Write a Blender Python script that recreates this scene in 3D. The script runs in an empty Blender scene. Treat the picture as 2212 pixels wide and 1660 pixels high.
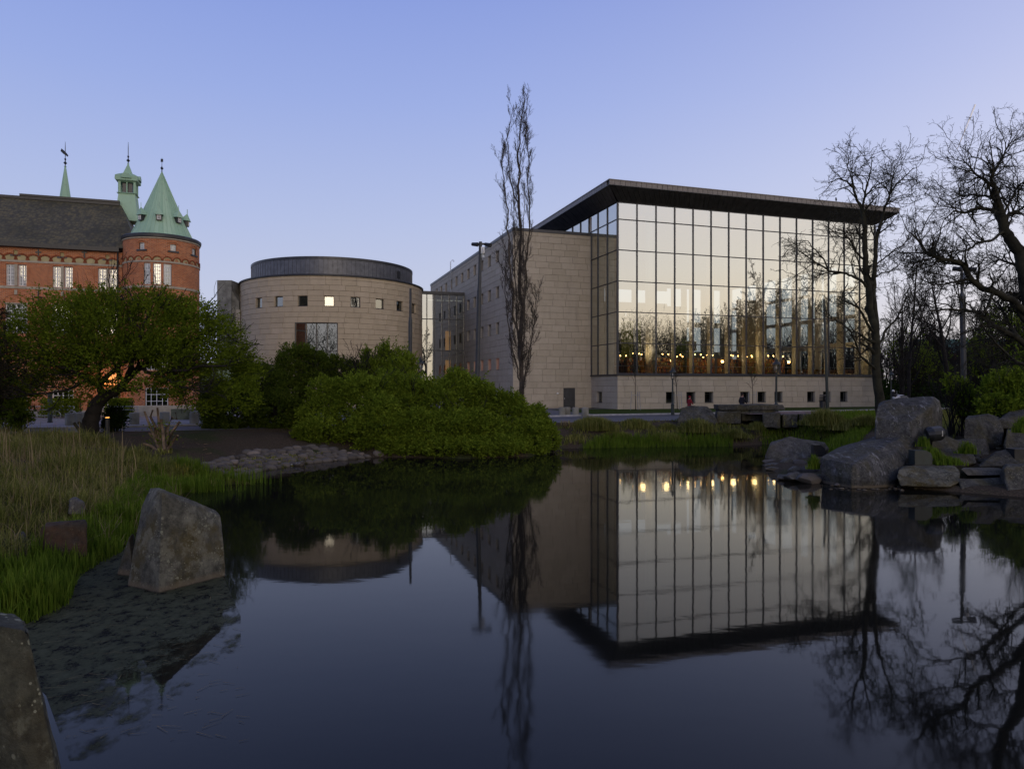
import bpy, bmesh, math, random
import numpy as np
from mathutils import Vector, Matrix, noise

SC = bpy.context.scene
COL = SC.collection
PI = math.pi
rnd = random.Random(7)

# ------------------------------------------------------------------ camera, sky, light, exposure
EYE = 3.82          # camera height above the pond's water (z = 0)
FPX, CX, HY = 1528.0, 1106.0, 836.0
cam = bpy.data.cameras.new('camera')
cam.sensor_width = 36
cam.lens = 36 * FPX / 2212
cam.shift_y = (HY - 830) / 2212
cam.clip_start = 0.1
cam.clip_end = 30000
cam_o = bpy.data.objects.new('camera', cam)
cam_o.location = (0, 0, EYE)
cam_o.rotation_euler = (PI / 2, 0, 0)
COL.objects.link(cam_o)
SC.camera = cam_o

SUNXY = Vector((0.95, -0.31)).normalized()
world = bpy.data.worlds.new('World')
SC.world = world
world.use_nodes = True
wn = world.node_tree
wn.nodes.clear()


def wnode(t, **kw):
    n = wn.nodes.new(t)
    for k, v in kw.items():
        setattr(n, k, v)
    return n


def wmath(op, a, b=None, clamp=False):
    n = wnode('ShaderNodeMath', operation=op, use_clamp=clamp)
    for i, v in enumerate((a, b)):
        if v is None:
            continue
        if isinstance(v, (int, float)):
            n.inputs[i].default_value = v
        else:
            wn.links.new(v, n.inputs[i])
    return n.outputs[0]


def wramp(fac, stops):
    r = wnode('ShaderNodeValToRGB')
    r.color_ramp.interpolation = 'LINEAR'
    e = r.color_ramp.elements
    e[0].position, e[0].color = stops[0][0], (*stops[0][1], 1)
    e[1].position, e[1].color = stops[-1][0], (*stops[-1][1], 1)
    for p, c in stops[1:-1]:
        el = e.new(p)
        el.color = (*c, 1)
    wn.links.new(fac, r.inputs[0])
    return r.outputs[0]


tc = wnode('ShaderNodeTexCoord')
nrm = wnode('ShaderNodeVectorMath', operation='NORMALIZE')
wn.links.new(tc.outputs['Generated'], nrm.inputs[0])
sep = wnode('ShaderNodeSeparateXYZ')
wn.links.new(nrm.outputs[0], sep.inputs[0])
elev = wmath('MULTIPLY', wmath('ARCSINE', sep.outputs[2]), 2 / PI, True)      # 0 horizon .. 1 zenith
hl = wmath('SQRT', wmath('ADD', wmath('MULTIPLY', sep.outputs[0], sep.outputs[0]), wmath('ADD', wmath('MULTIPLY', sep.outputs[1], sep.outputs[1]), 1e-5)))
dt = wmath('DIVIDE', wmath('ADD', wmath('MULTIPLY', sep.outputs[0], SUNXY.x), wmath('MULTIPLY', sep.outputs[1], SUNXY.y)), hl)
az = wmath('POWER', wmath('MULTIPLY', wmath('ADD', dt, 1.0), 0.5, True), 2.7, True)


def s2l(r, g, b):
    f = lambda v: (v / 255 / 12.92) if v / 255 <= .04045 else ((v / 255 + .055) / 1.055) ** 2.4
    return (f(r), f(g), f(b))


blue = wramp(elev, [(0, s2l(205, 207, 221)), (.05, s2l(199, 205, 225)), (.14, s2l(179, 192, 229)), (.24, s2l(154, 173, 228)), (.34, s2l(131, 153, 221)), (.6, s2l(92, 108, 160)), (1, s2l(76, 88, 130))])
warm = wramp(elev, [(0, (1.08, .84, .50)), (.05, (1.25, 1.02, .74)), (.10, (1.22, 1.10, .97)), (.17, (1.06, 1.0, 1.04)), (.26, (.80, .78, .92)), (.4, (.48, .48, .64)), (.6, (.19, .22, .38)), (1, s2l(76, 88, 130))])
wmix = wnode('ShaderNodeMix', data_type='RGBA')
wn.links.new(az, wmix.inputs[0])
wn.links.new(blue, wmix.inputs[6])
wn.links.new(warm, wmix.inputs[7])
wbg = wnode('ShaderNodeBackground')
wbg.inputs[1].default_value = 1.0
wn.links.new(wmix.outputs[2], wbg.inputs[0])
wout = wnode('ShaderNodeOutputWorld')
wn.links.new(wbg.outputs[0], wout.inputs[0])

sun = bpy.data.lights.new('sun', 'SUN')
sun.energy = 0.55
sun.angle = math.radians(24)
sun.color = (1.0, .80, .56)
sun_o = bpy.data.objects.new('sun', sun)
sun_o.rotation_euler = Vector((0.20, -0.98, math.tan(math.radians(14)))).to_track_quat('Z', 'Y').to_euler()
COL.objects.link(sun_o)

SC.view_settings.view_transform = 'Standard'
SC.view_settings.look = 'None'
SC.view_settings.gamma = 1
SC.view_settings.exposure = 0
SC.view_settings.use_curve_mapping = False
SC.render.engine = 'CYCLES'
SC.cycles.max_bounces = 8
SC.cycles.transparent_max_bounces = 24
SC.cycles.glossy_bounces = 4
SC.cycles.diffuse_bounces = 3
SC.cycles.caustics_reflective = False
SC.cycles.caustics_refractive = False
SC.cycles.sample_clamp_indirect = 4
SC.cycles.use_denoising = True


# ------------------------------------------------------------------ helpers
def pt(px, py, d):
    return Vector(((px - CX) / FPX * d, d, EYE - (py - HY) / FPX * d))


def onz(px, py, z=0.0):
    d = (EYE - z) * FPX / (py - HY)
    return Vector(((px - CX) / FPX * d, d, z))


def gp(px, d, z):
    return Vector(((px - CX) / FPX * d, d, z))


def tag(o, label=None, cat=None, group=None, kind=None):
    if label:
        o['label'] = label
    if cat:
        o['category'] = cat
    if group:
        o['group'] = group
    if kind:
        o['kind'] = kind
    return o


def empty(name, loc=(0, 0, 0), rz=0.0, **kw):
    o = bpy.data.objects.new(name, None)
    o.empty_display_size = .2
    COL.objects.link(o)
    o.location = loc
    o.rotation_euler = (0, 0, rz)
    return tag(o, **kw)


def link(name, me, mat=None, parent=None, loc=(0, 0, 0), rot=(0, 0, 0), scale=(1, 1, 1), smooth=False):
    o = bpy.data.objects.new(name, me)
    COL.objects.link(o)
    if parent:
        o.parent = parent
    o.location, o.rotation_euler, o.scale = loc, rot, scale
    if mat and not me.materials:
        me.materials.append(mat)
    if smooth:
        me.polygons.foreach_set('use_smooth', [True] * len(me.polygons))
    return o


def dup(o, parent=None, loc=None, rz=None, scale=None, label=None):
    kids = [c for c in o.children]
    c = o.copy()
    COL.objects.link(c)
    c.parent = parent
    if loc is not None:
        c.location = loc
    if rz is not None:
        c.rotation_euler = (0, 0, rz)
    if scale is not None:
        c.scale = (scale,) * 3 if isinstance(scale, (int, float)) else scale
    if label:
        c['label'] = label
    for k in kids:
        dup(k, c)
    return c


class MB:
    def __init__(s):
        s.v, s.f = [], []

    def add(s, vs, fs):
        n = len(s.v)
        s.v += [tuple(v) for v in vs]
        s.f += [tuple(i + n for i in f) for f in fs]
        return s

    def box(s, a, b):
        (x0, y0, z0), (x1, y1, z1) = a, b
        return s.add([(x0, y0, z0), (x1, y0, z0), (x1, y1, z0), (x0, y1, z0), (x0, y0, z1), (x1, y0, z1), (x1, y1, z1), (x0, y1, z1)],
                     [(0, 3, 2, 1), (4, 5, 6, 7), (0, 1, 5, 4), (1, 2, 6, 5), (2, 3, 7, 6), (3, 0, 4, 7)])

    def rbox(s, c, size, rz=0.0, rx=0.0):
        m = Matrix.Rotation(rz, 3, 'Z') @ Matrix.Rotation(rx, 3, 'X')
        h = [x / 2 for x in size]
        b = MB().box((-h[0], -h[1], -h[2]), (h[0], h[1], h[2]))
        return s.add([m @ Vector(v) + Vector(c) for v in b.v], b.f)

    def quad(s, a, b, c, d):
        return s.add([a, b, c, d], [(0, 1, 2, 3)])

    def prism(s, poly, z0, z1):
        n = len(poly)
        vs = [(p[0], p[1], z0) for p in poly] + [(p[0], p[1], z1) for p in poly]
        return s.add(vs, [tuple(range(n - 1, -1, -1)), tuple(range(n, 2 * n))] + [(i, (i + 1) % n, n + (i + 1) % n, n + i) for i in range(n)])

    def lathe(s, prof, n=16, c=(0, 0, 0), a0=0.0, a1=2 * PI):
        full = abs(a1 - a0 - 2 * PI) < 1e-6
        m = n if full else n + 1
        vs = []
        for r, z in prof:
            for i in range(m):
                a = a0 + (a1 - a0) * i / n
                vs.append((c[0] + r * math.cos(a), c[1] + r * math.sin(a), c[2] + z))
        fs = []
        for j in range(len(prof) - 1):
            for i in range(n):
                i2 = (i + 1) % m
                fs.append((j * m + i, j * m + i2, (j + 1) * m + i2, (j + 1) * m + i))
        if full and prof[0][0] > 1e-4:
            fs.append(tuple(range(m - 1, -1, -1)))
        if full and prof[-1][0] > 1e-4:
            fs.append(tuple(range((len(prof) - 1) * m, len(prof) * m)))
        return s.add(vs, fs)

    def tube(s, pts, rad, n=6):
        pts = [Vector(p) for p in pts]
        if isinstance(rad, (int, float)):
            rad = [rad] * len(pts)
        vs = []
        for i, p in enumerate(pts):
            t = (pts[min(i + 1, len(pts) - 1)] - pts[max(i - 1, 0)])
            t = t.normalized() if t.length > 1e-9 else Vector((0, 0, 1))
            up = Vector((0, 0, 1)) if abs(t.z) < .95 else Vector((1, 0, 0))
            a = t.cross(up).normalized()
            b = t.cross(a)
            for k in range(n):
                g = 2 * PI * k / n
                vs.append(p + (a * math.cos(g) + b * math.sin(g)) * rad[i])
        fs = [(j * n + i, j * n + (i + 1) % n, (j + 1) * n + (i + 1) % n, (j + 1) * n + i) for j in range(len(pts) - 1) for i in range(n)]
        fs += [tuple(range(n)), tuple(range((len(pts) - 1) * n + n - 1, (len(pts) - 1) * n - 1, -1))]
        return s.add(vs, fs)

    def sphere(s, c, r, n=10, m=6):
        r = (r,) * 3 if isinstance(r, (int, float)) else r
        vs = [(c[0], c[1], c[2] - r[2])]
        for j in range(1, m):
            a = -PI / 2 + PI * j / m
            vs += [(c[0] + r[0] * math.cos(a) * math.cos(2 * PI * i / n), c[1] + r[1] * math.cos(a) * math.sin(2 * PI * i / n), c[2] + r[2] * math.sin(a)) for i in range(n)]
        vs.append((c[0], c[1], c[2] + r[2]))
        fs = [(0, 1 + (i + 1) % n, 1 + i) for i in range(n)]
        for j in range(m - 2):
            fs += [(1 + j * n + i, 1 + j * n + (i + 1) % n, 1 + (j + 1) * n + (i + 1) % n, 1 + (j + 1) * n + i) for i in range(n)]
        k = len(vs) - 1
        fs += [(k, 1 + (m - 2) * n + i, 1 + (m - 2) * n + (i + 1) % n) for i in range(n)]
        return s.add(vs, fs)

    def mesh(s, name, off=None):
        me = bpy.data.meshes.new(name)
        vs = s.v if off is None else [(v[0] - off[0], v[1] - off[1], v[2] - off[2]) for v in s.v]
        me.from_pydata(vs, [], s.f)
        me.update()
        return me

    def build(s, name, mat, parent=None, world=False, smooth=False, **kw):
        """world=True: the verts are world coordinates and parent is an unrotated empty"""
        off = parent.location if (world and parent) else None
        return tag(link(name, s.mesh(name, off), mat, parent, smooth=smooth), **kw)


def np_mesh(name, V, F):
    """V (n,3); F: list of index arrays of one width each (k,3) or (k,4)"""
    me = bpy.data.meshes.new(name)
    F = [np.asarray(f, dtype=np.int32) for f in F if len(f)]
    me.vertices.add(len(V))
    me.vertices.foreach_set('co', np.asarray(V, dtype=np.float32).ravel())
    tot = np.concatenate([np.full(len(f), f.shape[1], dtype=np.int32) for f in F])
    start = np.concatenate([[0], np.cumsum(tot)[:-1]]).astype(np.int32)
    me.loops.add(int(tot.sum()))
    me.loops.foreach_set('vertex_index', np.concatenate([f.ravel() for f in F]))
    me.polygons.add(len(tot))
    me.polygons.foreach_set('loop_start', start)
    me.polygons.foreach_set('loop_total', tot)
    me.update(calc_edges=True)
    return me


# ------------------------------------------------------------------ materials
class NT:
    def __init__(s, name):
        s.m = bpy.data.materials.new(name)
        s.m.use_nodes = True
        s.t = s.m.node_tree
        s.b = s.t.nodes['Principled BSDF']
        s.out = s.t.nodes['Material Output']

    def n(s, t, **kw):
        x = s.t.nodes.new(t)
        for k, v in kw.items():
            setattr(x, k, v)
        return x

    def l(s, a, b):
        s.t.links.new(a, b)

    def val(s, inp, v):
        if isinstance(v, (int, float)):
            inp.default_value = v
        elif isinstance(v, tuple):
            inp.default_value = (*v, 1) if len(v) == 3 and len(inp.default_value) == 4 else v
        else:
            s.l(v, inp)

    def math(s, op, a, b=0.0, clamp=False):
        x = s.n('ShaderNodeMath', operation=op, use_clamp=clamp)
        s.val(x.inputs[0], a)
        s.val(x.inputs[1], b)
        return x.outputs[0]

    def pos(s):
        return s.n('ShaderNodeNewGeometry').outputs['Position']

    def noise(s, scale, detail=3, rough=.55, vec=None, stretch=None):
        x = s.n('ShaderNodeTexNoise')
        x.inputs['Scale'].default_value = scale
        x.inputs['Detail'].default_value = detail
        x.inputs['Roughness'].default_value = rough
        v = vec or s.pos()
        if stretch:
            mp = s.n('ShaderNodeMapping')
            mp.inputs['Scale'].default_value = stretch
            s.l(v, mp.inputs[0])
            v = mp.outputs[0]
        s.l(v, x.inputs['Vector'])
        return x.outputs[0]

    def ramp(s, fac, stops, interp='LINEAR'):
        r = s.n('ShaderNodeValToRGB')
        r.color_ramp.interpolation = interp
        e = r.color_ramp.elements
        e[0].position, e[0].color = stops[0][0], (*stops[0][1], 1)
        e[1].position, e[1].color = stops[-1][0], (*stops[-1][1], 1)
        for p, c in stops[1:-1]:
            e.new(p).color = (*c, 1)
        s.l(fac, r.inputs[0])
        return r.outputs[0]

    def step(s, fac, a, b):
        x = s.n('ShaderNodeMapRange', interpolation_type='SMOOTHSTEP')
        s.l(fac, x.inputs[0])
        x.inputs[1].default_value, x.inputs[2].default_value = a, b
        return x.outputs[0]

    def mix(s, f, a, b, blend='MIX'):
        x = s.n('ShaderNodeMix', data_type='RGBA', blend_type=blend)
        s.val(x.inputs[0], f)
        s.val(x.inputs[6], a)
        s.val(x.inputs[7], b)
        return x.outputs[2]

    def bump(s, h, strength=.3, dist=.02):
        x = s.n('ShaderNodeBump')
        x.inputs['Strength'].default_value = strength
        x.inputs['Distance'].default_value = dist
        s.l(h, x.inputs['Height'])
        s.l(x.outputs[0], s.b.inputs['Normal'])
        return x.outputs[0]

    def rand(s):
        """one random number per island and per object"""
        a = s.n('ShaderNodeNewGeometry').outputs['Random Per Island']
        b = s.n('ShaderNodeObjectInfo').outputs['Random']
        return s.math('FRACT', s.math('ADD', a, b))

    def fin(s, col=None, rough=.8, spec=.3, metal=0.0):
        if col is not None:
            s.val(s.b.inputs['Base Color'], col)
        s.val(s.b.inputs['Roughness'], rough)
        s.b.inputs['Specular IOR Level'].default_value = spec
        s.b.inputs['Metallic'].default_value = metal
        return s.m


def simple(name, c, rough=.6, var=.15, scale=3.0, spec=.3, metal=0.0, bump=0.0, bscale=20):
    t = NT(name)
    f = t.noise(scale, 4)
    d = tuple(x * (1 - var * 2) for x in c)
    u = tuple(min(1, x * (1 + var)) for x in c)
    col = t.ramp(f, [(.3, d), (.7, u)])
    if bump:
        t.bump(t.noise(bscale, 4), bump, .02)
    return t.fin(col, rough, spec, metal)


def stone_mat(name, c1, c2, c3, dirt=.35):
    t = NT(name)
    r = t.rand()
    base = t.ramp(r, [(0, c1), (.55, c2), (.85, c2), (1, c3)])
    f = t.noise(1.3, 4)
    base = t.mix(t.math('MULTIPLY', t.step(f, .4, .75), dirt), base, tuple(x * .72 for x in c2), 'MIX')
    g = t.noise(9, 5, .7)
    base = t.mix(.18, base, t.ramp(g, [(.3, (.35, .33, .3)), (.7, (1, 1, 1))]), 'MULTIPLY')
    streak = t.noise(1.0, 3, .5, stretch=(1.2, 1.2, .12))
    base = t.mix(t.math('MULTIPLY', t.step(streak, .55, .8), .25), base, tuple(x * .6 for x in c1))
    t.bump(g, .25, .01)
    return t.fin(base, .85, .2)


M = {}
M['stone'] = stone_mat('sandstone', (.45, .395, .30), (.485, .425, .33), (.52, .46, .36))
M['stone_round'] = stone_mat('sandstone_drum', (.475, .395, .275), (.51, .425, .30), (.545, .455, .33))
M['joint'] = simple('joint_mortar', (.22, .195, .155), .9)
M['concrete'] = simple('concrete', (.24, .235, .20), .9, .25, 1.2, bump=.3)
M['dmetal'] = simple('dark_zinc', (.055, .057, .062), .42, .12, 2, .5, .4)
M['mullion'] = simple('mullion_metal', (.05, .052, .058), .4, .1, 3, .5, .3)
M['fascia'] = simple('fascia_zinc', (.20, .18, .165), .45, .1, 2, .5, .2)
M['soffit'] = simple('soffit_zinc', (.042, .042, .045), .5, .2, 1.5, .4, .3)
M['white'] = simple('white_paint', (.80, .80, .78), .6, .05)
M['cream'] = simple('cream_plaster', (.36, .33, .27), .8, .06)
M['limewall'] = simple('lime_green_wall', (.35, .40, .04), .7, .1)
M['black'] = simple('black_iron', (.018, .019, .02), .45, .2, 5, .5)
M['green_iron'] = simple('green_black_iron', (.02, .03, .028), .45, .2, 5, .5)
M['polegrey'] = simple('pole_grey', (.040, .044, .048), .5, .15, 3, .4)
M['steel'] = simple('galvanised_steel', (.35, .36, .37), .45, .15, 6, .5, .5)
M['wood'] = simple('wood_warm', (.36, .19, .08), .55, .2, 6)
M['slatewall'] = simple('grey_render', (.12, .12, .11), .8)


def glass_mat(name, tint, refl, rough=0.0):
    t = NT(name)
    t.t.nodes.remove(t.b)
    tr = t.n('ShaderNodeBsdfTransparent')
    tr.inputs[0].default_value = (*tint, 1)
    gl = t.n('ShaderNodeBsdfGlossy')
    gl.inputs['Roughness'].default_value = rough
    gl.inputs[0].default_value = (.95, .97, .93, 1)
    fr = t.n('ShaderNodeFresnel')
    fr.inputs[0].default_value = 1.55
    fac = t.math('ADD', t.math('MULTIPLY', fr.outputs[0], 1 - refl), refl, True)
    # float glass is never quite flat
    w = t.noise(.35, 2)
    bp = t.n('ShaderNodeBump')
    bp.inputs['Strength'].default_value = .05
    bp.inputs['Distance'].default_value = .05
    t.l(w, bp.inputs['Height'])
    t.l(bp.outputs[0], gl.inputs['Normal'])
    mx = t.n('ShaderNodeMixShader')
    t.l(fac, mx.inputs[0])
    t.l(tr.outputs[0], mx.inputs[1])
    t.l(gl.outputs[0], mx.inputs[2])
    t.l(mx.outputs[0], t.out.inputs[0])
    return t.m


M['glass'] = glass_mat('facade_glass', (.68, .77, .70), .58)
M['glass_dark'] = glass_mat('window_glass', (.45, .5, .48), .25)
M['lantern_glass'] = glass_mat('lantern_glass', (.85, .86, .88), .06, .15)


def emit(name, c, s):
    t = NT(name)
    t.b.inputs['Base Color'].default_value = (*c, 1)
    t.b.inputs['Emission Color'].default_value = (*c, 1)
    t.b.inputs['Emission Strength'].default_value = s
    return t.m


M['bulb'] = emit('warm_bulb', (1, .50, .16), 26)
M['disc'] = emit('warm_disc_lamp', (1, .72, .35), 5)
M['orange'] = emit('lit_orange_room', (1, .42, .06), .38)
M['orange_dim'] = emit('lit_orange_window', (1, .42, .14), .55)
M['tube'] = emit('fluorescent_tube', (.9, .85, .75), .5)

# copper with seams
t = NT('copper_verdigris')
r = t.rand()
c = t.ramp(r, [(0, (.32, .50, .36)), (1, (.42, .60, .44))])
f = t.noise(1.1, 4, stretch=(1, 1, .35))
c = t.mix(t.math('MULTIPLY', t.step(f, .45, .8), .5), c, (.21, .36, .26))
c = t.mix(t.math('MULTIPLY', t.step(t.noise(3, 5), .6, .8), .35), c, (.16, .15, .11))
M['copper'] = t.fin(c, .75, .3)


def brick_mat(name, tower_r=None, rot=0.0):
    t = NT(name)
    tcn = t.n('ShaderNodeTexCoord')
    sp = t.n('ShaderNodeSeparateXYZ')
    t.l(tcn.outputs['Object'], sp.inputs[0])
    if tower_r:
        x = t.math('MULTIPLY', t.math('ARCTAN2', sp.outputs[1], sp.outputs[0]), tower_r)
    else:
        x = sp.outputs[0]
    cb = t.n('ShaderNodeCombineXYZ')
    t.l(x, cb.inputs[0])
    t.l(sp.outputs[2], cb.inputs[1])
    mp = t.n('ShaderNodeMapping')
    mp.inputs['Rotation'].default_value = (0, 0, rot)
    t.l(cb.outputs[0], mp.inputs[0])
    br = t.n('ShaderNodeTexBrick')
    t.l(mp.outputs[0], br.inputs['Vector'])
    br.inputs['Scale'].default_value = 1
    br.inputs['Brick Width'].default_value = .26
    br.inputs['Row Height'].default_value = .095
    br.inputs['Mortar Size'].default_value = .012
    br.inputs['Color1'].default_value = (.54, .17, .055, 1)
    br.inputs['Color2'].default_value = (.33, .09, .032, 1)
    br.inputs['Mortar'].default_value = (.46, .33, .22, 1)
    c = t.mix(t.math('MULTIPLY', t.step(t.noise(.9, 4), .4, .75), .4), br.outputs[0], (.30, .10, .045))
    bp = t.math('SUBTRACT', 1.0, br.outputs[1])
    t.bump(bp, .4, .01)
    return t.fin(c, .85, .2)


M['brick'] = brick_mat('red_brick')
M['brick_t'] = brick_mat('red_brick_tower', 2.87)
M['brick_h'] = brick_mat('herringbone_brick', None, PI / 4)
M['brick_d'] = simple('dark_arch_brick', (.26, .075, .03), .85, .2, 8)
M['sandband'] = simple('pale_limestone', (.42, .37, .28), .85, .12, 3)
M['archfill'] = simple('ochre_plaster', (.45, .38, .20), .85, .1, 3)
# slates
t = NT('slate_scales')
tcn = t.n('ShaderNodeTexCoord')
mp = t.n('ShaderNodeMapping')
mp.inputs['Scale'].default_value = (1, .75, .75)
t.l(tcn.outputs['Object'], mp.inputs[0])
vo = t.n('ShaderNodeTexVoronoi')
vo.inputs['Scale'].default_value = 4.2
vo.inputs['Randomness'].default_value = .7
t.l(mp.outputs[0], vo.inputs['Vector'])
sv = t.n('ShaderNodeSeparateColor')
t.l(vo.outputs['Color'], sv.inputs[0])
c = t.ramp(sv.outputs[0], [(0, (.078, .072, .052)), (.5, (.115, .103, .062)), (1, (.15, .125, .066))])
c = t.mix(t.math('MULTIPLY', t.step(vo.outputs['Distance'], .42, .62), .45), c, (.035, .035, .026))
c = t.mix(t.math('MULTIPLY', t.step(t.noise(.35, 3), .4, .7), .5), c, (.045, .042, .024))
t.bump(vo.outputs['Distance'], -.5, .03)
M['slate'] = t.fin(c, .7, .3)

# ground materials
t = NT('soil_and_litter')
f = t.noise(.35, 5)
g = t.noise(14, 5, .7)
c = t.ramp(g, [(.25, (.030, .022, .014)), (.5, (.065, .049, .033)), (.75, (.15, .115, .075))])
c = t.mix(t.math('MULTIPLY', t.step(f, .48, .66), .75), c, t.ramp(g, [(.3, (.016, .028, .006)), (.7, (.05, .07, .018))]))
t.bump(g, .8, .05)
M['soil'] = t.fin(c, .95, .1)
t = NT('lawn_grass')
g = t.noise(30, 5, .8)
f = t.noise(.5, 4)
c = t.ramp(g, [(.25, (.016, .034, .004)), (.75, (.050, .088, .012))])
c = t.mix(t.math('MULTIPLY', t.step(f, .45, .7), .5), c, (.06, .065, .018))
t.bump(g, 1, .05)
M['lawn'] = t.fin(c, .95, .1)
t = NT('asphalt_worn')
g = t.noise(40, 4, .8)
f = t.noise(.4, 4, stretch=(.5, 2, 1))
c = t.ramp(g, [(.3, (.09, .09, .10)), (.7, (.15, .15, .16))])
c = t.mix(t.math('MULTIPLY', t.step(f, .4, .7), .5), c, (.20, .20, .21))
t.bump(g, .3, .01)
M['asphalt'] = t.fin(c, .85, .25)
M['paving'] = simple('pale_paving', (.27, .265, .27), .85, .15, .8, bump=.2)
M['brickpaving'] = simple('red_paving', (.20, .13, .12), .85, .2, 2, bump=.3)
M['kerb'] = simple('granite_kerb', (.36, .36, .37), .8, .15, 3, bump=.2)

# water
t = NT('pond_water')
mp = t.n('ShaderNodeMapping')
mp.inputs['Scale'].default_value = (.55, 1.0, 1)
t.l(t.pos(), mp.inputs[0])
w1 = t.noise(1.6, 3, .5, vec=mp.outputs[0])
w2 = t.noise(.35, 2, .5, vec=mp.outputs[0])
h = t.math('ADD', w1, t.math('MULTIPLY', w2, 2.0))
t.bump(h, .10, .012)
f = t.noise(.16, 3)
t.val(t.b.inputs['Roughness'], t.math('ADD', t.math('MULTIPLY', t.step(f, .42, .65), .035), .03))
t.b.inputs['Base Color'].default_value = (.009, .009, .007, 1)
t.b.inputs['IOR'].default_value = 1.34
t.b.inputs['Specular IOR Level'].default_value = .27
t.b.inputs['Specular Tint'].default_value = (1, .93, .80, 1)
M['water'] = t.m


def leaf_mat(name, c1, c2, tr=.35):
    t = NT(name)
    r = t.rand()
    f = t.noise(.8, 3)
    c = t.ramp(r, [(0, c1), (1, c2)])
    c = t.mix(t.math('MULTIPLY', t.step(f, .35, .7), .45), c, tuple(x * .6 for x in c1))
    d = t.n('ShaderNodeBsdfDiffuse')
    s = t.n('ShaderNodeBsdfTranslucent')
    t.l(c, d.inputs[0])
    t.l(c, s.inputs[0])
    mx = t.n('ShaderNodeMixShader')
    mx.inputs[0].default_value = tr
    t.l(d.outputs[0], mx.inputs[1])
    t.l(s.outputs[0], mx.inputs[2])
    t.l(mx.outputs[0], t.out.inputs[0])
    return t.m


M['leaf'] = leaf_mat('fresh_leaf', (.078, .118, .010), (.19, .245, .022))
M['leaf_d'] = leaf_mat('willow_leaf', (.090, .145, .014), (.235, .305, .034))
M['leaf_s'] = leaf_mat('shaded_shrub_leaf', (.045, .075, .010), (.115, .15, .022))  # greens darkened to paint in the shade under the leafy tree
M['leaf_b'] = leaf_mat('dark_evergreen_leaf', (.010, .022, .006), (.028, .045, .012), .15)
M['leaf_y'] = leaf_mat('forsythia_blossom', (.45, .30, .01), (.65, .42, .02))
M['leaf_red'] = leaf_mat('brown_leaf_bud', (.03, .025, .015), (.06, .05, .03))
M['reed'] = leaf_mat('reed_green', (.08, .145, .014), (.19, .26, .035))
M['reed_y'] = leaf_mat('reed_yellow', (.45, .38, .05), (.6, .52, .12))
M['sedge'] = leaf_mat('sedge_green', (.10, .125, .020), (.32, .30, .095), .3)
M['straw'] = leaf_mat('dry_straw', (.20, .15, .08), (.40, .31, .17), .2)
M['bark'] = simple('dark_bark', (.020, .017, .014), .9, .35, 3, bump=.5, bscale=12)
M['bark_pop'] = simple('poplar_bark', (.075, .062, .048), .9, .3, 3, bump=.4)
M['bark_moss'] = simple('mossy_bark', (.030, .028, .016), .9, .35, 2, bump=.5)
M['cutwood'] = simple('cut_wood', (.17, .12, .075), .85, .3, 4, bump=.3)


def rock_mat(name, c1, c2, moss=0.0, streak=0.0, mosscol=(.085, .07, .018), lich=.5):
    t = NT(name)
    g = t.noise(7, 6, .7)
    f = t.noise(1.2, 4)
    c = t.ramp(g, [(.3, c1), (.7, c2)])
    c = t.mix(t.math('MULTIPLY', t.step(f, .46, .62), moss), c, mosscol)
    v = t.n('ShaderNodeTexVoronoi')
    v.inputs['Scale'].default_value = 7
    t.l(t.pos(), v.inputs['Vector'])
    v2 = t.n('ShaderNodeTexVoronoi')
    v2.inputs['Scale'].default_value = 19
    t.l(t.pos(), v2.inputs['Vector'])
    patch = t.step(t.noise(1.7, 6, .75), .50, .60)
    spot = t.math('MULTIPLY', t.math('MAXIMUM', t.math('LESS_THAN', v.outputs['Distance'], .20), t.math('LESS_THAN', v2.outputs['Distance'], .24)), t.step(t.noise(2.2, 2), .48, .58))
    c = t.mix(t.math('MULTIPLY', patch, .55 * lich), c, tuple(min(1, x * 1.7) for x in c2))
    dk = t.step(t.noise(2.6, 5, .7, stretch=(1, 1, .45)), .52, .66)
    c = t.mix(t.math('MULTIPLY', dk, .5), c, tuple(x * .6 for x in c1))
    c = t.mix(t.math('MULTIPLY', spot, lich), c, (.24, .24, .17))
    if streak:
        s = t.noise(3, 5, .7, stretch=(1.5, .5, .5))
        c = t.mix(t.math('MULTIPLY', t.step(s, .56, .68), streak), c, (.30, .30, .31))
    sz_ = t.n('ShaderNodeSeparateXYZ')
    t.l(t.pos(), sz_.inputs[0])
    zz = t.math('ADD', sz_.outputs[2], t.math('MULTIPLY', g, -.06))
    tide = t.math('SUBTRACT', 1.0, t.step(zz, .04, .13))
    c = t.mix(t.math('MULTIPLY', tide, .6), c, (.17, .135, .09))
    wet = t.math('SUBTRACT', 1.0, t.step(zz, -.03, .01))
    c = t.mix(t.math('MULTIPLY', wet, .85), c, (.012, .011, .009))
    t.bump(t.math('ADD', g, t.math('MULTIPLY', t.noise(28, 4, .7), .4)), .55, .05)
    return t.fin(c, .85, .25)


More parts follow.
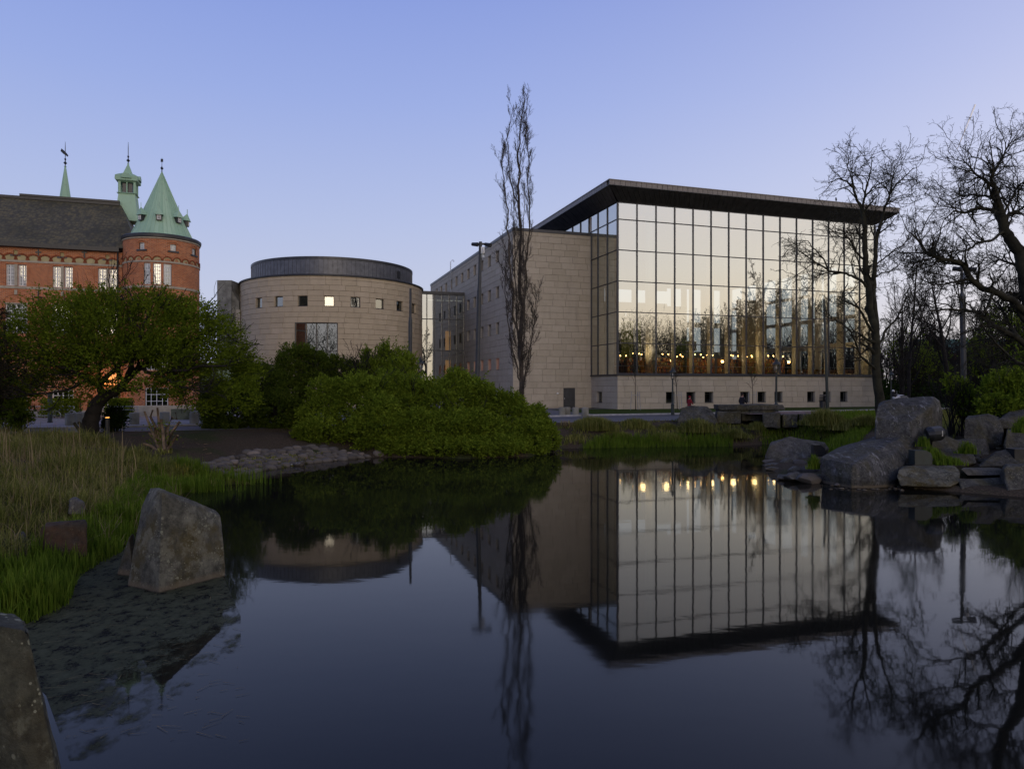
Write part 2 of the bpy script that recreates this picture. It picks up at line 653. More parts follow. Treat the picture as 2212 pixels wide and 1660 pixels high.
M['rock'] = rock_mat('grey_rock', (.018, .0175, .016), (.095, .092, .080), .45, .0)
M['rock_lichen'] = rock_mat('lichened_rock', (.034, .034, .028), (.14, .135, .105), .75, 0, (.085, .065, .02), .8)  # paler grey all over, with ochre moss and lichen spots
M['rock_fg'] = rock_mat('lichen_covered_rock', (.028, .028, .020), (.10, .10, .070), .35, 0, (.06, .042, .016), 1.0)
M['rock_red'] = rock_mat('rusty_rock', (.022, .019, .015), (.065, .050, .035), .5, 0, (.10, .045, .015), .2)
M['rock_st'] = rock_mat('streaked_rock', (.018, .018, .018), (.095, .094, .090), .3, .55)
M['rock_p'] = rock_mat('pale_rock', (.045, .043, .038), (.13, .12, .105), .2, .3)
M['cobble'] = stone_mat('bank_cobble', (.06, .053, .048), (.13, .115, .10), (.24, .20, .17))
M['goose_brown'] = simple('goose_brown', (.07, .058, .045), .8, .3, 12)
M['goose_grey'] = simple('goose_grey_wing', (.11, .11, .12), .8, .5, 14)
M['goose_white'] = simple('goose_white', (.6, .6, .6), .8, .1)
M['goose_black'] = simple('goose_black', (.012, .012, .013), .7, .1)
M['beak'] = simple('orange_beak', (.45, .14, .03), .5, .1)
M['red_cloth'] = simple('red_jacket_cloth', (.22, .012, .022), .9, .1)
M['dark_cloth'] = simple('dark_cloth', (.018, .018, .024), .9, .1)
M['grey_cloth'] = simple('grey_cloth', (.05, .05, .055), .9, .1)
M['skin'] = simple('skin', (.35, .2, .14), .6, .05)
M['hair'] = simple('brown_hair', (.03, .02, .012), .7, .1)
M['stake'] = simple('pale_stake_wood', (.32, .32, .32), .8, .1)

# ------------------------------------------------------------------ ground, water, roads
AX = Vector((0.9506, 0.3105))
BX = Vector((-0.3105, 0.9506))
ROT = math.atan2(AX.y, AX.x)
GZ = 1.42

shore = [(-420, 1700), (-250, 1480), (-100, 1390), (0, 1352), (70, 1335), (150, 1290), (150, 1238), (250, 1185), (330, 1120), (395, 1062), (470, 1048), (520, 1046),
         (505, 1030), (560, 1017), (640, 1003), (790, 988), (860, 987), (1000, 990), (1150, 985), (1215, 968), (1400, 964), (1580, 963), (1690, 957),
         (1770, 962), (1800, 985), (1740, 992), (1650, 1000), (1690, 1030), (1780, 1043), (1860, 1042), (1950, 1052), (2080, 1063), (2250, 1076), (2500, 1100), (2800, 1140)]
pond = [onz(x, y).xy for x, y in shore]
pond += [Vector(p) for p in ((24, 12), (20, 4.2), (8, 2.8), (-2, 2.6), (-5.2, 3.4))]
P = np.array([(p.x, p.y) for p in pond])


def pond_sd(x, y):
    """signed distance to the pond's edge, negative in the water; x, y arrays"""
    A = P
    B = np.roll(P, -1, axis=0)
    d = np.full(x.shape, 1e9)
    inside = np.zeros(x.shape, bool)
    for (ax, ay), (bx, by) in zip(A, B):
        ex, ey = bx - ax, by - ay
        L = ex * ex + ey * ey + 1e-9
        tt = np.clip(((x - ax) * ex + (y - ay) * ey) / L, 0, 1)
        d = np.minimum(d, np.hypot(x - ax - tt * ex, y - ay - tt * ey))
        c = ((ay > y) != (by > y)) & (x < ex * (y - ay) / (ey if abs(ey) > 1e-9 else 1e-9) + ax)
        inside ^= c
    return np.where(inside, -d, d)


def road_near_y(x):
    return 37.8 + (x + 22.4) * .401


def terrain(x, y):
    x = np.asarray(x, float)
    y = np.asarray(y, float)
    sd = pond_sd(x, y)
    g = np.clip((x - 8) / 4, 0, 1) * np.clip((40 - y) / 4, 0, 1)
    W = np.where(x < -8, 9.5, 5.5) * (1 - g) + 13.0 * g
    q = np.clip(sd / W, 0, 1)
    rise = GZ * ((1 - (1 - q) ** 2.0) * (1 - g) + (q * .9 + .1 * (1 - np.exp(-sd * 6))) * g)
    z = np.where(sd < 0, -np.clip(-sd * .45, 0, .9), rise)
    bumps = (np.sin(x * 1.7 + y * .6) * np.cos(y * 1.3 - x * .4) * .05 + np.sin(x * .5 - y * .9) * .07)
    flat = (y > road_near_y(x) - .6)
    amp = np.clip(sd / 2.0, 0, 1) * np.clip((1 - q) * 3, 0, 1)
    z = z + np.where(flat, 0, bumps * amp)
    return np.where(flat & (sd > 0), GZ, z)


def tz(x, y):
    return float(terrain(np.array([x]), np.array([y]))[0])


def axis(lo, hi, step, far):
    a = list(np.arange(lo, hi + 1e-6, step))
    v, s = hi, step
    while v < far:
        s *= 1.5
        v += s
        a.append(v)
    v, s = lo, step
    pre = []
    while v > -far:
        s *= 1.5
        v -= s
        pre.append(v)
    return np.array(pre[::-1] + a)


gx, gy = axis(-40, 48, .38, 4000), axis(1, 60, .38, 4000)
X, Y = np.meshgrid(gx, gy)
Z = terrain(X, Y)
nx, ny = len(gx), len(gy)
idx = np.arange(nx * ny).reshape(ny, nx)
F = np.stack([idx[:-1, :-1], idx[:-1, 1:], idx[1:, 1:], idx[1:, :-1]], -1).reshape(-1, 4)
me = np_mesh('ground', np.stack([X, Y, Z], -1).reshape(-1, 3), [F])
ground = tag(link('ground', me, M['soil'], smooth=True), 'dark soil and grass sloping down to the pond', kind='structure')

b = MB()
b.quad((-60, -2, 0), (60, -2, 0), (60, 62, 0), (-60, 62, 0))
water = b.build('water', M['water'], kind='structure', label='still dark pond mirroring the buildings and sky')


def sheet(name, pts, z, mat, label=None):
    m = MB()
    m.add([(p[0], p[1], z) for p in pts], [tuple(range(len(pts)))])
    return m.build(name, mat, kind='structure', label=label)


def ny_(x):
    return road_near_y(x)


road_far = [(-90, 10), (-24.4, 41.2), (7.9, 60), (16.5, 63.2), (37, 73), (95, 101), (300, 195)]
road_near = [(300, ny_(300)), (95, ny_(95)), (29.7, ny_(29.7)), (-22.4, 37.8), (-90, ny_(-90))]
sheet('pavement', [(-90, 10.1), (-24.4, 41.35), (0, 55.55), (-1.5, 79), (-10, 150), (-150, 110)], GZ + .10, M['paving'], 'pale paved forecourt before the brick building')
road = sheet('road', road_near[::-1] + road_far[::-1], GZ + .004, M['asphalt'], 'grey street between pond and buildings')
sheet('forecourt_asphalt', [(0, 55.4), (7.9, 60.2), (11.4, 77.4), (-1, 84), (-1.5, 79)], GZ + .008, M['asphalt'], 'asphalt forecourt before the grey door')
mk = MB()
for (a, b2) in zip(road_near[:-1], road_near[1:]):
    mk.quad((b2[0], b2[1] + .05, 0), (a[0], a[1] + .05, 0), (a[0], a[1] + .22, 0), (b2[0], b2[1] + .22, 0))
for v in range(len(mk.v)):
    mk.v[v] = (*mk.v[v][:2], GZ + .009)
mk.build('road_edge_line', M['kerb'], road)
kb = MB()
for (a, b2) in zip(road_far[:-1], road_far[1:]):
    a, b2 = Vector(a), Vector(b2)
    n_ = Vector((-(b2 - a).y, (b2 - a).x)).normalized() * .3
    kb.prism([a, b2, b2 + n_, a + n_], GZ - .02, GZ + .125)
kb.build('kerb', M['kerb'], kind='structure', label='pale granite kerb along the far side of the street')
sheet('lawn', [(7.9, 60.35), (16.5, 63.55), (37, 73.35), (95, 101.4), (95, 260), (52, 200), (49, 95), (44.8, 88), (11.4, 77.5), (4, 76)], GZ + .012, M['lawn'], 'mown grass strip along the foot of the library')
sheet('park_lawn', [(49, 95), (52, 200), (95, 300), (300, 400), (300, 200), (96, 101.6)], GZ + .016, M['lawn'])

# ------------------------------------------------------------------ library complex: local frame s (x), t (y)
C0 = Vector((11.4, 76.4, 0))
unit = MB()
ch = .03
unit.add([(0, 1, 0), (1, 1, 0), (1, 1, 1), (0, 1, 1), (0, .3, 0), (1, .3, 0), (1, .3, 1), (0, .3, 1), (ch * .5, 0, ch), (1 - ch * .5, 0, ch), (1 - ch * .5, 0, 1 - ch), (ch * .5, 0, 1 - ch)],
         [(4, 5, 9, 8), (5, 6, 10, 9), (6, 7, 11, 10), (7, 4, 8, 11), (8, 9, 10, 11), (0, 1, 5, 4), (1, 2, 6, 5), (2, 3, 7, 6), (3, 0, 4, 7)])
block_me = unit.mesh('stone_block')
block_me2 = block_me.copy()
block_me.materials.append(M['stone'])
block_me2.materials.append(M['stone_round'])
GAP = .014


def course_cells(u0, u1, z0, z1, h, zref, w, holes, seed, step=.5):
    """rectangles (u0,u1,z0,z1) of stone courses round the holes"""
    r = random.Random(seed)
    out = []
    k0 = math.floor((z0 - zref) / h + 1e-6)
    k = k0
    while zref + k * h < z1 - .02:
        a, b_ = max(z0, zref + k * h), min(z1, zref + (k + 1) * h)
        k += 1
        if b_ - a < .04:
            continue
        cuts = sorted((max(u0, H[0]), min(u1, H[1])) for H in holes if H[2] < b_ - .05 and H[3] > a + .05)
        spans, x = [], u0
        for c0, c1 in cuts:
            if c1 <= c0:
                continue
            if c0 - x > .02:
                spans.append((x, c0))
            x = max(x, c1)
        if u1 - x > .02:
            spans.append((x, u1))
        off = r.random() * w
        for s0, s1 in spans:
            e = [s0]
            g = math.floor((s0 + off) / w) * w - off + w
            while g < s1 - w * .18:
                if g - e[-1] > w * .22:
                    e.append(g)
                g += w
            e.append(s1)
            out += [(e[i], e[i + 1], a, b_) for i in range(len(e) - 1)]
    return out


def stone_face(parent, origin, phi, u0, u1, z0, z1, h, zref, w, holes, seed, mesh=block_me, limit=300, th=.08):
    """stone cladding on a flat face: backing + blocks; local x runs along u, -y is outward"""
    R = Matrix.Rotation(phi, 3, 'Z')
    cells = course_cells(u0, u1, z0, z1, h, zref, w, holes, seed)
    bk = MB()
    for (a, b_, c, d) in course_cells(u0, u1, z0, z1, h, zref, 1e4, holes, seed):
        q = [R @ Vector(p) + origin for p in ((a, th * .75, c), (b_, th * .75, c), (b_, th * .75, d), (a, th * .75, d))]
        bk.quad(*q)
    bk.build('wall_backing', M['joint'], parent)
    pm = parent.matrix_basis.copy()
    cam_p = Vector((0, 0, EYE))

    def dist(c):
        p = R @ Vector(((c[0] + c[1]) / 2, 0, (c[2] + c[3]) / 2)) + origin
        return (pm @ p - cam_p).length
    cells.sort(key=dist)
    rr = random.Random(seed + 5)
    rest = MB()
    for i, (a, b_, c, d) in enumerate(cells):
        dy = rr.uniform(-.006, .006)
        p = R @ Vector((a + GAP / 2, dy, c + GAP / 2)) + origin
        sc_ = (b_ - a - GAP, th, d - c - GAP)
        if i < limit:
            link('stone_block', mesh, None, parent, p, (0, 0, phi), sc_)
        else:
            rest.add([R @ Vector((v[0] * sc_[0], v[1] * sc_[1], v[2] * sc_[2])) + p for v in unit.v], unit.f)
    if rest.v:
        rest.build('distant_stone_blocks', mesh.materials[0], parent, kind='stuff')


def recess_window(parent, origin, phi, u0, u1, z0, z1, depth=.35, glow=None, bars=0):
    """a window set back in the wall: reveals + dark frame, glass pane as its child"""
    R = Matrix.Rotation(phi, 3, 'Z')
    f = MB()
    rv = MB()
    for a, b_ in (((u0 - .03, 0.05, z0), (u0 + .03, depth, z1)), ((u1 - .03, 0.05, z0), (u1 + .03, depth, z1)), ((u0 + .03, 0.05, z1 - .03), (u1 - .03, depth, z1 + .03))):
        rv.box(a, b_)
    rv.v = [tuple(R @ Vector(v) + origin) for v in rv.v]
    f.box((u0 + .03, -.03, z0), (u1 - .03, depth, z0 + .05))
    f.box((u0 + .03, depth - .08, z0 + .05), (u0 + .09, depth, z1 - .03))
    f.box((u1 - .09, depth - .08, z0 + .05), (u1 - .03, depth, z1 - .03))
    f.box((u0 + .09, depth - .08, z1 - .09), (u1 - .09, depth, z1 - .03))
    f.box((u0 + .09, depth - .08, z0 + .05), (u1 - .09, depth, z0 + .11))
    f.v = [tuple(R @ Vector(v) + origin) for v in f.v]
    w_ = f.build('window', M['dmetal'], parent)
    rv.build('reveal', M['stone'] if parent.name != 'round_building' else M['stone_round'], w_)
    g = MB()
    g.quad((u0 + .08, depth - .03, z0 + .08), (u1 - .08, depth - .03, z0 + .08), (u1 - .08, depth - .03, z1 - .07), (u0 + .08, depth - .03, z1 - .07))
    g.v = [tuple(R @ Vector(v) + origin) for v in g.v]
    g.build('pane', M['glass_dark'], w_)
    bk = MB()
    d2 = depth + .9
    bk.box((u0, depth + .02, z0), (u1, d2, z1))
    bk.f = [fc for fc in bk.f if fc != (0, 1, 5, 4)]
    bk.v = [tuple(R @ Vector(v) + origin) for v in bk.v]
    bk.build('room_behind', glow or M['black'], w_)
    return w_


# ---- the glass hall
HL, HT = 35.1, 30.0
hall = empty('library_hall', C0, ROT, label='large glass library hall with a dark overhanging roof on a sandstone base', cat='library')
rows = [5.21, 8.6, 11.97, 15.30, 18.66, 21.97, 23.77]
bays = [HL * i / 15 for i in range(16)]
zb, hb = GZ, .635


def fs(px, t=0.0):
    """s of the front plane point seen at picture column px"""
    u = (px - CX) / FPX
    o = C0.xy + BX * t
    return (o.x - u * o.y) / (u * AX.y - AX.x)


bw = [((1132, 1248), 2050), ((1398, 1515), 2050), ((1637, 1750), 2050), ((2103, 2225), 2050)]
pxw = [((2050 + a / 3.687) * .6104, (2050 + b_ / 3.687) * .6104) for (a, b_), _ in bw] + [((2600 + a / 3.687) * .6104, (2600 + b_ / 3.687) * .6104) for a, b_ in ((300, 408), (520, 625), (948, 1050), (1155, 1255), (1378, 1473))]
wz0, wz1 = zb + hb * 1.0, zb + hb * 3.0
holes = [(fs(a), fs(b_), wz0, wz1) for a, b_ in pxw]
stone_face(hall, Vector((0, 0, 0)), 0, 0, HL, GZ - .1, 5.08, hb, zb, 1.62, holes, 11)
for H in holes:
    recess_window(hall, Vector((0, 0, 0)), 0, *H, depth=.4)
# left return of the base, faces -s; u runs from t = 6.8 down to 0
stone_face(hall, Vector((0, 6.8, 0)), -PI / 2, 0, 6.8 - .081, GZ - .1, 5.08, hb, zb, 1.62, [(1.5, 2.9, wz0, wz1)], 12)
recess_window(hall, Vector((0, 6.8, 0)), -PI / 2, 1.5, 2.9, wz0, wz1, .4)
stone_face(hall, Vector((HL, 0.082, 0)), PI / 2, 0, HT, GZ - .1, 5.08, hb, zb, 1.62, [], 13, limit=10)
MB().box((-.14, -.14, 5.08), (HL + .14, 0.35, 5.2)).box((-.14, .35, 5.08), (.3, 6.8, 5.2)).box((HL - .3, .35, 5.08), (HL + .14, HT, 5.2)).build('ledge', M['dmetal'], hall)

# mullions, transoms, fins, panes
mz0, mz1 = 5.2, 23.77


def mull(nm, a, b_):
    MB().box(a, b_).build(nm, M['mullion'], hall)


for i, s in enumerate(bays):
    w_ = .055 if 0 < i < 15 else .10
    mull('mullion', (s - w_, -.10, mz0), (s + w_, .06, mz1))
    if 0 < i:
        MB().box((s - .04, .062, mz0), (s + .04, .75, mz1 - .1)).build('glazing_fin', M['white'], hall)
for z in rows:
    hgt = .045 if z not in (rows[0], rows[-1]) else .08
    for i in range(15):
        mull('transom', (bays[i] + .056, -.075, z - hgt), (bays[i + 1] - .056, .05, z + hgt)) if z in (rows[1], rows[2], rows[3], rows[4], rows[5]) else None
    if z in (rows[0], rows[-1]):
        mull('transom', (.11, -.085, z - .005), (HL - .11, .05, z + hgt * 2 - .005))
tb = [2.47 * i for i in range(0, 13)]
for t_ in tb[1:]:
    lo = mz0 if t_ < 6.7 else 21.9
    mull('mullion', (-.10, t_ - .05, lo), (.06, t_ + .05, mz1))
    MB().box((.062, t_ - .04, lo), (.8, t_ + .04, mz1 - .1)).build('glazing_fin', M['white'], hall)
for z in rows[:-1]:
    mull('transom', (-.075, .11, z - .045), (.05, 6.79 if z < 21.9 else HT, z + .045))
mull('mullion', (-.09, 6.70, mz0), (.05, 6.79, 21.85))
pane_m = {}
pr = random.Random(3)


def pane(w_, h_, loc, rz):
    key = (round(w_, 2), round(h_, 2))
    if key not in pane_m:
        pane_m[key] = MB().quad((0, 0, 0), (w_, 0, 0), (w_, 0, h_), (0, 0, h_)).mesh('pane')
        pane_m[key].materials.append(M['glass'])
    link('pane', pane_m[key], None, hall, loc, (pr.uniform(-.0012, .0012), 0, rz + pr.uniform(-.0012, .0012)))


for i in range(15):
    for j in range(6):
        pane(bays[1] - .1, rows[j + 1] - rows[j] - .08, (bays[i] + .05, 0, rows[j] + .04), 0)
for i in range(3):
    for j in range(6):
        y1 = min(tb[i + 1], 6.72)
        pane(y1 - tb[i] - .1, rows[j + 1] - rows[j] - .08, (0, y1 - .05, rows[j] + .04), -PI / 2)
for i in range(3, 12):
    pane(tb[1] - .1, rows[6] - rows[5] - .08, (0, tb[i + 1] - .05, rows[5] + .04), -PI / 2)

# roof: fascia, soffit panels, top
E0 = 1.9
zf0, zf1 = 25.05, 25.52
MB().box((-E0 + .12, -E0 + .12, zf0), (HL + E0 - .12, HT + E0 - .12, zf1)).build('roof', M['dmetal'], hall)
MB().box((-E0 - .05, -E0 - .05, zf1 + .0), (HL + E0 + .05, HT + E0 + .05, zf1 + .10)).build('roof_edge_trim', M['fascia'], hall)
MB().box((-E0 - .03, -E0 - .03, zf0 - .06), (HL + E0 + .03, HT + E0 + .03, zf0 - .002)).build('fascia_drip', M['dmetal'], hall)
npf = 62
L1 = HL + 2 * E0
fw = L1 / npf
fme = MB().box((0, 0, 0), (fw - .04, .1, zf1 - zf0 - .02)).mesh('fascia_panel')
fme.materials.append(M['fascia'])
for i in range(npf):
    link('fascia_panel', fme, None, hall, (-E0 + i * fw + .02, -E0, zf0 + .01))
for i in range(52):
    link('fascia_panel', fme, None, hall, (-E0, -E0 + .6 + (i + 1) * fw, zf0 + .01), (0, 0, -PI / 2))
# the sloping soffit as boards, each a panel
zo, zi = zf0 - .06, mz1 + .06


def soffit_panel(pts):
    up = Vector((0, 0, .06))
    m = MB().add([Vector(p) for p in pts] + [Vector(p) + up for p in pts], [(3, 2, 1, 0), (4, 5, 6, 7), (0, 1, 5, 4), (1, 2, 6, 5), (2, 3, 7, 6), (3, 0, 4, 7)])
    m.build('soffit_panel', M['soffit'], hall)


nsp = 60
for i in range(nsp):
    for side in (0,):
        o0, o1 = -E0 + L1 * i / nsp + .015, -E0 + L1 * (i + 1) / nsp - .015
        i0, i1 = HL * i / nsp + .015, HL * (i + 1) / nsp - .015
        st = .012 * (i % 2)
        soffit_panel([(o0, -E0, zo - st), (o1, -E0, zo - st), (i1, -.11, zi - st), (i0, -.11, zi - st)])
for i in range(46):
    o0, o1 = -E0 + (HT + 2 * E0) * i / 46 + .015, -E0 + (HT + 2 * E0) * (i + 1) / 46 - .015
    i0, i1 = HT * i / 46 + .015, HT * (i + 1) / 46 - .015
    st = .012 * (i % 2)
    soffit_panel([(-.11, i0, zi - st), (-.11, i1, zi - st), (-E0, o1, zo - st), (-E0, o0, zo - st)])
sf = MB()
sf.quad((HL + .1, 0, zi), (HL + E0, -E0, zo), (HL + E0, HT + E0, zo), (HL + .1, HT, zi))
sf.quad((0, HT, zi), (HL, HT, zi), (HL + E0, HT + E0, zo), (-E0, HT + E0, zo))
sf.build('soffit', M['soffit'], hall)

# interior
MB().box((.3, .66, 4.9), (HL - .3, HT, 5.14)).build('floor', M['wood'], hall)
MB().box((.12, .12, mz1 - .02), (HL - .12, HT - .12, mz1 + .04)).build('ceiling', M['white'], hall)
# left inner wall against the stone wing and back wall with slots
iw = MB().box((.02, 6.9, 5.14), (.3, HT, 21.9))
iw.build('inner_wall', M['cream'], hall)


def wall_grid(us, zs, holes, y0, y1, axis_=0, x0=0.0):
    m = MB()
    us = sorted(set([round(u, 3) for u in us] + [round(h[0], 3) for h in holes] + [round(h[1], 3) for h in holes]))
    zs = sorted(set([round(z, 3) for z in zs] + [round(h[2], 3) for h in holes] + [round(h[3], 3) for h in holes]))
    for i in range(len(us) - 1):
        for j in range(len(zs) - 1):
            cu, cz = (us[i] + us[i + 1]) / 2, (zs[j] + zs[j + 1]) / 2
            if any(h[0] < cu < h[1] and h[2] < cz < h[3] for h in holes):
                continue
            if axis_ == 0:
                m.box((us[i], y0, zs[j]), (us[i + 1], y1, zs[j + 1]))
            else:
                m.box((y0, us[i], zs[j]), (y1, us[i + 1], zs[j + 1]))
    return m


bh = []
for k in range(7):
    bh.append((1.2 + k * 3.4, 2.6 + 1.2 + k * 3.4, 17.0, 19.0))
for k in range(3):
    bh.append((23.5 + k * 3.6, 26.2 + k * 3.6, 14.2, 19.5))
    bh.append((23.5 + k * 3.6, 26.2 + k * 3.6, 9.5, 13.4))
bh.append((16.2, 16.5, 6, 15.5))
bh.append((17.6, 17.9, 6, 14.5))
bh.append((18.5, 18.8, 6, 14.5))
wall_grid([.1, HL - .1], [5.14, mz1], bh, HT - .3, HT - .02).build('back_wall', M['cream'], hall)
rh = []
for k in range(7):
    y = 2.0 + k * 4.0
    rh += [(y, y + 2.9, 5.6, 8.9), (y, y + 2.9, 9.6, 12.6), (y, y + 2.9, 13.1, 16.2), (y, y + 2.9, 16.6, 19.6)]
wall_grid([.7, HT - .35], [5.14, mz1], rh, HL - .3, HL - .05, 1).build('end_wall', M['white'], hall)
# galleries at the back
for z, d0 in ((9.4, 19.0), (13.2, 24.0)):
    MB().box((.31, d0, z - .35), (22, HT - .31, z)).build('gallery_floor', M['cream'], hall)
    MB().box((.31, d0, z + .002), (22, d0 + .12, z + 1.0)).build('gallery_parapet', M['cream'], hall)
MB().box((9.6, 18.0, 5.15), (12.6, 18.2, 12.9)).build('partition', M['limewall'], hall)
MB().box((21.8, 9.0, 5.15), (26.2, 9.4, 15.2)).build('partition', M['cream'], hall)
MB().box((14, 17.0, 5.15), (19, 17.3, 15.0)).build('partition', M['slatewall'], hall)
for s_, t_ in ((5.8, 3.4), (20.9, 3.4), (5.8, 14), (20.9, 14)):
    MB().lathe([(.52, 5.15), (.52, 23.7)], 20, (s_, t_, 0)).build('column', M['white'], hall, smooth=True)
rl = MB()
rl.box((.25, .66, 6.15), (HL - .3, .70, 6.21))
rl.box((.66, .72, 6.15), (.70, 6.6, 6.21))
rl.build('handrail', M['white'], hall)

# ---- book cases, lamps, chairs: things inside the hall
def to_world(s, t, z):
    v = C0.xy + AX * s + BX * t
    return Vector((v.x, v.y, z))


bc = empty('bookcase', (0, 0, 0), 0, label='x', cat='bookcase', group='bookcases behind the glass of the library hall')
W_, H_, D_ = 1.85, 2.15, .55
MB().box((0, 0, 0), (.05, D_, H_)).box((W_ - .05, 0, 0), (W_, D_, H_)).box((.05, D_ / 2 - .01, 0), (W_ - .05, D_ / 2 + .01, H_)).box((W_ / 2 - .02, .002, .0), (W_ / 2 + .02, D_ / 2 - .011, H_)).build('side_panel', M['wood'], bc)
for k in range(6):
    MB().box((.051, .01, .1 + k * .4), (W_ / 2 - .021, D_ / 2 - .012, .13 + k * .4)).box((W_ / 2 + .021, .01, .1 + k * .4), (W_ - .051, D_ / 2 - .012, .13 + k * .4)).build('shelf', M['wood'], bc)
tbk = NT('book_spines')
cc = tbk.ramp(tbk.rand(), [(0, (.30, .05, .03)), (.2, (.05, .06, .08)), (.35, (.5, .42, .28)), (.5, (.12, .2, .12)), (.65, (.55, .30, .12)), (.8, (.04, .05, .12)), (1, (.62, .58, .5))], 'CONSTANT')
M['books'] = tbk.fin(cc, .6)
bk = MB()
br_ = random.Random(4)
for k in range(5):
    for x0, x1 in ((.07, W_ / 2 - .04), (W_ / 2 + .04, W_ - .07)):
        x = x0
        while x < x1 - .05:
            w_ = br_.uniform(.03, .075)
            if br_.random() < .88:
                bk.box((x, .03 + br_.uniform(0, .04), .131 + k * .4), (x + w_ - .006, .24, .131 + k * .4 + br_.uniform(.2, .33)))
            x += w_
bk.build('books', M['books'], bc, kind='stuff')
li = MB()
li.tube([(W_ / 2, -.02, H_), (W_ / 2, -.05, H_ + .35), (W_ / 2, -.35, H_ + .42)], .012, 5)
li.build('lamp_arm', M['black'], bc)
for k in (.3, .72):
    MB().sphere((W_ * k, -.35, H_ + .40), .075, 8, 5).build('bulb', M['bulb'], bc)
bl = ['behind the second glass bay from the left', 'behind the third glass bay', 'left of the first round column base', 'right of the first round column base']
cases = [(3.4, 4.3, 0), (5.4, 6.0, 0), (7.4, 4.6, 0), (9.4, 5.2, 0), (11.6, 4.3, 0), (13.7, 5.0, 0), (15.8, 4.3, 0), (17.8, 5.6, .1), (19.9, 4.8, 0), (22.1, 4.5, 0), (24.1, 5.2, 0), (4.4, 9.5, 0), (8.2, 10, 0), (12.5, 9.8, 0), (16.6, 10.2, 0), (21.3, 7.6, 0)]
ordn = ['first', 'second', 'third', 'fourth', 'fifth', 'sixth', 'seventh', 'eighth', 'ninth', 'tenth', 'eleventh', 'twelfth', 'thirteenth', 'fourteenth', 'fifteenth', 'sixteenth', 'seventeenth', 'eighteenth', 'nineteenth', 'twentieth']
for i, (s, t_, a) in enumerate(cases):
    row, n_ = ('front', i) if i < 11 else ('rear', i - 11)
    lb = f'wooden bookcase with warm lamps, {ordn[n_]} from the left in the {row} row'
    if i == 0:
        bc.location, bc.rotation_euler = to_world(s, t_, 5.14), (0, 0, ROT + a)
        bc['label'] = lb
    else:
        dup(bc, None, to_world(s, t_, 5.14), ROT + a, None, lb)
for i, (s, t_, z) in enumerate([(8.2, 2.6, 6.9), (13.1, 2.6, 6.9), (15.0, 2.6, 6.85), (24.6, 2.8, 6.9)]):
    L_ = empty('globe_lamp', to_world(s, t_, 5.14), ROT, label='glowing white globe lamp on a thin stand, ' + ['first', 'second', 'third', 'fourth'][i] + ' from the left behind the glass', cat='lamp', group='globe lamps on stands')
    MB().sphere((0, 0, z - 5.14), .17, 10, 6).build('globe', M['bulb'], L_, smooth=True)
    MB().tube([(0, 0, .03), (0, 0, z - 5.32)], .015, 6).build('stand', M['black'], L_)
    MB().lathe([(.18, 0), (.18, .03)], 12).build('foot', M['black'], L_)
for i, (s, t_, z) in enumerate([(24.9, 4, 8.3), (29.0, 5.5, 8.6), (30.2, 3.5, 8.2), (32.6, 5, 8.4)]):
    L_ = empty('pendant_lamp', to_world(s, t_, z), ROT, label='wide shallow glowing pendant lamp, ' + ['first', 'second', 'third', 'fourth'][i] + ' from the left over the reading tables', cat='lamp', group='pendant lamps over the reading tables')
    MB().lathe([(.05, .18), (.5, .04), (.62, 0)], 18).build('shade', M['steel'], L_)
    MB().lathe([(.0, .02), (.56, .012)], 18).build('glowing_disc', M['disc'], L_)
    MB().tube([(0, 0, .18), (0, 0, mz1 - z - .05)], .012, 5).build('cord', M['black'], L_)
ch0 = empty('reading_chair', (0, 0, 0), 0, label='x', cat='chair', group='wooden chairs at the reading tables')
MB().box((-.22, -.22, .43), (.22, .22, .47)).build('seat', M['wood'], ch0)
MB().box((-.22, .19, .55), (.22, .22, .88)).build('backrest', M['wood'], ch0)
for sx in (-.2, .2):
    for sy in (-.2, .2):
        MB().box((sx - .02, sy - .02, 0), (sx + .02, sy + .02, .43 if sy < 0 else .56)).build('leg', M['wood'], ch0)
tb0 = empty('reading_table', (0, 0, 0), 0, label='x', cat='table', group='wooden reading tables')
MB().box((-.9, -.45, .70), (.9, .45, .74)).build('tabletop', M['wood'], tb0)
for sx in (-.82, .82):
    for sy in (-.38, .38):
        MB().box((sx - .025, sy - .025, 0), (sx + .025, sy + .025, .70)).build('leg', M['wood'], tb0)
nch = 0
for i, s in enumerate((25.6, 28.4, 31.2, 33.6)):
    lb = f'wooden reading table with chairs, {ordn[i]} from the left at the glass'
    if i == 0:
        tb0.location, tb0.rotation_euler, tb0['label'] = to_world(s, 2.6, 5.14), (0, 0, ROT), lb
    else:
        dup(tb0, None, to_world(s, 2.6, 5.14), ROT, None, lb)
    for k, (dx, dy, a) in enumerate(((-.45, -.62, PI), (.45, -.62, PI), (-.45, .62, 0), (.45, .62, 0))):
        lb = f'wooden chair at the {ordn[i]} reading table, {["near side left", "near side right", "far side left", "far side right"][k]}'
        if nch == 0:
            ch0.location, ch0.rotation_euler, ch0['label'] = to_world(s + dx, 2.6 + dy, 5.14), (0, 0, ROT + a), lb
        else:
            dup(ch0, None, to_world(s + dx, 2.6 + dy, 5.14), ROT + a, None, lb)
        nch += 1
for i, s in enumerate((4.5, 7.5, 10.5, 13.5, 16.5, 19.5, 22.5, 25.5, 29, 32.5)):
    l = bpy.data.lights.new('hall_fill_light', 'POINT')  # added fill lights, set apart from the bulbs, to brighten the shelves
    l.energy, l.color, l.shadow_soft_size = 95, (1, .62, .28), .3
    lo = bpy.data.objects.new('hall_fill_light', l)
    COL.objects.link(lo)
    lo.location = to_world(s, 2.6 if s < 24 else 4, 7.5)

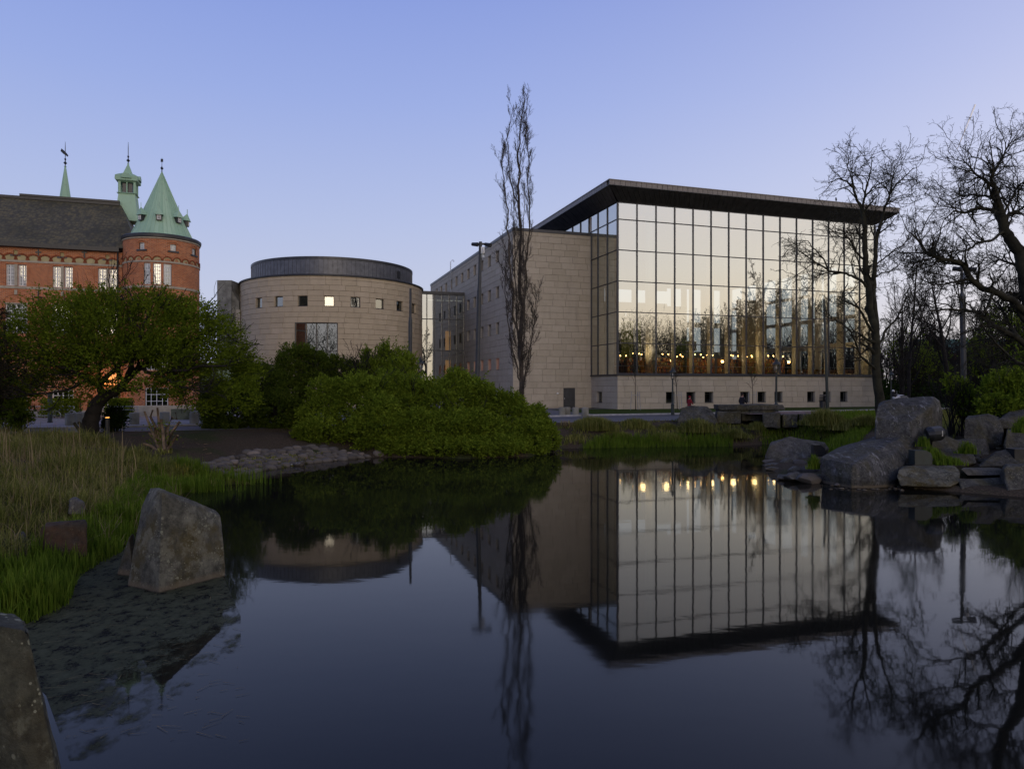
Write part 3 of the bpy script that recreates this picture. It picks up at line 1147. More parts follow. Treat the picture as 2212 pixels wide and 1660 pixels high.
# ---- the stone wing
wing = empty('stone_wing', C0, ROT, label='tall sandstone clad block with rows of small square windows', cat='building')
WS, WT, WL = -9.66, 6.8, 46.3
zw, hw = 5.9 - 6 * .7217, .7217
ztop = 21.85
ds0, ds1 = fs(1217.3, 6.8), fs(1242.2, 6.8)
stone_face(wing, Vector((WS, WT, 0)), 0, 0, -WS + .04, GZ - .1, ztop - .35, hw, zw, 1.62, [(ds0 - WS, ds1 - WS, GZ - .2, 3.75)], 21)
dr = MB().box((ds0, WT + .03, GZ + .1), (ds1, WT + .12, 3.75)).build('door', M['dmetal'], wing)
MB().box((ds0 + .08, WT - .01, 2.45), (ds0 + .16, WT + .028, 2.6)).build('handle', M['steel'], dr)
wh = []
for k in range(12):
    tc_ = 5.97 + 3.5 * k
    for j in range(4):
        z0 = zw + hw * (6 + 6 * j)
        wh.append((WL - tc_ - .62, WL - tc_ + .62, z0, z0 + 2 * hw))
stone_face(wing, Vector((WS, WT + WL, 0)), -PI / 2, 0, WL - .081, GZ - .1, ztop - .35, hw, zw, 1.62, wh, 22)
for i, H in enumerate(wh):
    lit = (i % 4 == 0 and i < 20)
    recess_window(wing, Vector((WS, WT + WL, 0)), -PI / 2, *H, depth=.5, glow=M['orange_dim'] if lit else None)
MB().box((WS - .06, WT - .06, ztop - .35), (0.0, WT + .5, ztop)).box((WS - .06, WT + .5, ztop - .35), (WS + .5, WT + WL, ztop)).build('coping', M['dmetal'], wing)
MB().box((WS + .1, WT + .1, ztop - .6), (-.01, WT + WL - .1, ztop - .36)).build('roof', M['dmetal'], wing)
MB().box((WS + .1, WT + .1, GZ), (-.02, WT + .62, GZ + .01)).build('inner_floor', M['black'], wing)
la = MB()
for dx in (0, .4):
    la.tube([(WS - .25, WT + 29.6 + dx, 17.2), (WS - .25, WT + 29.6 + dx, 23.0), (WS + .05, WT + 29.6 + dx, 23.3), (WS + .3, WT + 29.6 + dx, 23.0)], .03, 5)
for k in range(18):
    la.tube([(WS - .25, WT + 29.6, 17.4 + k * .3), (WS - .25, WT + 30.0, 17.4 + k * .3)], .018, 4)
la.build('ladder', M['steel'], wing)
MB().sphere(((1206 * 0 + ds0 - .75), WT - .05, 3.1), (.14, .1, .10), 8, 5).build('wall_light', M['white'], wing)

# ---- glass link
lt0 = WT + 22.3
lk = empty('glass_link', C0, ROT, label='narrow glazed link between the round building and the stone wing', cat='building')
ls0, ls1 = WS - 6.5, WS - .02
lz = [1.42, 4.7, 9.0, 13.4, 16.9]
ncl = 6
for i in range(ncl + 1):
    x = ls0 + (ls1 - ls0) * i / ncl
    MB().box((x - .06, lt0 - .08, GZ), (x + .06, lt0 + .06, 16.9)).build('mullion', M['mullion'], lk)
for z in lz[1:4]:
    MB().box((ls0 + .07, lt0 - .06, z - .06), (ls1 - .07, lt0 + .05, z + .06)).build('transom', M['mullion'], lk)
for i in range(ncl):
    for j in range(4):
        w_ = (ls1 - ls0) / ncl
        m = MB().quad((ls0 + i * w_ + .05, lt0, lz[j] + .05), (ls0 + (i + 1) * w_ - .05, lt0, lz[j] + .05), (ls0 + (i + 1) * w_ - .05, lt0, lz[j + 1] - .05), (ls0 + i * w_ + .05, lt0, lz[j + 1] - .05))
        m.build('pane', M['glass'], lk)
MB().box((ls0 - .15, lt0 - .25, 16.9), (ls1 + .0, lt0 + 9, 17.3)).build('roof', M['dmetal'], lk)
for z in (4.4, 8.6, 12.9):
    MB().box((ls0 + .1, lt0 + .7, z), (ls1 - .1, lt0 + 8, z + .5)).build('floor_slab', M['slatewall'], lk)
MB().box((ls0, lt0 + 8, GZ), (ls1, lt0 + 8.3, 16.9)).build('back_wall', M['slatewall'], lk)
for z in (4.95, 9.15):
    MB().box((ls0 + 4.2, lt0 + 2.0, z), (ls0 + 4.95, lt0 + 2.1, z + 2.8)).build('lit_opening', M['orange'], lk)
for k in range(4):
    MB().box((ls0 + 1.5 + k * 1.3, lt0 + 1.2, 16.2), (ls0 + 2.5 + k * 1.3, lt0 + 1.35, 16.28)).build('strip_light', M['tube'], lk)

# ---- round building
RC = Vector((-23.2, 92.1, 0))
RR = 11.4
rot = empty('round_building', RC, 0, label='round sandstone clad drum with eight small square windows and a zinc clad top', cat='building')
A0 = math.atan2(-RC.y, -RC.x)       # direction towards the camera


def rang(px):
    """angle on the drum of the surface point seen at picture column px"""
    u = (px - CX) / FPX
    d = Vector((u, 1)).normalized()
    o = RC.xy
    bq = d.dot(o)
    disc = bq * bq - (o.dot(o) - RR * RR)
    p = d * (bq - math.sqrt(max(disc, 0)))
    v = p - o
    return math.atan2(v.y, v.x)


rzt = 16.55
rh_, rz_ = .615, 13.05 - 4 * 2.46
wz_a, wz_b = rz_ + rh_ * math.floor((13.35 - rz_) / rh_), 0
wz_a = rz_ + rh_ * 16
wz_b = wz_a + 2 * rh_
wpx = [(700 + z_ / 2.458) * .6104 for z_ in (530, 702, 912, 1142, 1372, 1585, 1758, 1880)]
wang = [rang(p_) for p_ in wpx]
hw_ = .58 / RR
big0, big1 = rang(637), rang(729.5)
rholes = [((a % (2 * PI)) * RR - .58, (a % (2 * PI)) * RR + .58, wz_a, wz_b) for a in wang]
bz0, bz1 = 4.6, rz_ + rh_ * 13
rholes.append(((big0 % (2 * PI)) * RR, (big1 % (2 * PI)) * RR, 4.6, bz1))
am = A0 % (2 * PI)
u_lo, u_hi = (am - 1.75) * RR, (am + 1.75) * RR
cells = course_cells(u_lo, u_hi, GZ - .1, rzt, rh_, rz_, 1.75, rholes, 31)
cells.sort(key=lambda c_: (abs((c_[0] + c_[1]) / 2 / RR - am) > 1.35, (c_[3] < 6), abs((c_[0] + c_[1]) / 2 / RR - am)))
rest = MB()
rr = random.Random(8)
for i, (a, b_, c_, d_) in enumerate(cells):
    ang = (a + b_) / 2 / RR
    w_ = (b_ - a) - GAP
    rad = RR + rr.uniform(-.006, .006)
    phi = ang + PI / 2
    Rm = Matrix.Rotation(phi, 3, 'Z')
    p = Vector((math.cos(ang) * rad, math.sin(ang) * rad, c_ + GAP / 2)) - Rm @ Vector((w_ / 2, 0, 0))
    sc_ = (w_, .10, d_ - c_ - GAP)
    if i < 300:
        link('stone_block', block_me2, None, rot, p, (0, 0, phi), sc_)
    else:
        rest.add([Rm @ Vector((v[0] * sc_[0], v[1] * sc_[1], v[2] * sc_[2])) + p for v in unit.v], unit.f)
rest.build('distant_stone_blocks', M['stone_round'], rot, kind='stuff')
bk = MB()
for (a, b_, c_, d_) in course_cells(0, 2 * PI * RR, GZ - .1, rzt, rh_, rz_, .9, rholes, 31):
    r_ = RR - .11
    bk.quad((r_ * math.cos(a / RR), r_ * math.sin(a / RR), c_), (r_ * math.cos(b_ / RR), r_ * math.sin(b_ / RR), c_), (r_ * math.cos(b_ / RR), r_ * math.sin(b_ / RR), d_), (r_ * math.cos(a / RR), r_ * math.sin(a / RR), d_))
bk.build('wall_backing', M['joint'], rot)
for a in wang:
    o_ = Vector((math.cos(a), math.sin(a), 0)) * (RR - .02)
    Rm = Matrix.Rotation(a + PI / 2, 3, 'Z')
    recess_window(rot, o_ - Rm @ Vector((.58, 0, 0)), a + PI / 2, 0, 1.16, wz_a, wz_b, .33)
# the large flat window
pa = Vector((math.cos(big0), math.sin(big0), 0)) * (RR + .03)
pb = Vector((math.cos(big1), math.sin(big1), 0)) * (RR + .03)
bwL = (pb - pa).length
phi = math.atan2((pb - pa).y, (pb - pa).x)
bwm = MB()
for k in range(5):
    x = bwL * k / 4
    bwm.box((x - .05 + (.05 if k == 0 else 0) - (.05 if k == 4 else 0), .0, 4.6), (x + .05 + (.05 if k == 0 else 0) - (.05 if k == 4 else 0), .35, bz1))
bwm.box((.1, .01, bz1 - .1), (bwL - .1, .34, bz1))
bwm.box((.1, .01, 4.6), (bwL - .1, .34, 4.7))
bwm.box((.06, .02, 7.9), (bwL - .06, .3, 7.98))
Rm = Matrix.Rotation(phi, 3, 'Z')
bwm.v = [tuple(Rm @ Vector(v) + pa) for v in bwm.v]
bwo = bwm.build('window', M['dmetal'], rot)
for k in range(4):
    for z0_, z1_ in ((4.7, 7.9), (7.98, bz1 - .1)):
        a_ = pr.uniform(-.006, .006)
        m = MB().quad((bwL * k / 4 + .05, .15 + a_, z0_), (bwL * (k + 1) / 4 - .05, .15 - a_, z0_), (bwL * (k + 1) / 4 - .05, .15 - a_, z1_), (bwL * k / 4 + .05, .15 + a_, z1_))
        m.v = [tuple(Rm @ Vector(v) + pa) for v in m.v]
        m.build('pane', M['glass_dark'], bwo)
m = MB().box((0, 1.5, 4.6), (bwL, 1.6, bz1))
m.v = [tuple(Rm @ Vector(v) + pa) for v in m.v]
m.build('room_behind', M['black'], bwo)
MB().lathe([(RR - .4, rzt), (RR + .16, rzt), (RR + .18, rzt + .16), (RR + .02, rzt + .22), (RR - 1.5, rzt + .45)], 96).build('rim', M['dmetal'], rot, smooth=False)
DR = 10.1
MB().lathe([(DR - .08, rzt + .2), (DR - .08, 18.7)], 96).build('drum_core', M['joint'], rot)
MB().lathe([(DR - .2, 18.7), (DR + .06, 18.7), (DR + .06, 19.0), (DR - .5, 19.06), (0.01, 19.1)], 96).build('roof', M['dmetal'], rot)
npan = 120
pwid = 2 * PI * DR / npan
pme = MB().box((-pwid / 2 + .02, 0, 0), (pwid / 2 - .02, .05, 18.7 - rzt - .22)).box((-pwid / 2 - .012, -.03, 0), (-pwid / 2 + .012, .04, 18.7 - rzt - .22)).mesh('zinc_panel')
pme.materials.append(simple('zinc_panel', (.12, .125, .14), .45, .15, 2, .5, .3))
for k in range(npan):
    a = 2 * PI * k / npan
    if math.cos(a - A0) < -.15:
        continue
    link('zinc_panel', pme, None, rot, (DR * math.cos(a), DR * math.sin(a), rzt + .21), (0, 0, a + PI / 2))
a = rang(880)
MB().rbox((DR * math.cos(a) * 1.002, DR * math.sin(a) * 1.002, 17.75), (.5, .12, .9), a + PI / 2).build('louvre', M['black'], rot)

# concrete stair tower with a sloping shoulder
ct = empty('concrete_tower', (gp(485, 86, 0).x, 86, GZ), 0, label='raw concrete tower with a sloped shoulder left of the round building', cat='tower')
x0, x1, x2, x3 = gp(469, 86, 0).x, gp(489, 86, 0).x, gp(500, 86, 0).x, gp(519, 87, 0).x
zt = EYE + 231 / FPX * 86
m = MB().box((x0, 86, GZ), (x2, 89.5, zt))
m.build('shaft', M['concrete'], ct, world=True)
m = MB()
z_a, z_b = EYE + 208 / FPX * 86, EYE + 185 / FPX * 86
m.add([(x2, 86.2, GZ), (x3, 86.6, GZ), (x3, 86.6, z_b), (x2, 86.2, z_a), (x2, 89, GZ), (x3, 89, GZ), (x3, 89, z_b), (x2, 89, z_a)], [(0, 1, 2, 3), (5, 4, 7, 6), (3, 2, 6, 7), (1, 5, 6, 2), (0, 3, 7, 4)])
m.build('shoulder', M['concrete'], ct, world=True)
MB().box((x3 - .3, 86.3, GZ), (x3 + .25, 86.58, EYE + 168 / FPX * 86)).build('pale_pilaster', M['sandband'], ct, world=True)

# ------------------------------------------------------------------ red brick building
J = Vector((-31.65, 57.5, 0))
red = empty('brick_building', J, ROT, label='old red brick building with white windows and a slate roof', cat='building')


def rs(px, t=0.0):
    u = (px - CX) / FPX
    o = J.xy + BX * t
    return (o.x - u * o.y) / (u * AX.y - AX.x)


def rz(px, py, t=0.0):
    s = rs(px, t)
    d = (J.xy + AX * s + BX * t).y
    return EYE - (py - HY) / FPX * d


def zpx(x, y):      # from the first close-up (0,450), scale 2.458, into picture pixels
    return (x / 2.458 * .6104, (450 + y / 2.458) * .6104)


SL = -22.0
zeave = 14.75
wlist = []          # (s0, s1, z0, z1)
z_t, z_bm = rz(*zpx(140, 1190)), rz(*zpx(140, 1378))
pairs = [((50, 125), (155, 230)), ((458, 530), (558, 632)), ((852, 925), (948, 1020))]
sp_ = [((rs(zpx(a, 0)[0]), rs(zpx(b_, 0)[0])), (rs(zpx(c_, 0)[0]), rs(zpx(d_, 0)[0]))) for (a, b_), (c_, d_) in pairs]
per = (sp_[1][0][0] - sp_[0][0][0] + sp_[2][0][0] - sp_[1][0][0]) / 2
allp = list(sp_)
for k in range(1, 4):
    allp.append(tuple((a - per * k, b_ - per * k) for a, b_ in sp_[0]))
up = [w for p_ in allp for w in p_ if w[0] > SL + .2]
wlist += [(a, b_, z_bm, z_t) for a, b_ in up]
slots = []
for cx_ in (135, 541, 935):
    c_ = rs(zpx(cx_, 0)[0])
    slots.append((c_ - .14, c_ + .14, rz(*zpx(135, 1105)), rz(*zpx(135, 1068))))
# middle floor arched windows and ground floor windows
zm_t, zm_b = rz(*zpx(140, 1532)), rz(*zpx(140, 1532)) - 2.3
mid = []
for p_ in allp:
    mid.append((p_[0][0] - .05, p_[1][1] + .05, zm_b, zm_t))
gtop = EYE - (1000 + 930 / 2.458) * .6104 / FPX * 0 - ((1000 + 930 / 2.458) * .6104 - HY) / FPX * 55
gbot = EYE - ((1000 + 1140 / 2.458) * .6104 - HY) / FPX * 55
gnd = [(m_[0], m_[1], gbot, gtop) for m_ in mid if m_[0] > SL]
mid = [m_ for m_ in mid if m_[0] > SL]
allholes = wlist + slots + mid + gnd
wall_grid([SL, -.02], [GZ, zeave], allholes, 0, .35).build('wall', M['brick'], red)
MB().box((SL, -.05, GZ), (-.02, -.002, GZ + .55)).build('plinth', M['sandband'], red)


def sash(parent, s0, s1, z0, z1, nx_, nz_, y=.16, mat=None):
    f = MB()
    e = .07
    f.box((s0, y, z0), (s0 + e, y + .08, z1)).box((s1 - e, y, z0), (s1, y + .08, z1)).box((s0 + e, y, z0), (s1 - e, y + .08, z0 + e)).box((s0 + e, y, z1 - e), (s1 - e, y + .08, z1))
    for k in range(1, nx_):
        x = s0 + (s1 - s0) * k / nx_
        t2 = .045 if (nx_ == 4 and k == 2) else .02
        f.box((x - t2, y + .01, z0 + e), (x + t2, y + .06, z1 - e))
    for k in range(1, nz_):
        z = z0 + (z1 - z0) * k / nz_
        t2 = .035 if k == nz_ // 2 else .018
        f.box((s0 + e, y + .015, z - t2), (s1 - e, y + .055, z + t2))
    w_ = f.build('window', M['white'], parent)
    MB().quad((s0 + e, y + .07, z0 + e), (s1 - e, y + .07, z0 + e), (s1 - e, y + .07, z1 - e), (s0 + e, y + .07, z1 - e)).build('pane', M['glass_dark'], w_)
    MB().quad((s0, y + .18, z0), (s1, y + .18, z0), (s1, y + .18, z1), (s0, y + .18, z1)).build('blind', mat or M['cream'], w_)


for a, b_, c_, d_ in wlist:
    sash(red, a, b_, c_, d_, 4, 6)
for a, b_, c_, d_ in mid:
    sash(red, a, b_, c_, d_, 4, 4)
for a, b_, c_, d_ in gnd:
    sash(red, a, b_, c_, d_, 4, 4, mat=M['black'])
for a, b_, c_, d_ in slots:
    MB().box((a, .12, c_), (b_, .2, d_)).build('slot_window', M['archfill'], red)
    MB().box((a - .2, -.06, c_ - .14), (b_ + .2, .1, c_ - .002)).build('sill', M['dmetal'], red)
# string courses, stone jambs
zs = rz(*zpx(140, 1172))
MB().box((SL, -.04, zs), (-.02, -.002, zs + .16)).build('string_course', M['sandband'], red)
MB().box((SL, -.05, z_bm - .22), (-.02, -.002, z_bm - .03)).build('string_course', M['sandband'], red)
for p_ in allp:
    a, b_ = p_[0][1], p_[1][0]
    if a > SL:
        MB().box((a + .01, -.035, z_bm), (b_ - .01, .12, z_t)).build('stone_jamb', M['sandband'], red)


def arch(parent, cx_, z, r_, mat_fill, mat_ring, y=-.03, ring=.13, n=12, rise=1.0, at=None):
    f = MB()
    pts = [(cx_ + r_ * math.cos(PI * k / n), z + r_ * rise * math.sin(PI * k / n)) for k in range(n + 1)]
    vs = [(x, y + .025, zz) for x, zz in pts]
    f.add(vs, [tuple(range(n, -1, -1))])
    g = MB()
    for k in range(n):
        a0_, a1_ = PI * k / n, PI * (k + 1) / n - .02
        q = []
        for yy in (y - .03, y + .03):
            for rr_, aa in ((r_, a0_), (r_ + ring, a0_), (r_ + ring, a1_), (r_, a1_)):
                q.append((cx_ + rr_ * math.cos(aa), yy, z + (rr_ * rise) * math.sin(aa)))
        g.add(q, [(0, 1, 2, 3), (7, 6, 5, 4), (0, 4, 5, 1), (2, 6, 7, 3), (1, 5, 6, 2), (3, 7, 4, 0)])
    if at:
        f.v = [at(v) for v in f.v]
        g.v = [at(v) for v in g.v]
    a_ = g.build('arch', mat_ring, parent)
    f.build('arch_infill', mat_fill, a_)


za = zs + .17
acs = [rs(zpx(x, 0)[0]) for x in (85, 190, 292, 394, 494, 595, 691, 790, 888, 982)]
sp2 = (acs[-1] - acs[0]) / 9
k = 0
while acs[0] - sp2 * (k + 1) > SL + .5:
    k += 1
    acs.append(acs[0] - sp2 * k)
for c_ in acs[:10] + acs[10:]:
    arch(red, c_, za, .40, M['archfill'], M['brick_d'])
for m_ in mid:
    arch(red, (m_[0] + m_[1]) / 2, zm_t + .05, (m_[1] - m_[0]) / 2 + .1, M['brick'], M['brick'], ring=.22, rise=.75)
    cc_ = (m_[0] + m_[1]) / 2
    MB().box((cc_ - .1, -.1, zm_t + .05 + ((m_[1] - m_[0]) / 2 + .1) * .75), (cc_ + .1, -.065, zm_t + .5 + ((m_[1] - m_[0]) / 2) * .75)).build('keystone', M['sandband'], red)
    MB().box((m_[0] - .05, -.04, zm_t - .02), (m_[1] + .05, .1, zm_t + .05)).build('lintel', M['sandband'], red)
for x0_, x1_ in ((258, 418), (645, 818)):
    a, b_ = rs(zpx(x0_, 0)[0]), rs(zpx(x1_, 0)[0])
    MB().box((a, -.03, z_bm + .1), (b_, -.002, z_t - .05)).build('herringbone_panel', M['brick_h'], red)
for x_ in (335, 735):
    c_ = rs(zpx(x_, 0)[0])
    zc = rz(*zpx(x_, 1095))
    MB().box((c_ - .05, -.05, zc - .42), (c_ + .05, -.01, zc + .3)).box((c_ - .2, -.055, zc + .02), (c_ + .2, -.012, zc + .12)).build('iron_anchor', M['black'], red)
cst = rs(zpx(335, 0)[0])
zc = rz(*zpx(335, 1490))
MB().tube([(cst, -.06, zc - .6), (cst, -.06, zc + .6)], .05, 5).tube([(cst - .3, -.06, zc + .1), (cst + .3, -.06, zc + .1)], .05, 5).tube([(cst - .22, -.06, zc - .3), (cst + .22, -.06, zc - .3)], .05, 5).build('iron_anchor', M['black'], red)
# gutter and roof
gut = MB().box((SL, -.42, zeave), (-.2, .1, zeave + .32))
gut.build('gutter', M['black'], red)
zr, tr_ = 20.0, 6.2
zr0 = zeave + .3
endr = -.9
rf = MB()
rf.add([(SL, -.35, zr0), (1.2, -.35, zr0), (-1.3, tr_, zr), (SL, tr_, zr)], [(0, 1, 2, 3)])
rf.add([(1.2, -.35, zr0), (1.2, 2 * tr_, zr0), (-1.3, tr_, zr)], [(0, 1, 2)])
rf.add([(1.2, 2 * tr_, zr0), (SL, 2 * tr_, zr0), (SL, tr_, zr), (-1.3, tr_, zr)], [(0, 1, 2, 3)])
rf.build('roof', M['slate'], red)
MB().box((SL, tr_ - .15, zr - .05), (-1.4, tr_ + .15, zr + .18)).box((-9.0, tr_ - .22, zr + .18), (-1.4, tr_ + .1, zr + .36)).build('ridge', M['black'], red)
dp = MB().tube([(-.32, -.2, zeave), (-.32, -.12, GZ)], .06, 6)
dp.build('downpipe', M['black'], red)
# right flank behind the tower and a lit arched doorway
MB().box((-.01, 1.0, GZ), (3.3, 12, zeave)).build('side_wall', M['brick'], red)
arch(red, rs(248), 3.95, 1.0, M['orange_dim'], M['brick'], ring=.25)
MB().sphere((rs(225), -.35, EYE - (823 - HY) / FPX * 56.5), .11, 8, 6).build('wall_lamp', M['bulb'], red)
l = bpy.data.lights.new('doorway_light', 'POINT')
l.energy, l.color, l.shadow_soft_size = 26, (1, .5, .15), .2
lo = bpy.data.objects.new('doorway_light', l)
COL.objects.link(lo)
v = J.xy + AX * rs(232) + BX * -.9
lo.location = (v.x, v.y, 4.4)

# ---- round tower
TC, TR = Vector((-29.2, 59.0, 0)), 2.87
tow = empty('round_tower', TC, 0, label='round red brick corner tower with a green copper cone roof', cat='tower')
TA = math.atan2(-TC.y, -TC.x)


def tang(px):
    u = (px - CX) / FPX
    d = Vector((u, 1)).normalized()
    o = TC.xy
    bq = d.dot(o)
    disc = bq * bq - (o.dot(o) - TR * TR)
    p = d * (bq - math.sqrt(max(disc, 0)))
    v = p - o
    return math.atan2(v.y, v.x) % (2 * PI), p.y


def tpos(u, y, z):      # u = arc length, y = inward depth
    a = u / TR
    r_ = TR - y
    return (r_ * math.cos(a), r_ * math.sin(a), z)


tholes = []
ztw = 15.75


def tz_(px, py):
    return EYE - (py - HY) / FPX * tang(px)[1]


smallw = []
for xa, xb in ((1213, 1256), (1482, 1532), (1672, 1702)):
    px_a, px_b = zpx(xa, 0)[0], zpx(xb, 0)[0]
    a0_ = tang(px_a)[0] * TR
    a1_ = tang(px_b)[0] * TR
    zc = tz_(px_a, zpx(0, 1025)[1])
    smallw.append((a0_, max(a1_, a0_ + .35), 14.78, 15.3))
tall = []
for xa, xb in ((1252, 1308), (1333, 1402), (1423, 1492)):
    tall.append((tang(zpx(xa, 0)[0])[0] * TR, tang(zpx(xb, 0)[0])[0] * TR, 12.0, 13.7))
tg = [(tang(zpx(1262, 0)[0])[0] * TR, tang(zpx(1465, 0)[0])[0] * TR, gbot - .1, gtop + .15), (tang(zpx(1262, 0)[0])[0] * TR, tang(zpx(1465, 0)[0])[0] * TR, 5.2, 7.6)]
tholes = smallw + tall + tg
base_u = sorted(set([0, 2 * PI * TR] + [h[0] for h in tholes] + [h[1] for h in tholes] + list(np.arange(0, 2 * PI * TR, .42))))
base_z = sorted(set([GZ, ztw] + [h[2] for h in tholes] + [h[3] for h in tholes]))
m = MB()
for i in range(len(base_u) - 1):
    for j in range(len(base_z) - 1):
        cu, cz = (base_u[i] + base_u[i + 1]) / 2, (base_z[j] + base_z[j + 1]) / 2
        if any(h[0] < cu < h[1] and h[2] < cz < h[3] for h in tholes):
            continue
        m.quad(tpos(base_u[i], 0, base_z[j]), tpos(base_u[i + 1], 0, base_z[j]), tpos(base_u[i + 1], 0, base_z[j + 1]), tpos(base_u[i], 0, base_z[j + 1]))
m.build('wall', M['brick_t'], tow)
MB().lathe([(TR - .3, GZ), (TR - .3, ztw)], 24).build('inner_wall', M['black'], tow)


def tsash(u0, u1, z0, z1, nx_, nz_, bl_):
    f = MB()
    e = .06
    n_ = max(2, int((u1 - u0) / .4))

    def bx(a, b_, c_, d_, y0=.10, y1=.16):
        f.add([tpos(a, y0, c_), tpos(b_, y0, c_), tpos(b_, y0, d_), tpos(a, y0, d_), tpos(a, y1, c_), tpos(b_, y1, c_), tpos(b_, y1, d_), tpos(a, y1, d_)], [(0, 1, 2, 3), (0, 4, 5, 1), (1, 5, 6, 2), (2, 6, 7, 3), (3, 7, 4, 0)])
    bx(u0, u0 + e, z0, z1)
    bx(u1 - e, u1, z0, z1)
    for k in range(nx_):
        a, b_ = u0 + (u1 - u0) * k / nx_, u0 + (u1 - u0) * (k + 1) / nx_
        if k:
            bx(a - .02, a + .02, z0 + e, z1 - e)
        for q in range(nz_ + 1):
            z = z0 + (z1 - z0) * q / nz_
            w2 = e / 2 if q in (0, nz_) else .018
            z = min(max(z, z0 + w2), z1 - w2)
            bx(max(a, u0 + e), min(b_, u1 - e), z - w2, z + w2, .105, .155)
    w_ = f.build('window', M['white'], tow)
    g = MB()
    for k in range(n_):
        a, b_ = u0 + (u1 - u0) * k / n_, u0 + (u1 - u0) * (k + 1) / n_
        g.quad(tpos(a, .13, z0), tpos(b_, .13, z0), tpos(b_, .13, z1), tpos(a, .13, z1))
    g.build('pane', M['glass_dark'], w_)
    g2 = MB()
    for k in range(n_):
        a, b_ = u0 + (u1 - u0) * k / n_, u0 + (u1 - u0) * (k + 1) / n_
        g2.quad(tpos(a, .25, z0), tpos(b_, .25, z0), tpos(b_, .25, z1), tpos(a, .25, z1))
    g2.build('blind', bl_, w_)


for h in smallw:
    tsash(*h, 3, 3, M['white'])
    f = MB()
    f.add([tpos(h[0] - .2, -.1, h[2] - .14), tpos(h[1] + .2, -.1, h[2] - .14), tpos(h[1] + .2, -.1, h[2] - .02), tpos(h[0] - .2, -.1, h[2] - .02), tpos(h[0] - .2, .1, h[2] - .14), tpos(h[1] + .2, .1, h[2] - .14), tpos(h[1] + .2, .1, h[2] - .02), tpos(h[0] - .2, .1, h[2] - .02)], [(0, 1, 2, 3), (3, 2, 6, 7), (0, 4, 5, 1), (0, 3, 7, 4), (1, 5, 6, 2)])
    f.build('sill', M['dmetal'], tow)
    arch(tow, (h[0] + h[1]) / 2, h[3], (h[1] - h[0]) / 2 + .12, M['brick_t'], M['brick'], ring=.12, rise=.5, at=lambda v: tpos(*v))
for h in tall:
    tsash(*h, 4, 6, M['white'])
for h in tg:
    tsash(*h, 4, 4, M['black'])
zarc = 13.82
for k in range(16):
    u_ = ((tall[1][0] + tall[1][1]) / 2 + (k - 8) * .73)
    arch(tow, u_, zarc + .1, .28, M['archfill'], M['brick_d'], ring=.09, at=lambda v: tpos(*v))
MB().lathe([(TR + .002, zarc - .07), (TR + .05, zarc - .05), (TR + .05, zarc + .07), (TR + .002, zarc + .09)], 48).build('string_course', M['sandband'], tow)
MB().lathe([(TR + .002, 11.72), (TR + .06, 11.74), (TR + .06, 11.9), (TR + .002, 11.92)], 48).build('string_course', M['sandband'], tow)
MB().lathe([(TR + .002, GZ), (TR + .08, GZ), (TR + .08, GZ + .9), (TR + .002, GZ + .95)], 48).build('plinth', M['sandband'], tow)
MB().lathe([(TR + .002, ztw - .12), (TR + .08, ztw - .08), (TR + .08, ztw), (TR - .2, ztw)], 48).build('cornice', M['sandband'], tow)
MB().lathe([(TR, ztw + .002), (TR + .14, ztw + .06), (TR + .16, ztw + .26), (TR + .06, ztw + .34), (TR - .5, ztw + .36)], 48).build('gutter', M['dmetal'], tow)
# copper cone with seams: strips as parts
zc0, zc1, cr = ztw + .36, 21.74, 2.42
ns = 44
cone = MB()
cme = MB()
h_ = PI / ns
cone_prof = [(cr, zc0), (cr * .80, zc0 + (zc1 - zc0) * .185), (cr * .42, zc0 + (zc1 - zc0) * .57), (.03, zc1)]
sv_, sf_ = [], []
for j, (r_, z) in enumerate(cone_prof):
    sv_ += [(r_ * math.cos(-h_), r_ * math.sin(-h_), z), (r_ * math.cos(h_), r_ * math.sin(h_), z)]
cme.add(sv_, [(2 * j, 2 * j + 1, 2 * j + 3, 2 * j + 2) for j in range(3)])
cme.tube([(r_ * 1.004 * math.cos(h_), r_ * 1.004 * math.sin(h_), z) for r_, z in cone_prof], .022, 3)
cmesh = cme.mesh('copper_strip')
cmesh.materials.append(M['copper'])
for k in range(ns):
    link('copper_strip', cmesh, None, tow, (0, 0, 0), (0, 0, 2 * PI * k / ns))
MB().lathe([(cr - .02, zc0 - .02), (cr + .1, zc0 - .02), (cr + .08, zc0 + .06), (cr - .02, zc0 + .08)], 44).build('cone_skirt', M['copper'], tow)
MB().lathe([(.05, zc1 - .1), (.04, zc1 + .2), (.13, zc1 + .32), (.04, zc1 + .45), (.02, zc1 + .5), (.02, zc1 + 1.15), (.001, zc1 + 1.2)], 8).box((-.1, -.01, zc1 + .85), (.1, .01, zc1 + 1.1)).build('finial', M['black'], tow)
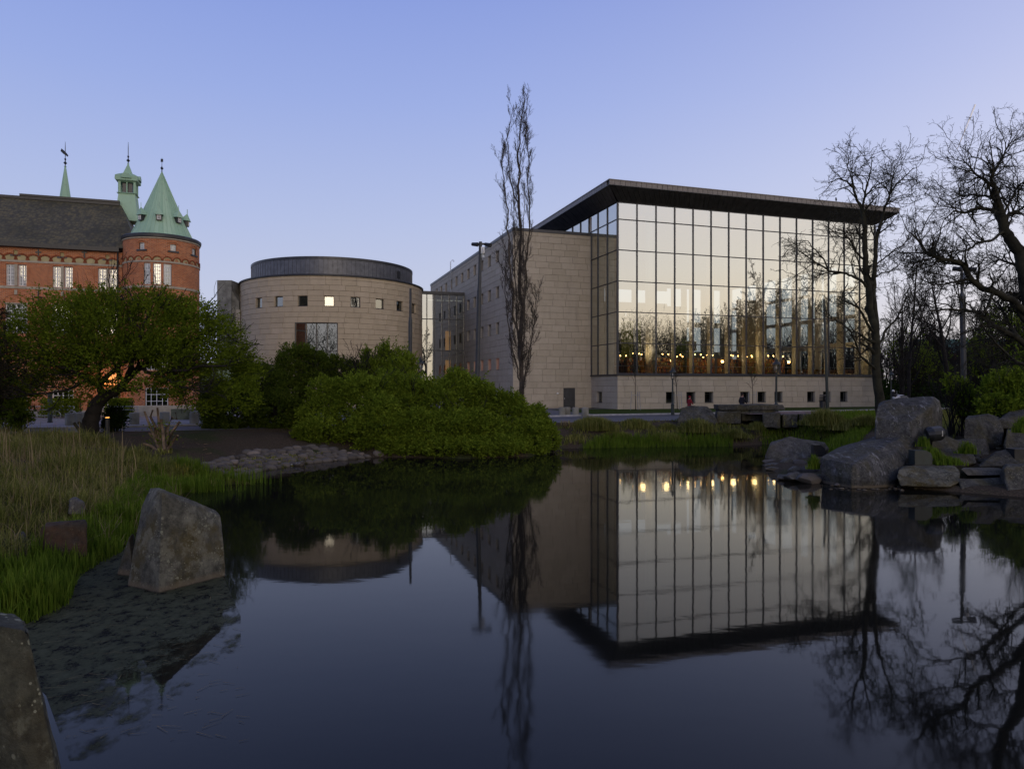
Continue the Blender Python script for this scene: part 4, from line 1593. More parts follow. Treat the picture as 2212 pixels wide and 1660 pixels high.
for px_ in (500.6 * 0 + 305, 343.7, 385.5, 404):
    zd = zc0 + 1.35
    rd = cr * .80
    uu = (px_ - CX) / FPX
    dv = Vector((uu, 1)).normalized()
    bq = dv.dot(TC.xy)
    hv = dv * (bq - math.sqrt(max(bq * bq - (TC.xy.dot(TC.xy) - rd * rd), 0))) - TC.xy
    a = math.atan2(hv.y, hv.x)
    dmr = empty('dormer', (0, 0, 0))
    dmr.parent = tow
    Rm = Matrix.Rotation(a + PI / 2, 3, 'Z')
    o_ = Vector((math.cos(a) * rd, math.sin(a) * rd, zd))

    def T(m_):
        m_.v = [tuple(Rm @ Vector(v) + o_) for v in m_.v]
        return m_
    T(MB().box((-.2, -.12, -.16), (.2, .45, .3))).build('dormer_box', M['dmetal'], dmr)
    T(MB().box((-.13, -.16, -.10), (-.09, -.122, .24)).box((.09, -.16, -.10), (.13, -.122, .24)).box((-.09, -.16, -.10), (.09, -.122, -.06)).box((-.09, -.16, .20), (.09, -.122, .24)).box((-.015, -.155, -.06), (.015, -.123, .20)).box((-.09, -.155, .06), (-.016, -.123, .09)).box((.016, -.155, .06), (.09, -.123, .09))).build('sash', M['white'], dmr)
    T(MB().add([(-.34, -.26, .28), (.34, -.26, .28), (.30, .5, .34), (-.30, .5, .34), (0, -.02, .95), (0, .45, 1.25)], [(0, 1, 4), (1, 2, 4), (3, 0, 4), (2, 3, 4), (0, 3, 2, 1)]).tube([(0, -.02, .9), (0, -.02, 1.3)], .025, 4)).build('dormer_roof', M['copper'], dmr)


# ---- copper spires on the brick building's roof
def spire(px, d, ybase, ytip, yfin, wbase, name, label, lantern=False):
    x = gp(px, d, 0).x
    zb_, zt_, zf_ = EYE - (ybase - HY) / FPX * d, EYE - (ytip - HY) / FPX * d, EYE - (yfin - HY) / FPX * d
    e = empty(name, (x, d, zb_), 0, label=label, cat='spire', group=None)
    hh = zt_ - zb_
    if not lantern:
        MB().lathe([(wbase / 2 * 1.15, 0), (wbase / 2, hh * .15), (.07, hh), (.12, hh + .06), (.05, hh + .12)], 8).build('spire_cone', M['copper'], e)
    else:
        w = wbase / 2
        z1_ = hh * .30
        z2_ = hh * .60
        MB().lathe([(w * 1.5, -1.2), (w * 1.25, 0), (w * 1.05, z1_), (w * 1.25, z1_ + .08), (w * 1.0, z1_ + .16)], 4, a0=PI / 4 + ROT, a1=PI / 4 + ROT + 2 * PI).build('lantern_base', M['copper'], e)
        b4 = MB()
        for k in range(4):
            a = PI / 4 + ROT + k * PI / 2
            b4.tube([(w * .95 * math.cos(a), w * .95 * math.sin(a), z1_ + .16), (w * .95 * math.cos(a), w * .95 * math.sin(a), z2_)], .12, 4)
            a2 = a + PI / 4
            b4.tube([(w * .68 * math.cos(a2), w * .68 * math.sin(a2), z1_ + .16), (w * .68 * math.cos(a2), w * .68 * math.sin(a2), z2_)], .06, 4)
        b4.build('lantern_posts', M['copper'], e)
        MB().lathe([(w * .6, z1_ + .1), (w * .6, z2_ - .1)], 4, a0=PI / 4 + ROT, a1=PI / 4 + ROT + 2 * PI).build('shutter', M['dmetal'], e)
        hd = MB().lathe([(w * 1.0, z2_ - .12), (w * 1.4, z2_), (w * 1.42, z2_ + .4), (w * 1.1, z2_ + .55), (w * .55, z2_ + .75), (.08, hh), (.1, hh + .1), (.05, hh + .15)], 4, a0=PI / 4 + ROT, a1=PI / 4 + ROT + 2 * PI)
        hd.build('lantern_hood', M['copper'], e)
        for k in range(4):
            a = ROT + k * PI / 2
            Rm = Matrix.Rotation(a + PI / 2, 3, 'Z')
            o_ = Vector((math.cos(a) * w * 1.02, math.sin(a) * w * 1.02, z2_ + .18))
            m = MB()
            pts = [(.42 * math.cos(PI * q / 8), .45 * math.sin(PI * q / 8)) for q in range(9)]
            m.add([(x_, -.1, z_) for x_, z_ in pts] + [(x_, .15, z_) for x_, z_ in pts], [tuple(range(9))] + [(q, q + 9, q + 10, q + 1) for q in range(8)])
            m.v = [tuple(Rm @ Vector(v) + o_) for v in m.v]
            m.build('gable', M['copper'], e)
    fh = zf_ - zt_
    MB().lathe([(.05, hh + .1), (.04, hh + .25), (.16, hh + .38), (.05, hh + .52), (.035, hh + .6), (.09, hh + .75), (.03, hh + .85), (.03, hh + fh * .75), (.012, hh + fh)], 8).build('finial', M['black'], e)
    return e


sp1 = spire(141, 66, 440, 361, 306, .95, 'copper_spire', 'slim green copper spire with a weathervane above the slate roof')
m = MB()
hh = 4.9 * 0 + (EYE - (361 - HY) / FPX * 66) - (EYE - (440 - HY) / FPX * 66)
m.add([(-.45, 0, hh + 1.5), (-.2, .03, hh + 1.25), (.25, 0, hh + .95), (.3, -.02, hh + 1.1), (0, 0, hh + 1.45), (-.35, 0, hh + 1.75)], [(0, 1, 2, 3, 4, 5), (5, 4, 3, 2, 1, 0)])
m.build('weathervane', M['black'], sp1)
spire(277, 64, 452, 356, 307, 1.8, 'copper_lantern', 'green copper lantern turret with arched openings beside the cone roof', True)

# entrance glazing between the brick tower and the round building, planter and low wall
eg = empty('glass_entrance', (gp(440, 64, 0).x, 64, GZ), 0, label='pale green glazed entrance right of the brick tower', cat='entrance')
for i, px_ in enumerate((425, 433, 456, 480, 505)):
    if i != 0:
        MB().box((gp(px_, 64, 0).x - .06, 63.95, GZ), (gp(px_, 64, 0).x + .06, 64.1, 5.6)).build('mullion', M['mullion'], eg, world=True)
for z in (2.3, 4.3):
    MB().box((gp(424, 64, 0).x, 63.97, z), (gp(505, 64, 0).x, 64.05, z + .1)).build('transom', M['mullion'], eg, world=True)
MB().quad((gp(424, 64, 0).x, 64.02, GZ), (gp(505, 64, 0).x, 64.02, GZ), (gp(505, 64, 0).x, 64.02, 5.6), (gp(424, 64, 0).x, 64.02, 5.6)).build('pane', simple('frosted_green_glass', (.26, .36, .27), .2, .1, 1), eg, world=True)
MB().box((gp(424, 64, 0).x, 63.9, 5.6), (gp(560, 64, 0).x, 70, 6.0)).build('roof', M['dmetal'], eg, world=True)
pl = empty('planter_bowl', (gp(447, 50, 0).x, 50, GZ + .1), 0, label='wide grey stone planter bowl with purple flowers', cat='planter')
MB().lathe([(.35, 0), (.5, .05), (1.05, .55), (1.12, .62), (1.0, .62), (.9, .5)], 24).build('bowl', M['concrete'], pl, smooth=True)
fl = MB()
for i in range(60):
    a, r_ = rnd.uniform(0, 2 * PI), rnd.uniform(0, .9)
    fl.sphere((r_ * math.cos(a), r_ * math.sin(a), .6 + rnd.uniform(0, .15)), .07, 5, 3)
fl.build('flowers', simple('purple_flower', (.08, .04, .12), .8, .3, 9), pl, kind='stuff')
MB().box((gp(363, 50, 0).x, 50.4, GZ + .1), (gp(418, 50, 0).x, 50.9, GZ + .85)).build('low_wall', simple('mossy_concrete', (.17, .17, .10), .9, .3, 1.5, bump=.3), label='low mossy concrete wall before the brick tower', cat='wall')


# ------------------------------------------------------------------ street furniture
def ground_z(x, y):
    if y > road_near_y(x) - .6:
        far = np.interp(x, [p[0] for p in road_far], [p[1] for p in road_far])
        if y > far + .3 and x < -1:
            return GZ + .10
        return GZ
    return tz(x, y)


def lamp_post():
    e = empty('street_lamp', (0, 0, 0), 0, label='x', cat='street lamp')
    MB().lathe([(.19, 0), (.19, .08), (.15, .12), (.15, .85), (.17, .9), (.10, 1.0), (.075, 1.15), (.065, 3.05), (.09, 3.1), (.06, 3.16)], 12).build('post', M['green_iron'], e)
    br_ = MB()
    for k in range(4):
        a = PI / 4 + k * PI / 2
        br_.tube([(0, 0, 3.08), (.17 * math.cos(a), .17 * math.sin(a), 3.14), (.16 * math.cos(a), .16 * math.sin(a), 3.30)], .018, 4)
        br_.tube([(.16 * math.cos(a), .16 * math.sin(a), 3.28), (.24 * math.cos(a), .24 * math.sin(a), 3.72)], .016, 4)
    br_.build('lantern_frame', M['green_iron'], e)
    MB().lathe([(.13, 3.28), (.22, 3.70)], 12).build('lantern_glass', M['lantern_glass'], e)
    MB().sphere((0, 0, 3.5), (.05, .05, .12), 8, 6).build('lamp_bulb', M['white'], e)
    MB().lathe([(.29, 3.70), (.28, 3.76), (.15, 3.90), (.11, 3.93), (.11, 4.02), (.04, 4.08), (.02, 4.18)], 16).build('hood', M['green_iron'], e)
    return e


lp = lamp_post()
lps = [(1453, 61, 1.0, 'black street lamp standing on the street edge before the second base window'),
       (1677, 55.8, 1.13, 'black street lamp standing right of the stone table'),
       (908, 56, 1.13, 'black street lamp whose lantern rises above the green bushes'),
       (1925, 74, 1.0, 'black street lamp behind the tall boulder by the twin trunk tree'),
       (2041, 150, 1.0, 'distant park lamp before the yellow bushes, under the forked tree'),
       (2010, 165, 1.0, 'small distant park lamp between the two yellow bushes'),
       (2112, 175, 1.1, 'faint park lamp at the far right among bare trunks')]
for i, (px, d, s_, lb) in enumerate(lps):
    p = gp(px, d, 0)
    p.z = ground_z(p.x, p.y)
    if i == 0:
        lp.location, lp['label'], lp['group'] = p, lb, 'old fashioned street lamps'
    else:
        dup(lp, None, p, rnd.uniform(0, 1), s_, lb)


def mast(px_t, py_t, px_b, d, r0, r1, joint_y, head, label, name='light_mast'):
    top, bot = pt(px_t, py_t, d), gp(px_b, d, 0)
    bot.z = ground_z(bot.x, bot.y)
    e = empty(name, bot, 0, label=label, cat='mast')
    jz = (EYE - (joint_y - HY) / FPX * d) if joint_y else None
    v = top - bot

    def at(z):
        return v * ((z - bot.z) / v.z)
    if jz:
        MB().tube([(0, 0, 0), at(jz - .15)], [r0, r0], 14).build('lower_shaft', M['polegrey'], e, smooth=False)
        MB().tube([at(jz - .15), at(jz), at(jz + .3), v], [r0, r0 * .95, r1, r1 * .9], 14).build('upper_shaft', M['polegrey'], e)
    else:
        MB().tube([(0, 0, 0), v], [r0, r1], 14).build('shaft', M['green_iron'], e)
    MB().lathe([(r0 * 1.25, 0), (r0 * 1.25, .06), (r0 * 1.02, .1)], 12).build('base_collar', M['black'], e)
    if head:
        MB().box((v.x - .55, -.06, v.z - .25), (v.x + .35, .06, v.z - .1)).build('cross_arm', M['black'], e)
        for k, (dx, a) in enumerate(((-.45, .5), (.55, -.5))):
            f = MB().tube([(v.x + dx - .2, -.05, v.z - .20 + .0), (v.x + dx + .25, -.3, v.z - .28 - .06 * k)], [.13, .17], 10)
            f.build('floodlight', M['black'], e)
        MB().box((v.x + .05, -.28, v.z - .95), (v.x + .32, -.08, v.z - .45)).build('control_box', M['white'], e)
        MB().lathe([(.13, -1.25), (.15, -.95), (.1, -.5)], 10, (v.x + .18, -.18, v.z)).build('lamp_housing', M['lantern_glass'], e)
    return e


mast(1038, 522, 1029, 55, .18, .14, 624, True, 'tall grey light mast with two floodlights before the stone wing')
mast(887, 623, 885, 56, .15, .10, 692, False, 'plain grey mast standing before the right edge of the round building')
mast(2077, 574, 2084, 47, .17, .095, 640, True, 'tall dark light mast with floodlights among the bare park trees')
mast(1780, 646, 1788, 75, .17, .11, None, False, 'slim dark pole leaning before the glass hall', 'slim_pole')
mast(108, 850, 108, 46, .13, .13, None, False, 'short dark post on the pavement behind the leafy tree', 'dark_post')


def bollard(px, py, h, r_, label, i, state={}):
    d = (EYE - GZ - (.1 if px < 600 else 0)) * FPX / (py - HY)
    p = gp(px, d, GZ + (.1 if px < 600 else 0))
    if not state:
        e = empty('stone_bollard', p, 0, label=label, cat='bollard', group='round concrete bollards')
        MB().lathe([(r_ * .98, 0), (r_, .03), (r_, h - .05), (r_ * .93, h)], 18).build('shaft', M['concrete'], e)
        MB().lathe([(r_ * .93, h + .001), (0.01, h + .02)], 18).build('top', M['concrete'], e)
        state['e'] = e
    else:
        dup(state['e'], None, p, rnd.uniform(0, 3), None, label)


for i, (px, py, lb) in enumerate([(1214, 898, 'leftmost bollard before the grey door'), (1225, 897.5, 'second bollard from the left before the grey door'), (1243, 898, 'third bollard from the left, right of the grey door'), (1264, 898.5, 'rightmost bollard near the sedge clump'),
                                  (152, 918, 'leftmost of three close bollards beside the bicycle'), (167, 916, 'middle of three close bollards beside the bicycle'), (178, 915, 'bollard touching the leafy tree trunk'),
                                  (290, 916, 'bollard between the leaning trunk and the cut shrub'), (356, 914, 'bollard at the left end of the low mossy wall'), (420, 914, 'bollard at the right corner of the brick tower')]):
    bollard(px, py, .72, .29, 'round concrete ' + lb, i)


def railing(pxs, d, name, label):
    a, b_ = gp(pxs[0], d, GZ + .1), gp(pxs[1], d + .5, GZ + .1)
    e = empty(name, a, 0, label=label, cat='railing')
    n_ = max(2, int((b_ - a).length / 1.6))
    for k in range(n_ + 1):
        p = a.lerp(b_, k / n_)
        MB().tube([p, p + Vector((0, 0, .95))], .025, 6).build('post', M['steel'], e, world=True)
    for z in (.3, .72, .95):
        MB().tube([a + Vector((0, 0, z)), b_ + Vector((0, 0, z))], .02, 6).build('rail', M['steel'], e, world=True)


railing((-60, 160), 49.5, 'metal_railing', 'long galvanised railing along the forecourt at the far left')
railing((234, 298), 49.5, 'metal_railing', 'short galvanised railing right of the leaning tree trunk')
# bicycle
bp_ = gp(138, 48.8, GZ + .1)
bi = empty('bicycle', bp_, .2, label='parked bicycle with pale tyres leaning by the railing', cat='bicycle')
for x in (-.52, .52):
    w_ = MB()
    pts = [(x + .33 * math.cos(2 * PI * k / 20), 0, .34 + .33 * math.sin(2 * PI * k / 20)) for k in range(21)]
    w_.tube(pts, .02, 5)
    for k in range(8):
        a = PI * k / 8
        w_.tube([(x - .32 * math.cos(a), 0, .34 - .32 * math.sin(a)), (x + .32 * math.cos(a), 0, .34 + .32 * math.sin(a))], .003, 3)
    w_.build('wheel', M['steel'], bi)
MB().tube([(-.52, 0, .34), (-.1, 0, .34), (.38, 0, .82), (-.2, 0, .80), (-.1, 0, .34)], .02, 5).tube([(-.52, 0, .34), (-.2, 0, .80), (-.22, 0, .92)], .018, 5).tube([(.52, 0, .34), (.38, 0, .82), (.36, 0, 1.0)], .02, 5).build('frame', M['black'], bi)
MB().box((-.34, -.06, .92), (-.1, .06, .97)).build('saddle', M['black'], bi)
MB().tube([(.25, -.25, 1.02), (.36, 0, 1.0), (.25, .25, 1.02)], .015, 5).build('handlebar', M['steel'], bi)

# small bollard light in the soil
p = gp(232, 35.5, 0)
p.z = tz(p.x, p.y)
bl_ = empty('path_light', p, 0, label='short black path light with a glowing orange top right of the tree trunk', cat='light')
MB().lathe([(.10, -.1), (.10, .86)], 12).build('post', M['black'], bl_)
MB().lathe([(.085, .861), (.085, .9)], 12).build('glowing_ring', emit('orange_ring', (1, .4, .08), 2.2), bl_)
MB().lathe([(.11, .901), (.10, .94)], 12).build('cap', M['black'], bl_)

# litter bin of slats behind the grass
p = gp(1777, 70, GZ)
lb_ = empty('litter_bin', p, 0, label='dark litter bin with jagged ribbed top beside the slim pole', cat='bin')
MB().lathe([(.28, 0), (.30, 1.0)], 14).build('bin_body', M['black'], lb_)
for k in range(5):
    MB().lathe([(.30, 1.0 + k * .14), (.42 - k * .03, 1.06 + k * .14), (.28, 1.1 + k * .14)], 10).build('rib', M['black'], lb_)

# stone table / dolmen bench
ST = rock_pts = None


def rock(name, pts, mat, label=None, cat='rock', amp=.05, cuts=3, bev=.12, seed=0, parent=None, group=None, origin=None, sm=False):
    """closed hull round world points, bevelled and weathered"""
    bm = bmesh.new()
    for p in pts:
        bm.verts.new(p)
    r_ = bmesh.ops.convex_hull(bm, input=bm.verts)
    bmesh.ops.delete(bm, geom=list(set([g for g in r_['geom_interior'] + r_['geom_unused'] if isinstance(g, bmesh.types.BMVert)])), context='VERTS')
    bmesh.ops.dissolve_limit(bm, angle_limit=.12, verts=bm.verts, edges=bm.edges)
    bmesh.ops.bevel(bm, geom=list(bm.edges), offset=bev, segments=2, affect='EDGES', profile=.6, clamp_overlap=True)
    bmesh.ops.triangulate(bm, faces=bm.faces)
    bmesh.ops.subdivide_edges(bm, edges=[e for e in bm.edges if e.calc_length() > bev * 1.6], cuts=cuts, use_grid_fill=True)
    bmesh.ops.triangulate(bm, faces=bm.faces)
    bmesh.ops.subdivide_edges(bm, edges=[e for e in bm.edges if e.calc_length() > bev * 1.2], cuts=1)
    bmesh.ops.triangulate(bm, faces=bm.faces)
    bm.normal_update()
    size = max((Vector(a) - Vector(b_)).length for a in pts for b_ in pts)
    for v in bm.verts:
        q = v.co / size * 3.2 + Vector((seed * 3.1, seed * 1.7, 0))
        f = noise.fractal(q, 1.0, 2.0, 4)
        g = noise.noise(q * 1.3 + Vector((9, 9, 9)))
        h2 = abs(noise.noise(q * 3.1)) + .5 * abs(noise.noise(q * 7.3))
        v.co += v.normal * (f * amp + g * amp * .8 - h2 * amp * .55)
    off = origin if origin is not None else sum((Vector(p) for p in pts), Vector()) / len(pts)
    off = Vector((off.x, off.y, min(p[2] for p in pts))) if origin is None else off
    if parent:
        off = parent.location.copy()
    for v in bm.verts:
        v.co -= off
    me_ = bpy.data.meshes.new(name)
    bm.to_mesh(me_)
    bm.free()
    o = link(name, me_, mat, parent, (0, 0, 0) if parent else off, smooth=sm)
    if not parent:
        tag(o, label, cat, group)
    return o


def rbox_pts(c, size, rz=0.0, jit=.12, taper=0.0, seed=0):
    r_ = random.Random(seed)
    out = []
    for sx in (-1, 1):
        for sy in (-1, 1):
            for sz in (-1, 1):
                k = 1 - taper * (sz > 0)
                v = Vector((sx * size[0] / 2 * k * (1 + r_.uniform(-jit, jit)), sy * size[1] / 2 * k * (1 + r_.uniform(-jit, jit)), sz * size[2] / 2 * (1 + r_.uniform(-jit, jit))))
                v.rotate(Matrix.Rotation(rz, 3, 'Z'))
                out.append(v + Vector(c))
    # a few extra points so no face is a plain rectangle
    for k in range(3):
        a = r_.uniform(0, 2 * PI)
        v = Vector((math.cos(a) * size[0] * .54, math.sin(a) * size[1] * .54, r_.uniform(-.3, .45) * size[2]))
        v.rotate(Matrix.Rotation(rz, 3, 'Z'))
        out.append(v + Vector(c))
    return out


td = 52.0
tc_ = gp(1616, td, GZ)
tab = empty('stone_table', tc_, 0, label='massive rough stone slab resting on two stone blocks by the far bank', cat='table')
w_ = 145 / FPX * td
zt_ = EYE - (873 - HY) / FPX * td
rock('slab', rbox_pts((tc_.x, td, zt_ - .21), (w_, 1.3, .40), .04, .06, seed=3), M['rock'], parent=tab, amp=.05, bev=.08, seed=2)
x_ = gp(1576, td, 0).x
rock('leg', rbox_pts((gp(1580, td, 0).x, td, GZ + .3), (2.5 * .9, 1.0, .95), 0, .08, .04, seed=4), M['rock'], parent=tab, amp=.04, bev=.06, seed=4)
rock('leg', rbox_pts((gp(1678 - 20, td, 0).x - .5, td, GZ + .3), (2.0, 1.0, .95), .1, .1, .05, seed=5), M['rock'], parent=tab, amp=.04, bev=.06, seed=6)
d_ = 50.0
rock('bank_boulder', [pt(1463, 906, d_ - 1), pt(1470, 880, d_), pt(1490, 875, d_), pt(1528, 877, d_), pt(1543, 890, d_ - .3), pt(1550, 912, d_ - 1), pt(1475, 882, d_ + 1.4), pt(1530, 880, d_ + 1.4), pt(1466, 915, d_ + 1.4), pt(1548, 915, d_ + 1.4), pt(1463, 918, d_ - 1), pt(1550, 918, d_ - 1)], M['rock'], 'low mossy boulder on the far bank left of the stone table', amp=.08, seed=9)
for k, (a, b_, y0, y1, dd, lb) in enumerate([(1549, 1600, 888, 912, 49.6, 'flat topped edging stone under the left end of the stone table'), (1602, 1646, 890, 906, 50.4, 'narrow edging stone under the middle of the stone table'), (1648, 1685, 891, 921, 48.6, 'squared moss stained block fronting the paved terrace'), (1690, 1722, 894, 920, 48.8, 'dark cracked block fronting the paved terrace'), (1726, 1768, 894, 916, 49.2, 'block half hidden by grass at the right end of the terrace')]):
    rock('edging_stone', [pt(x, y, dd + e) for x in (a, b_) for y in (y0, y1 + 3) for e in (0, 1.1)] + [pt((a + b_) / 2, y0 - 1, dd + .3)], M['rock'], lb, amp=.05, bev=.06, seed=20 + k, group='squared stones along the terrace edge')
sheet('terrace', [gp(1620, 49.5, 0).xy, gp(1770, 50, 0).xy, gp(1800, 55.5, 0).xy, gp(1560, 53, 0).xy], EYE - (894 - HY) / FPX * 49.5, M['brickpaving'], 'small red paved terrace round the stone table')

# ------------------------------------------------------------------ foreground rocks
Bk = []
f0, f1 = 13.1, 14.3
rock('standing_stone', [pt(343, 1296, f0), pt(489, 1256, f1), pt(273, 1280, 13.6), pt(350, 1062, 13.35), pt(342, 1052, 13.7), pt(324, 1051, 14.0), pt(306, 1089, 13.9), pt(408, 1076, 14.0), pt(466, 1101, 14.6), pt(476, 1115, 14.5), pt(480, 1150, 14.4), pt(292, 1160, 13.7),
                        pt(400, 1080, 15.0), pt(465, 1108, 15.6), pt(330, 1062, 15.0), pt(480, 1230, 15.9), pt(300, 1240, 15.1)],
     M['rock_lichen'], 'tall wedge shaped standing stone in the shallow water, ochre lichen on its right face', cat='rock', amp=.022, cuts=5, bev=.05, seed=1)
rock('leaning_slab', [pt(249, 1262, 14.4), pt(278, 1160, 14.4), pt(287, 1150, 14.6), pt(292, 1262, 14.2), pt(258, 1215, 14.5), pt(290, 1155, 15.1), pt(300, 1260, 15.3), pt(252, 1260, 15.2)], M['rock'], 'dark small slab leaning behind the left side of the standing stone', amp=.02, cuts=2, bev=.03, seed=3)
rock('rusty_boulder', [pt(81, 1205, 15), pt(88, 1140, 15.1), pt(98, 1128, 15.3), pt(182, 1119, 15.3), pt(190, 1132, 15.2), pt(188, 1200, 15), pt(100, 1128, 16.2), pt(185, 1122, 16.2), pt(90, 1200, 16.3), pt(190, 1200, 16.3), pt(110, 1215, 14.9)], M['rock_red'], 'rust brown square boulder half sunk in the reeds', amp=.03, cuts=3, bev=.04, seed=5)
rock('grey_stone', [pt(146, 1112, 17.6), pt(150, 1075, 17.8), pt(165, 1070, 18), pt(183, 1085, 17.8), pt(184, 1112, 17.7), pt(152, 1080, 18.6), pt(180, 1085, 18.6), pt(150, 1112, 18.6), pt(182, 1112, 18.6)], M['rock_p'], 'small rounded grey stone in the tall grass', amp=.03, cuts=2, bev=.05, seed=6, sm=True)
rock('grey_stone', [pt(30, 1180, 15.5), pt(34, 1150, 15.7), pt(50, 1146, 15.8), pt(60, 1160, 15.7), pt(60, 1182, 15.6), pt(36, 1150, 16.3), pt(58, 1160, 16.3), pt(32, 1182, 16.3), pt(60, 1182, 16.3)], M['rock'], 'small dark stone sunk in grass at the left edge', amp=.03, cuts=2, bev=.04, seed=7)
fd = 6.2
rock('lichened_pillar_stone', [pt(-90, 1322, fd), pt(0, 1320, fd + .1), pt(44, 1330, fd + .1), pt(58, 1345, fd), pt(88, 1440, fd), pt(105, 1510, fd), pt(123, 1580, fd - .02), pt(134, 1660, fd - .05), pt(160, 1800, fd - .1), pt(-90, 1820, fd - .1), pt(60, 1360, fd - .25), pt(-90, 1335, fd - .3), pt(112, 1600, fd - .3), pt(130, 1800, fd - .4),
                               pt(-90, 1320, fd + 1.0), pt(30, 1326, fd + 1.0), pt(130, 1640, fd + 1.1), pt(-90, 1700, fd + 1.2)],
     M['rock_fg'], 'lichen covered grey stone at the bottom left corner of the pond', amp=.02, cuts=6, bev=.05, seed=8)

# right hand rocks
D = 31.0
R_ = [
    ('upright_boulder', [pt(1889, 950, 30), pt(1890, 900, 30.2), pt(1895, 878, 30.6), pt(1912, 865, 30.8), pt(1942, 857, 31.0), pt(1968, 859, 31), pt(2018, 855, 31), pt(2032, 865, 31), pt(2036, 892, 30.8), pt(2032, 950, 30.4), pt(1900, 868, 32.4), pt(2020, 860, 32.8), pt(1893, 950, 32.4), pt(2036, 950, 32.8), pt(1962, 912, 29.5), pt(2010, 880, 30.0), pt(1972, 955, 29.3)], M['rock_st'], 'tall dark upright boulder with a goose on top', .07, .14),
    ('leaning_slab_rock', [pt(1984, 921, 30.6), pt(1842, 1003, 26.7), pt(1771, 987, 28.2), pt(1811, 967, 29.6), pt(1933, 925, 31.4), pt(1990, 962, 30.2), pt(1935, 1036, 27.1), pt(1880, 1040, 26.6), pt(1838, 1034, 26.6), pt(1775, 1022, 28.0), pt(1800, 1005, 30), pt(1980, 970, 32), pt(1992, 930, 30.4), pt(1925, 985, 27.9)], M['rock_st'], 'huge pale streaked slab leaning up against the boulders', .05, .10),
    ('low_boulder', [pt(1652, 988, 36.2), pt(1660, 965, 36.2), pt(1665, 955, 36.7), pt(1706, 942, 36.8), pt(1745, 948, 37.0), pt(1782, 955, 37.2), pt(1790, 968, 37.2), pt(1740, 990, 35.8), pt(1690, 998, 35.6), pt(1670, 955, 38.2), pt(1780, 955, 38.6), pt(1660, 990, 38.2), pt(1790, 990, 38.6)], M['rock_p'], 'broad grey boulder with white droppings at the tip of the stony point', .07, .12),
    ('ledge_rock', [pt(1936, 1030, 26.4), pt(1940, 1012, 26.8), pt(1960, 1005, 27.2), pt(2060, 1006, 27.4), pt(2074, 1020, 26.6), pt(2072, 1042, 26.2), pt(2050, 1052, 26.0), pt(1985, 1040, 26.1), pt(1945, 1050, 26.3), pt(1950, 1006, 28.3), pt(2065, 1006, 28.5), pt(1950, 1056, 28), pt(2068, 1056, 28)], M['rock_lichen'], 'flat topped undercut ledge rock at the right waterline', .05, .10),
    ('step_slab', [pt(2076, 1012, 26.8), pt(2084, 1009, 27.2), pt(2160, 1010, 27.2), pt(2168, 1016, 26.8), pt(2160, 1026, 26.6), pt(2090, 1026, 26.6), pt(2085, 1010, 28.2), pt(2160, 1010, 28.2), pt(2090, 1028, 28.2), pt(2160, 1028, 28.2)], M['rock_p'], 'pale flat stepping slab right of the ledge rock', .03, .06),
    ('step_slab', [pt(2070, 1034, 26.4), pt(2180, 1030, 26.6), pt(2190, 1052, 26.0), pt(2078, 1056, 25.9), pt(2074, 1032, 28), pt(2190, 1030, 28), pt(2074, 1060, 28), pt(2190, 1060, 28)], M['rock'], 'dark pebbly slab lying in the water below the pale step', .05, .08),
    ('corner_rock', [pt(2168, 1010, 25.6), pt(2175, 1002, 26), pt(2260, 1000, 26), pt(2270, 1080, 25), pt(2180, 1062, 25.2), pt(2172, 1040, 25.4), pt(2172, 1003, 28), pt(2270, 1000, 28), pt(2270, 1080, 28), pt(2172, 1060, 28)], M['rock'], 'large dark rock at the right edge of the pond', .06, .10),
    ('rounded_boulder', [pt(1992, 980, 29.4), pt(2000, 950, 30), pt(2012, 936, 30.4), pt(2040, 940, 30.4), pt(2080, 955, 30), pt(2105, 985, 29), pt(2110, 1000, 28.6), pt(2020, 1000, 28.8), pt(2010, 940, 31.6), pt(2090, 960, 31.6), pt(2000, 1000, 31.5), pt(2110, 1000, 31.5)], M['rock'], 'rounded brown boulder sloping down behind the green plants', .05, .12),
    ('dark_boulder', [pt(2082, 955, 32), pt(2084, 905, 32.4), pt(2092, 896, 33), pt(2135, 893, 33), pt(2160, 915, 32.6), pt(2168, 935, 32.2), pt(2165, 960, 32), pt(2090, 898, 34.4), pt(2160, 900, 34.4), pt(2085, 960, 34.4), pt(2168, 960, 34.4)], M['rock'], 'dark angular boulder at the back of the rock garden', .07, .12),
    ('stair_rock', [pt(2060, 950, 31.5), pt(2130, 948, 31.7), pt(2138, 985, 31), pt(2070, 985, 31), pt(2062, 948, 33), pt(2136, 948, 33), pt(2062, 985, 33), pt(2138, 985, 33)], M['rock'], 'low dark rock under the angular boulder', .06, .10),
    ('wall_rock', [pt(2155, 905, 33), pt(2180, 890, 34), pt(2280, 880, 34), pt(2280, 925, 33), pt(2160, 925, 33), pt(2180, 890, 36), pt(2280, 880, 36), pt(2280, 930, 36), pt(2160, 930, 36)], M['rock'], 'long dark rock forming the bank behind the shrubs', .08, .12),
    ('wall_rock', [pt(2168, 960, 31), pt(2175, 928, 31.4), pt(2260, 922, 31.4), pt(2270, 975, 30.6), pt(2172, 975, 30.6), pt(2175, 928, 33), pt(2260, 922, 33), pt(2270, 975, 33), pt(2172, 975, 33)], M['rock'], 'blocky rock at the right edge under the leafy plant', .06, .10),
    ('wedge_rock', [pt(2110, 1003, 28.6), pt(2150, 975, 29), pt(2210, 962, 29), pt(2260, 965, 29), pt(2270, 1004, 28), pt(2115, 1006, 28.4), pt(2150, 975, 30.5), pt(2260, 965, 30.5), pt(2120, 1004, 30.5), pt(2270, 1004, 30.5)], M['rock'], 'wedge of stacked stone rising to the right edge', .06, .08),
]
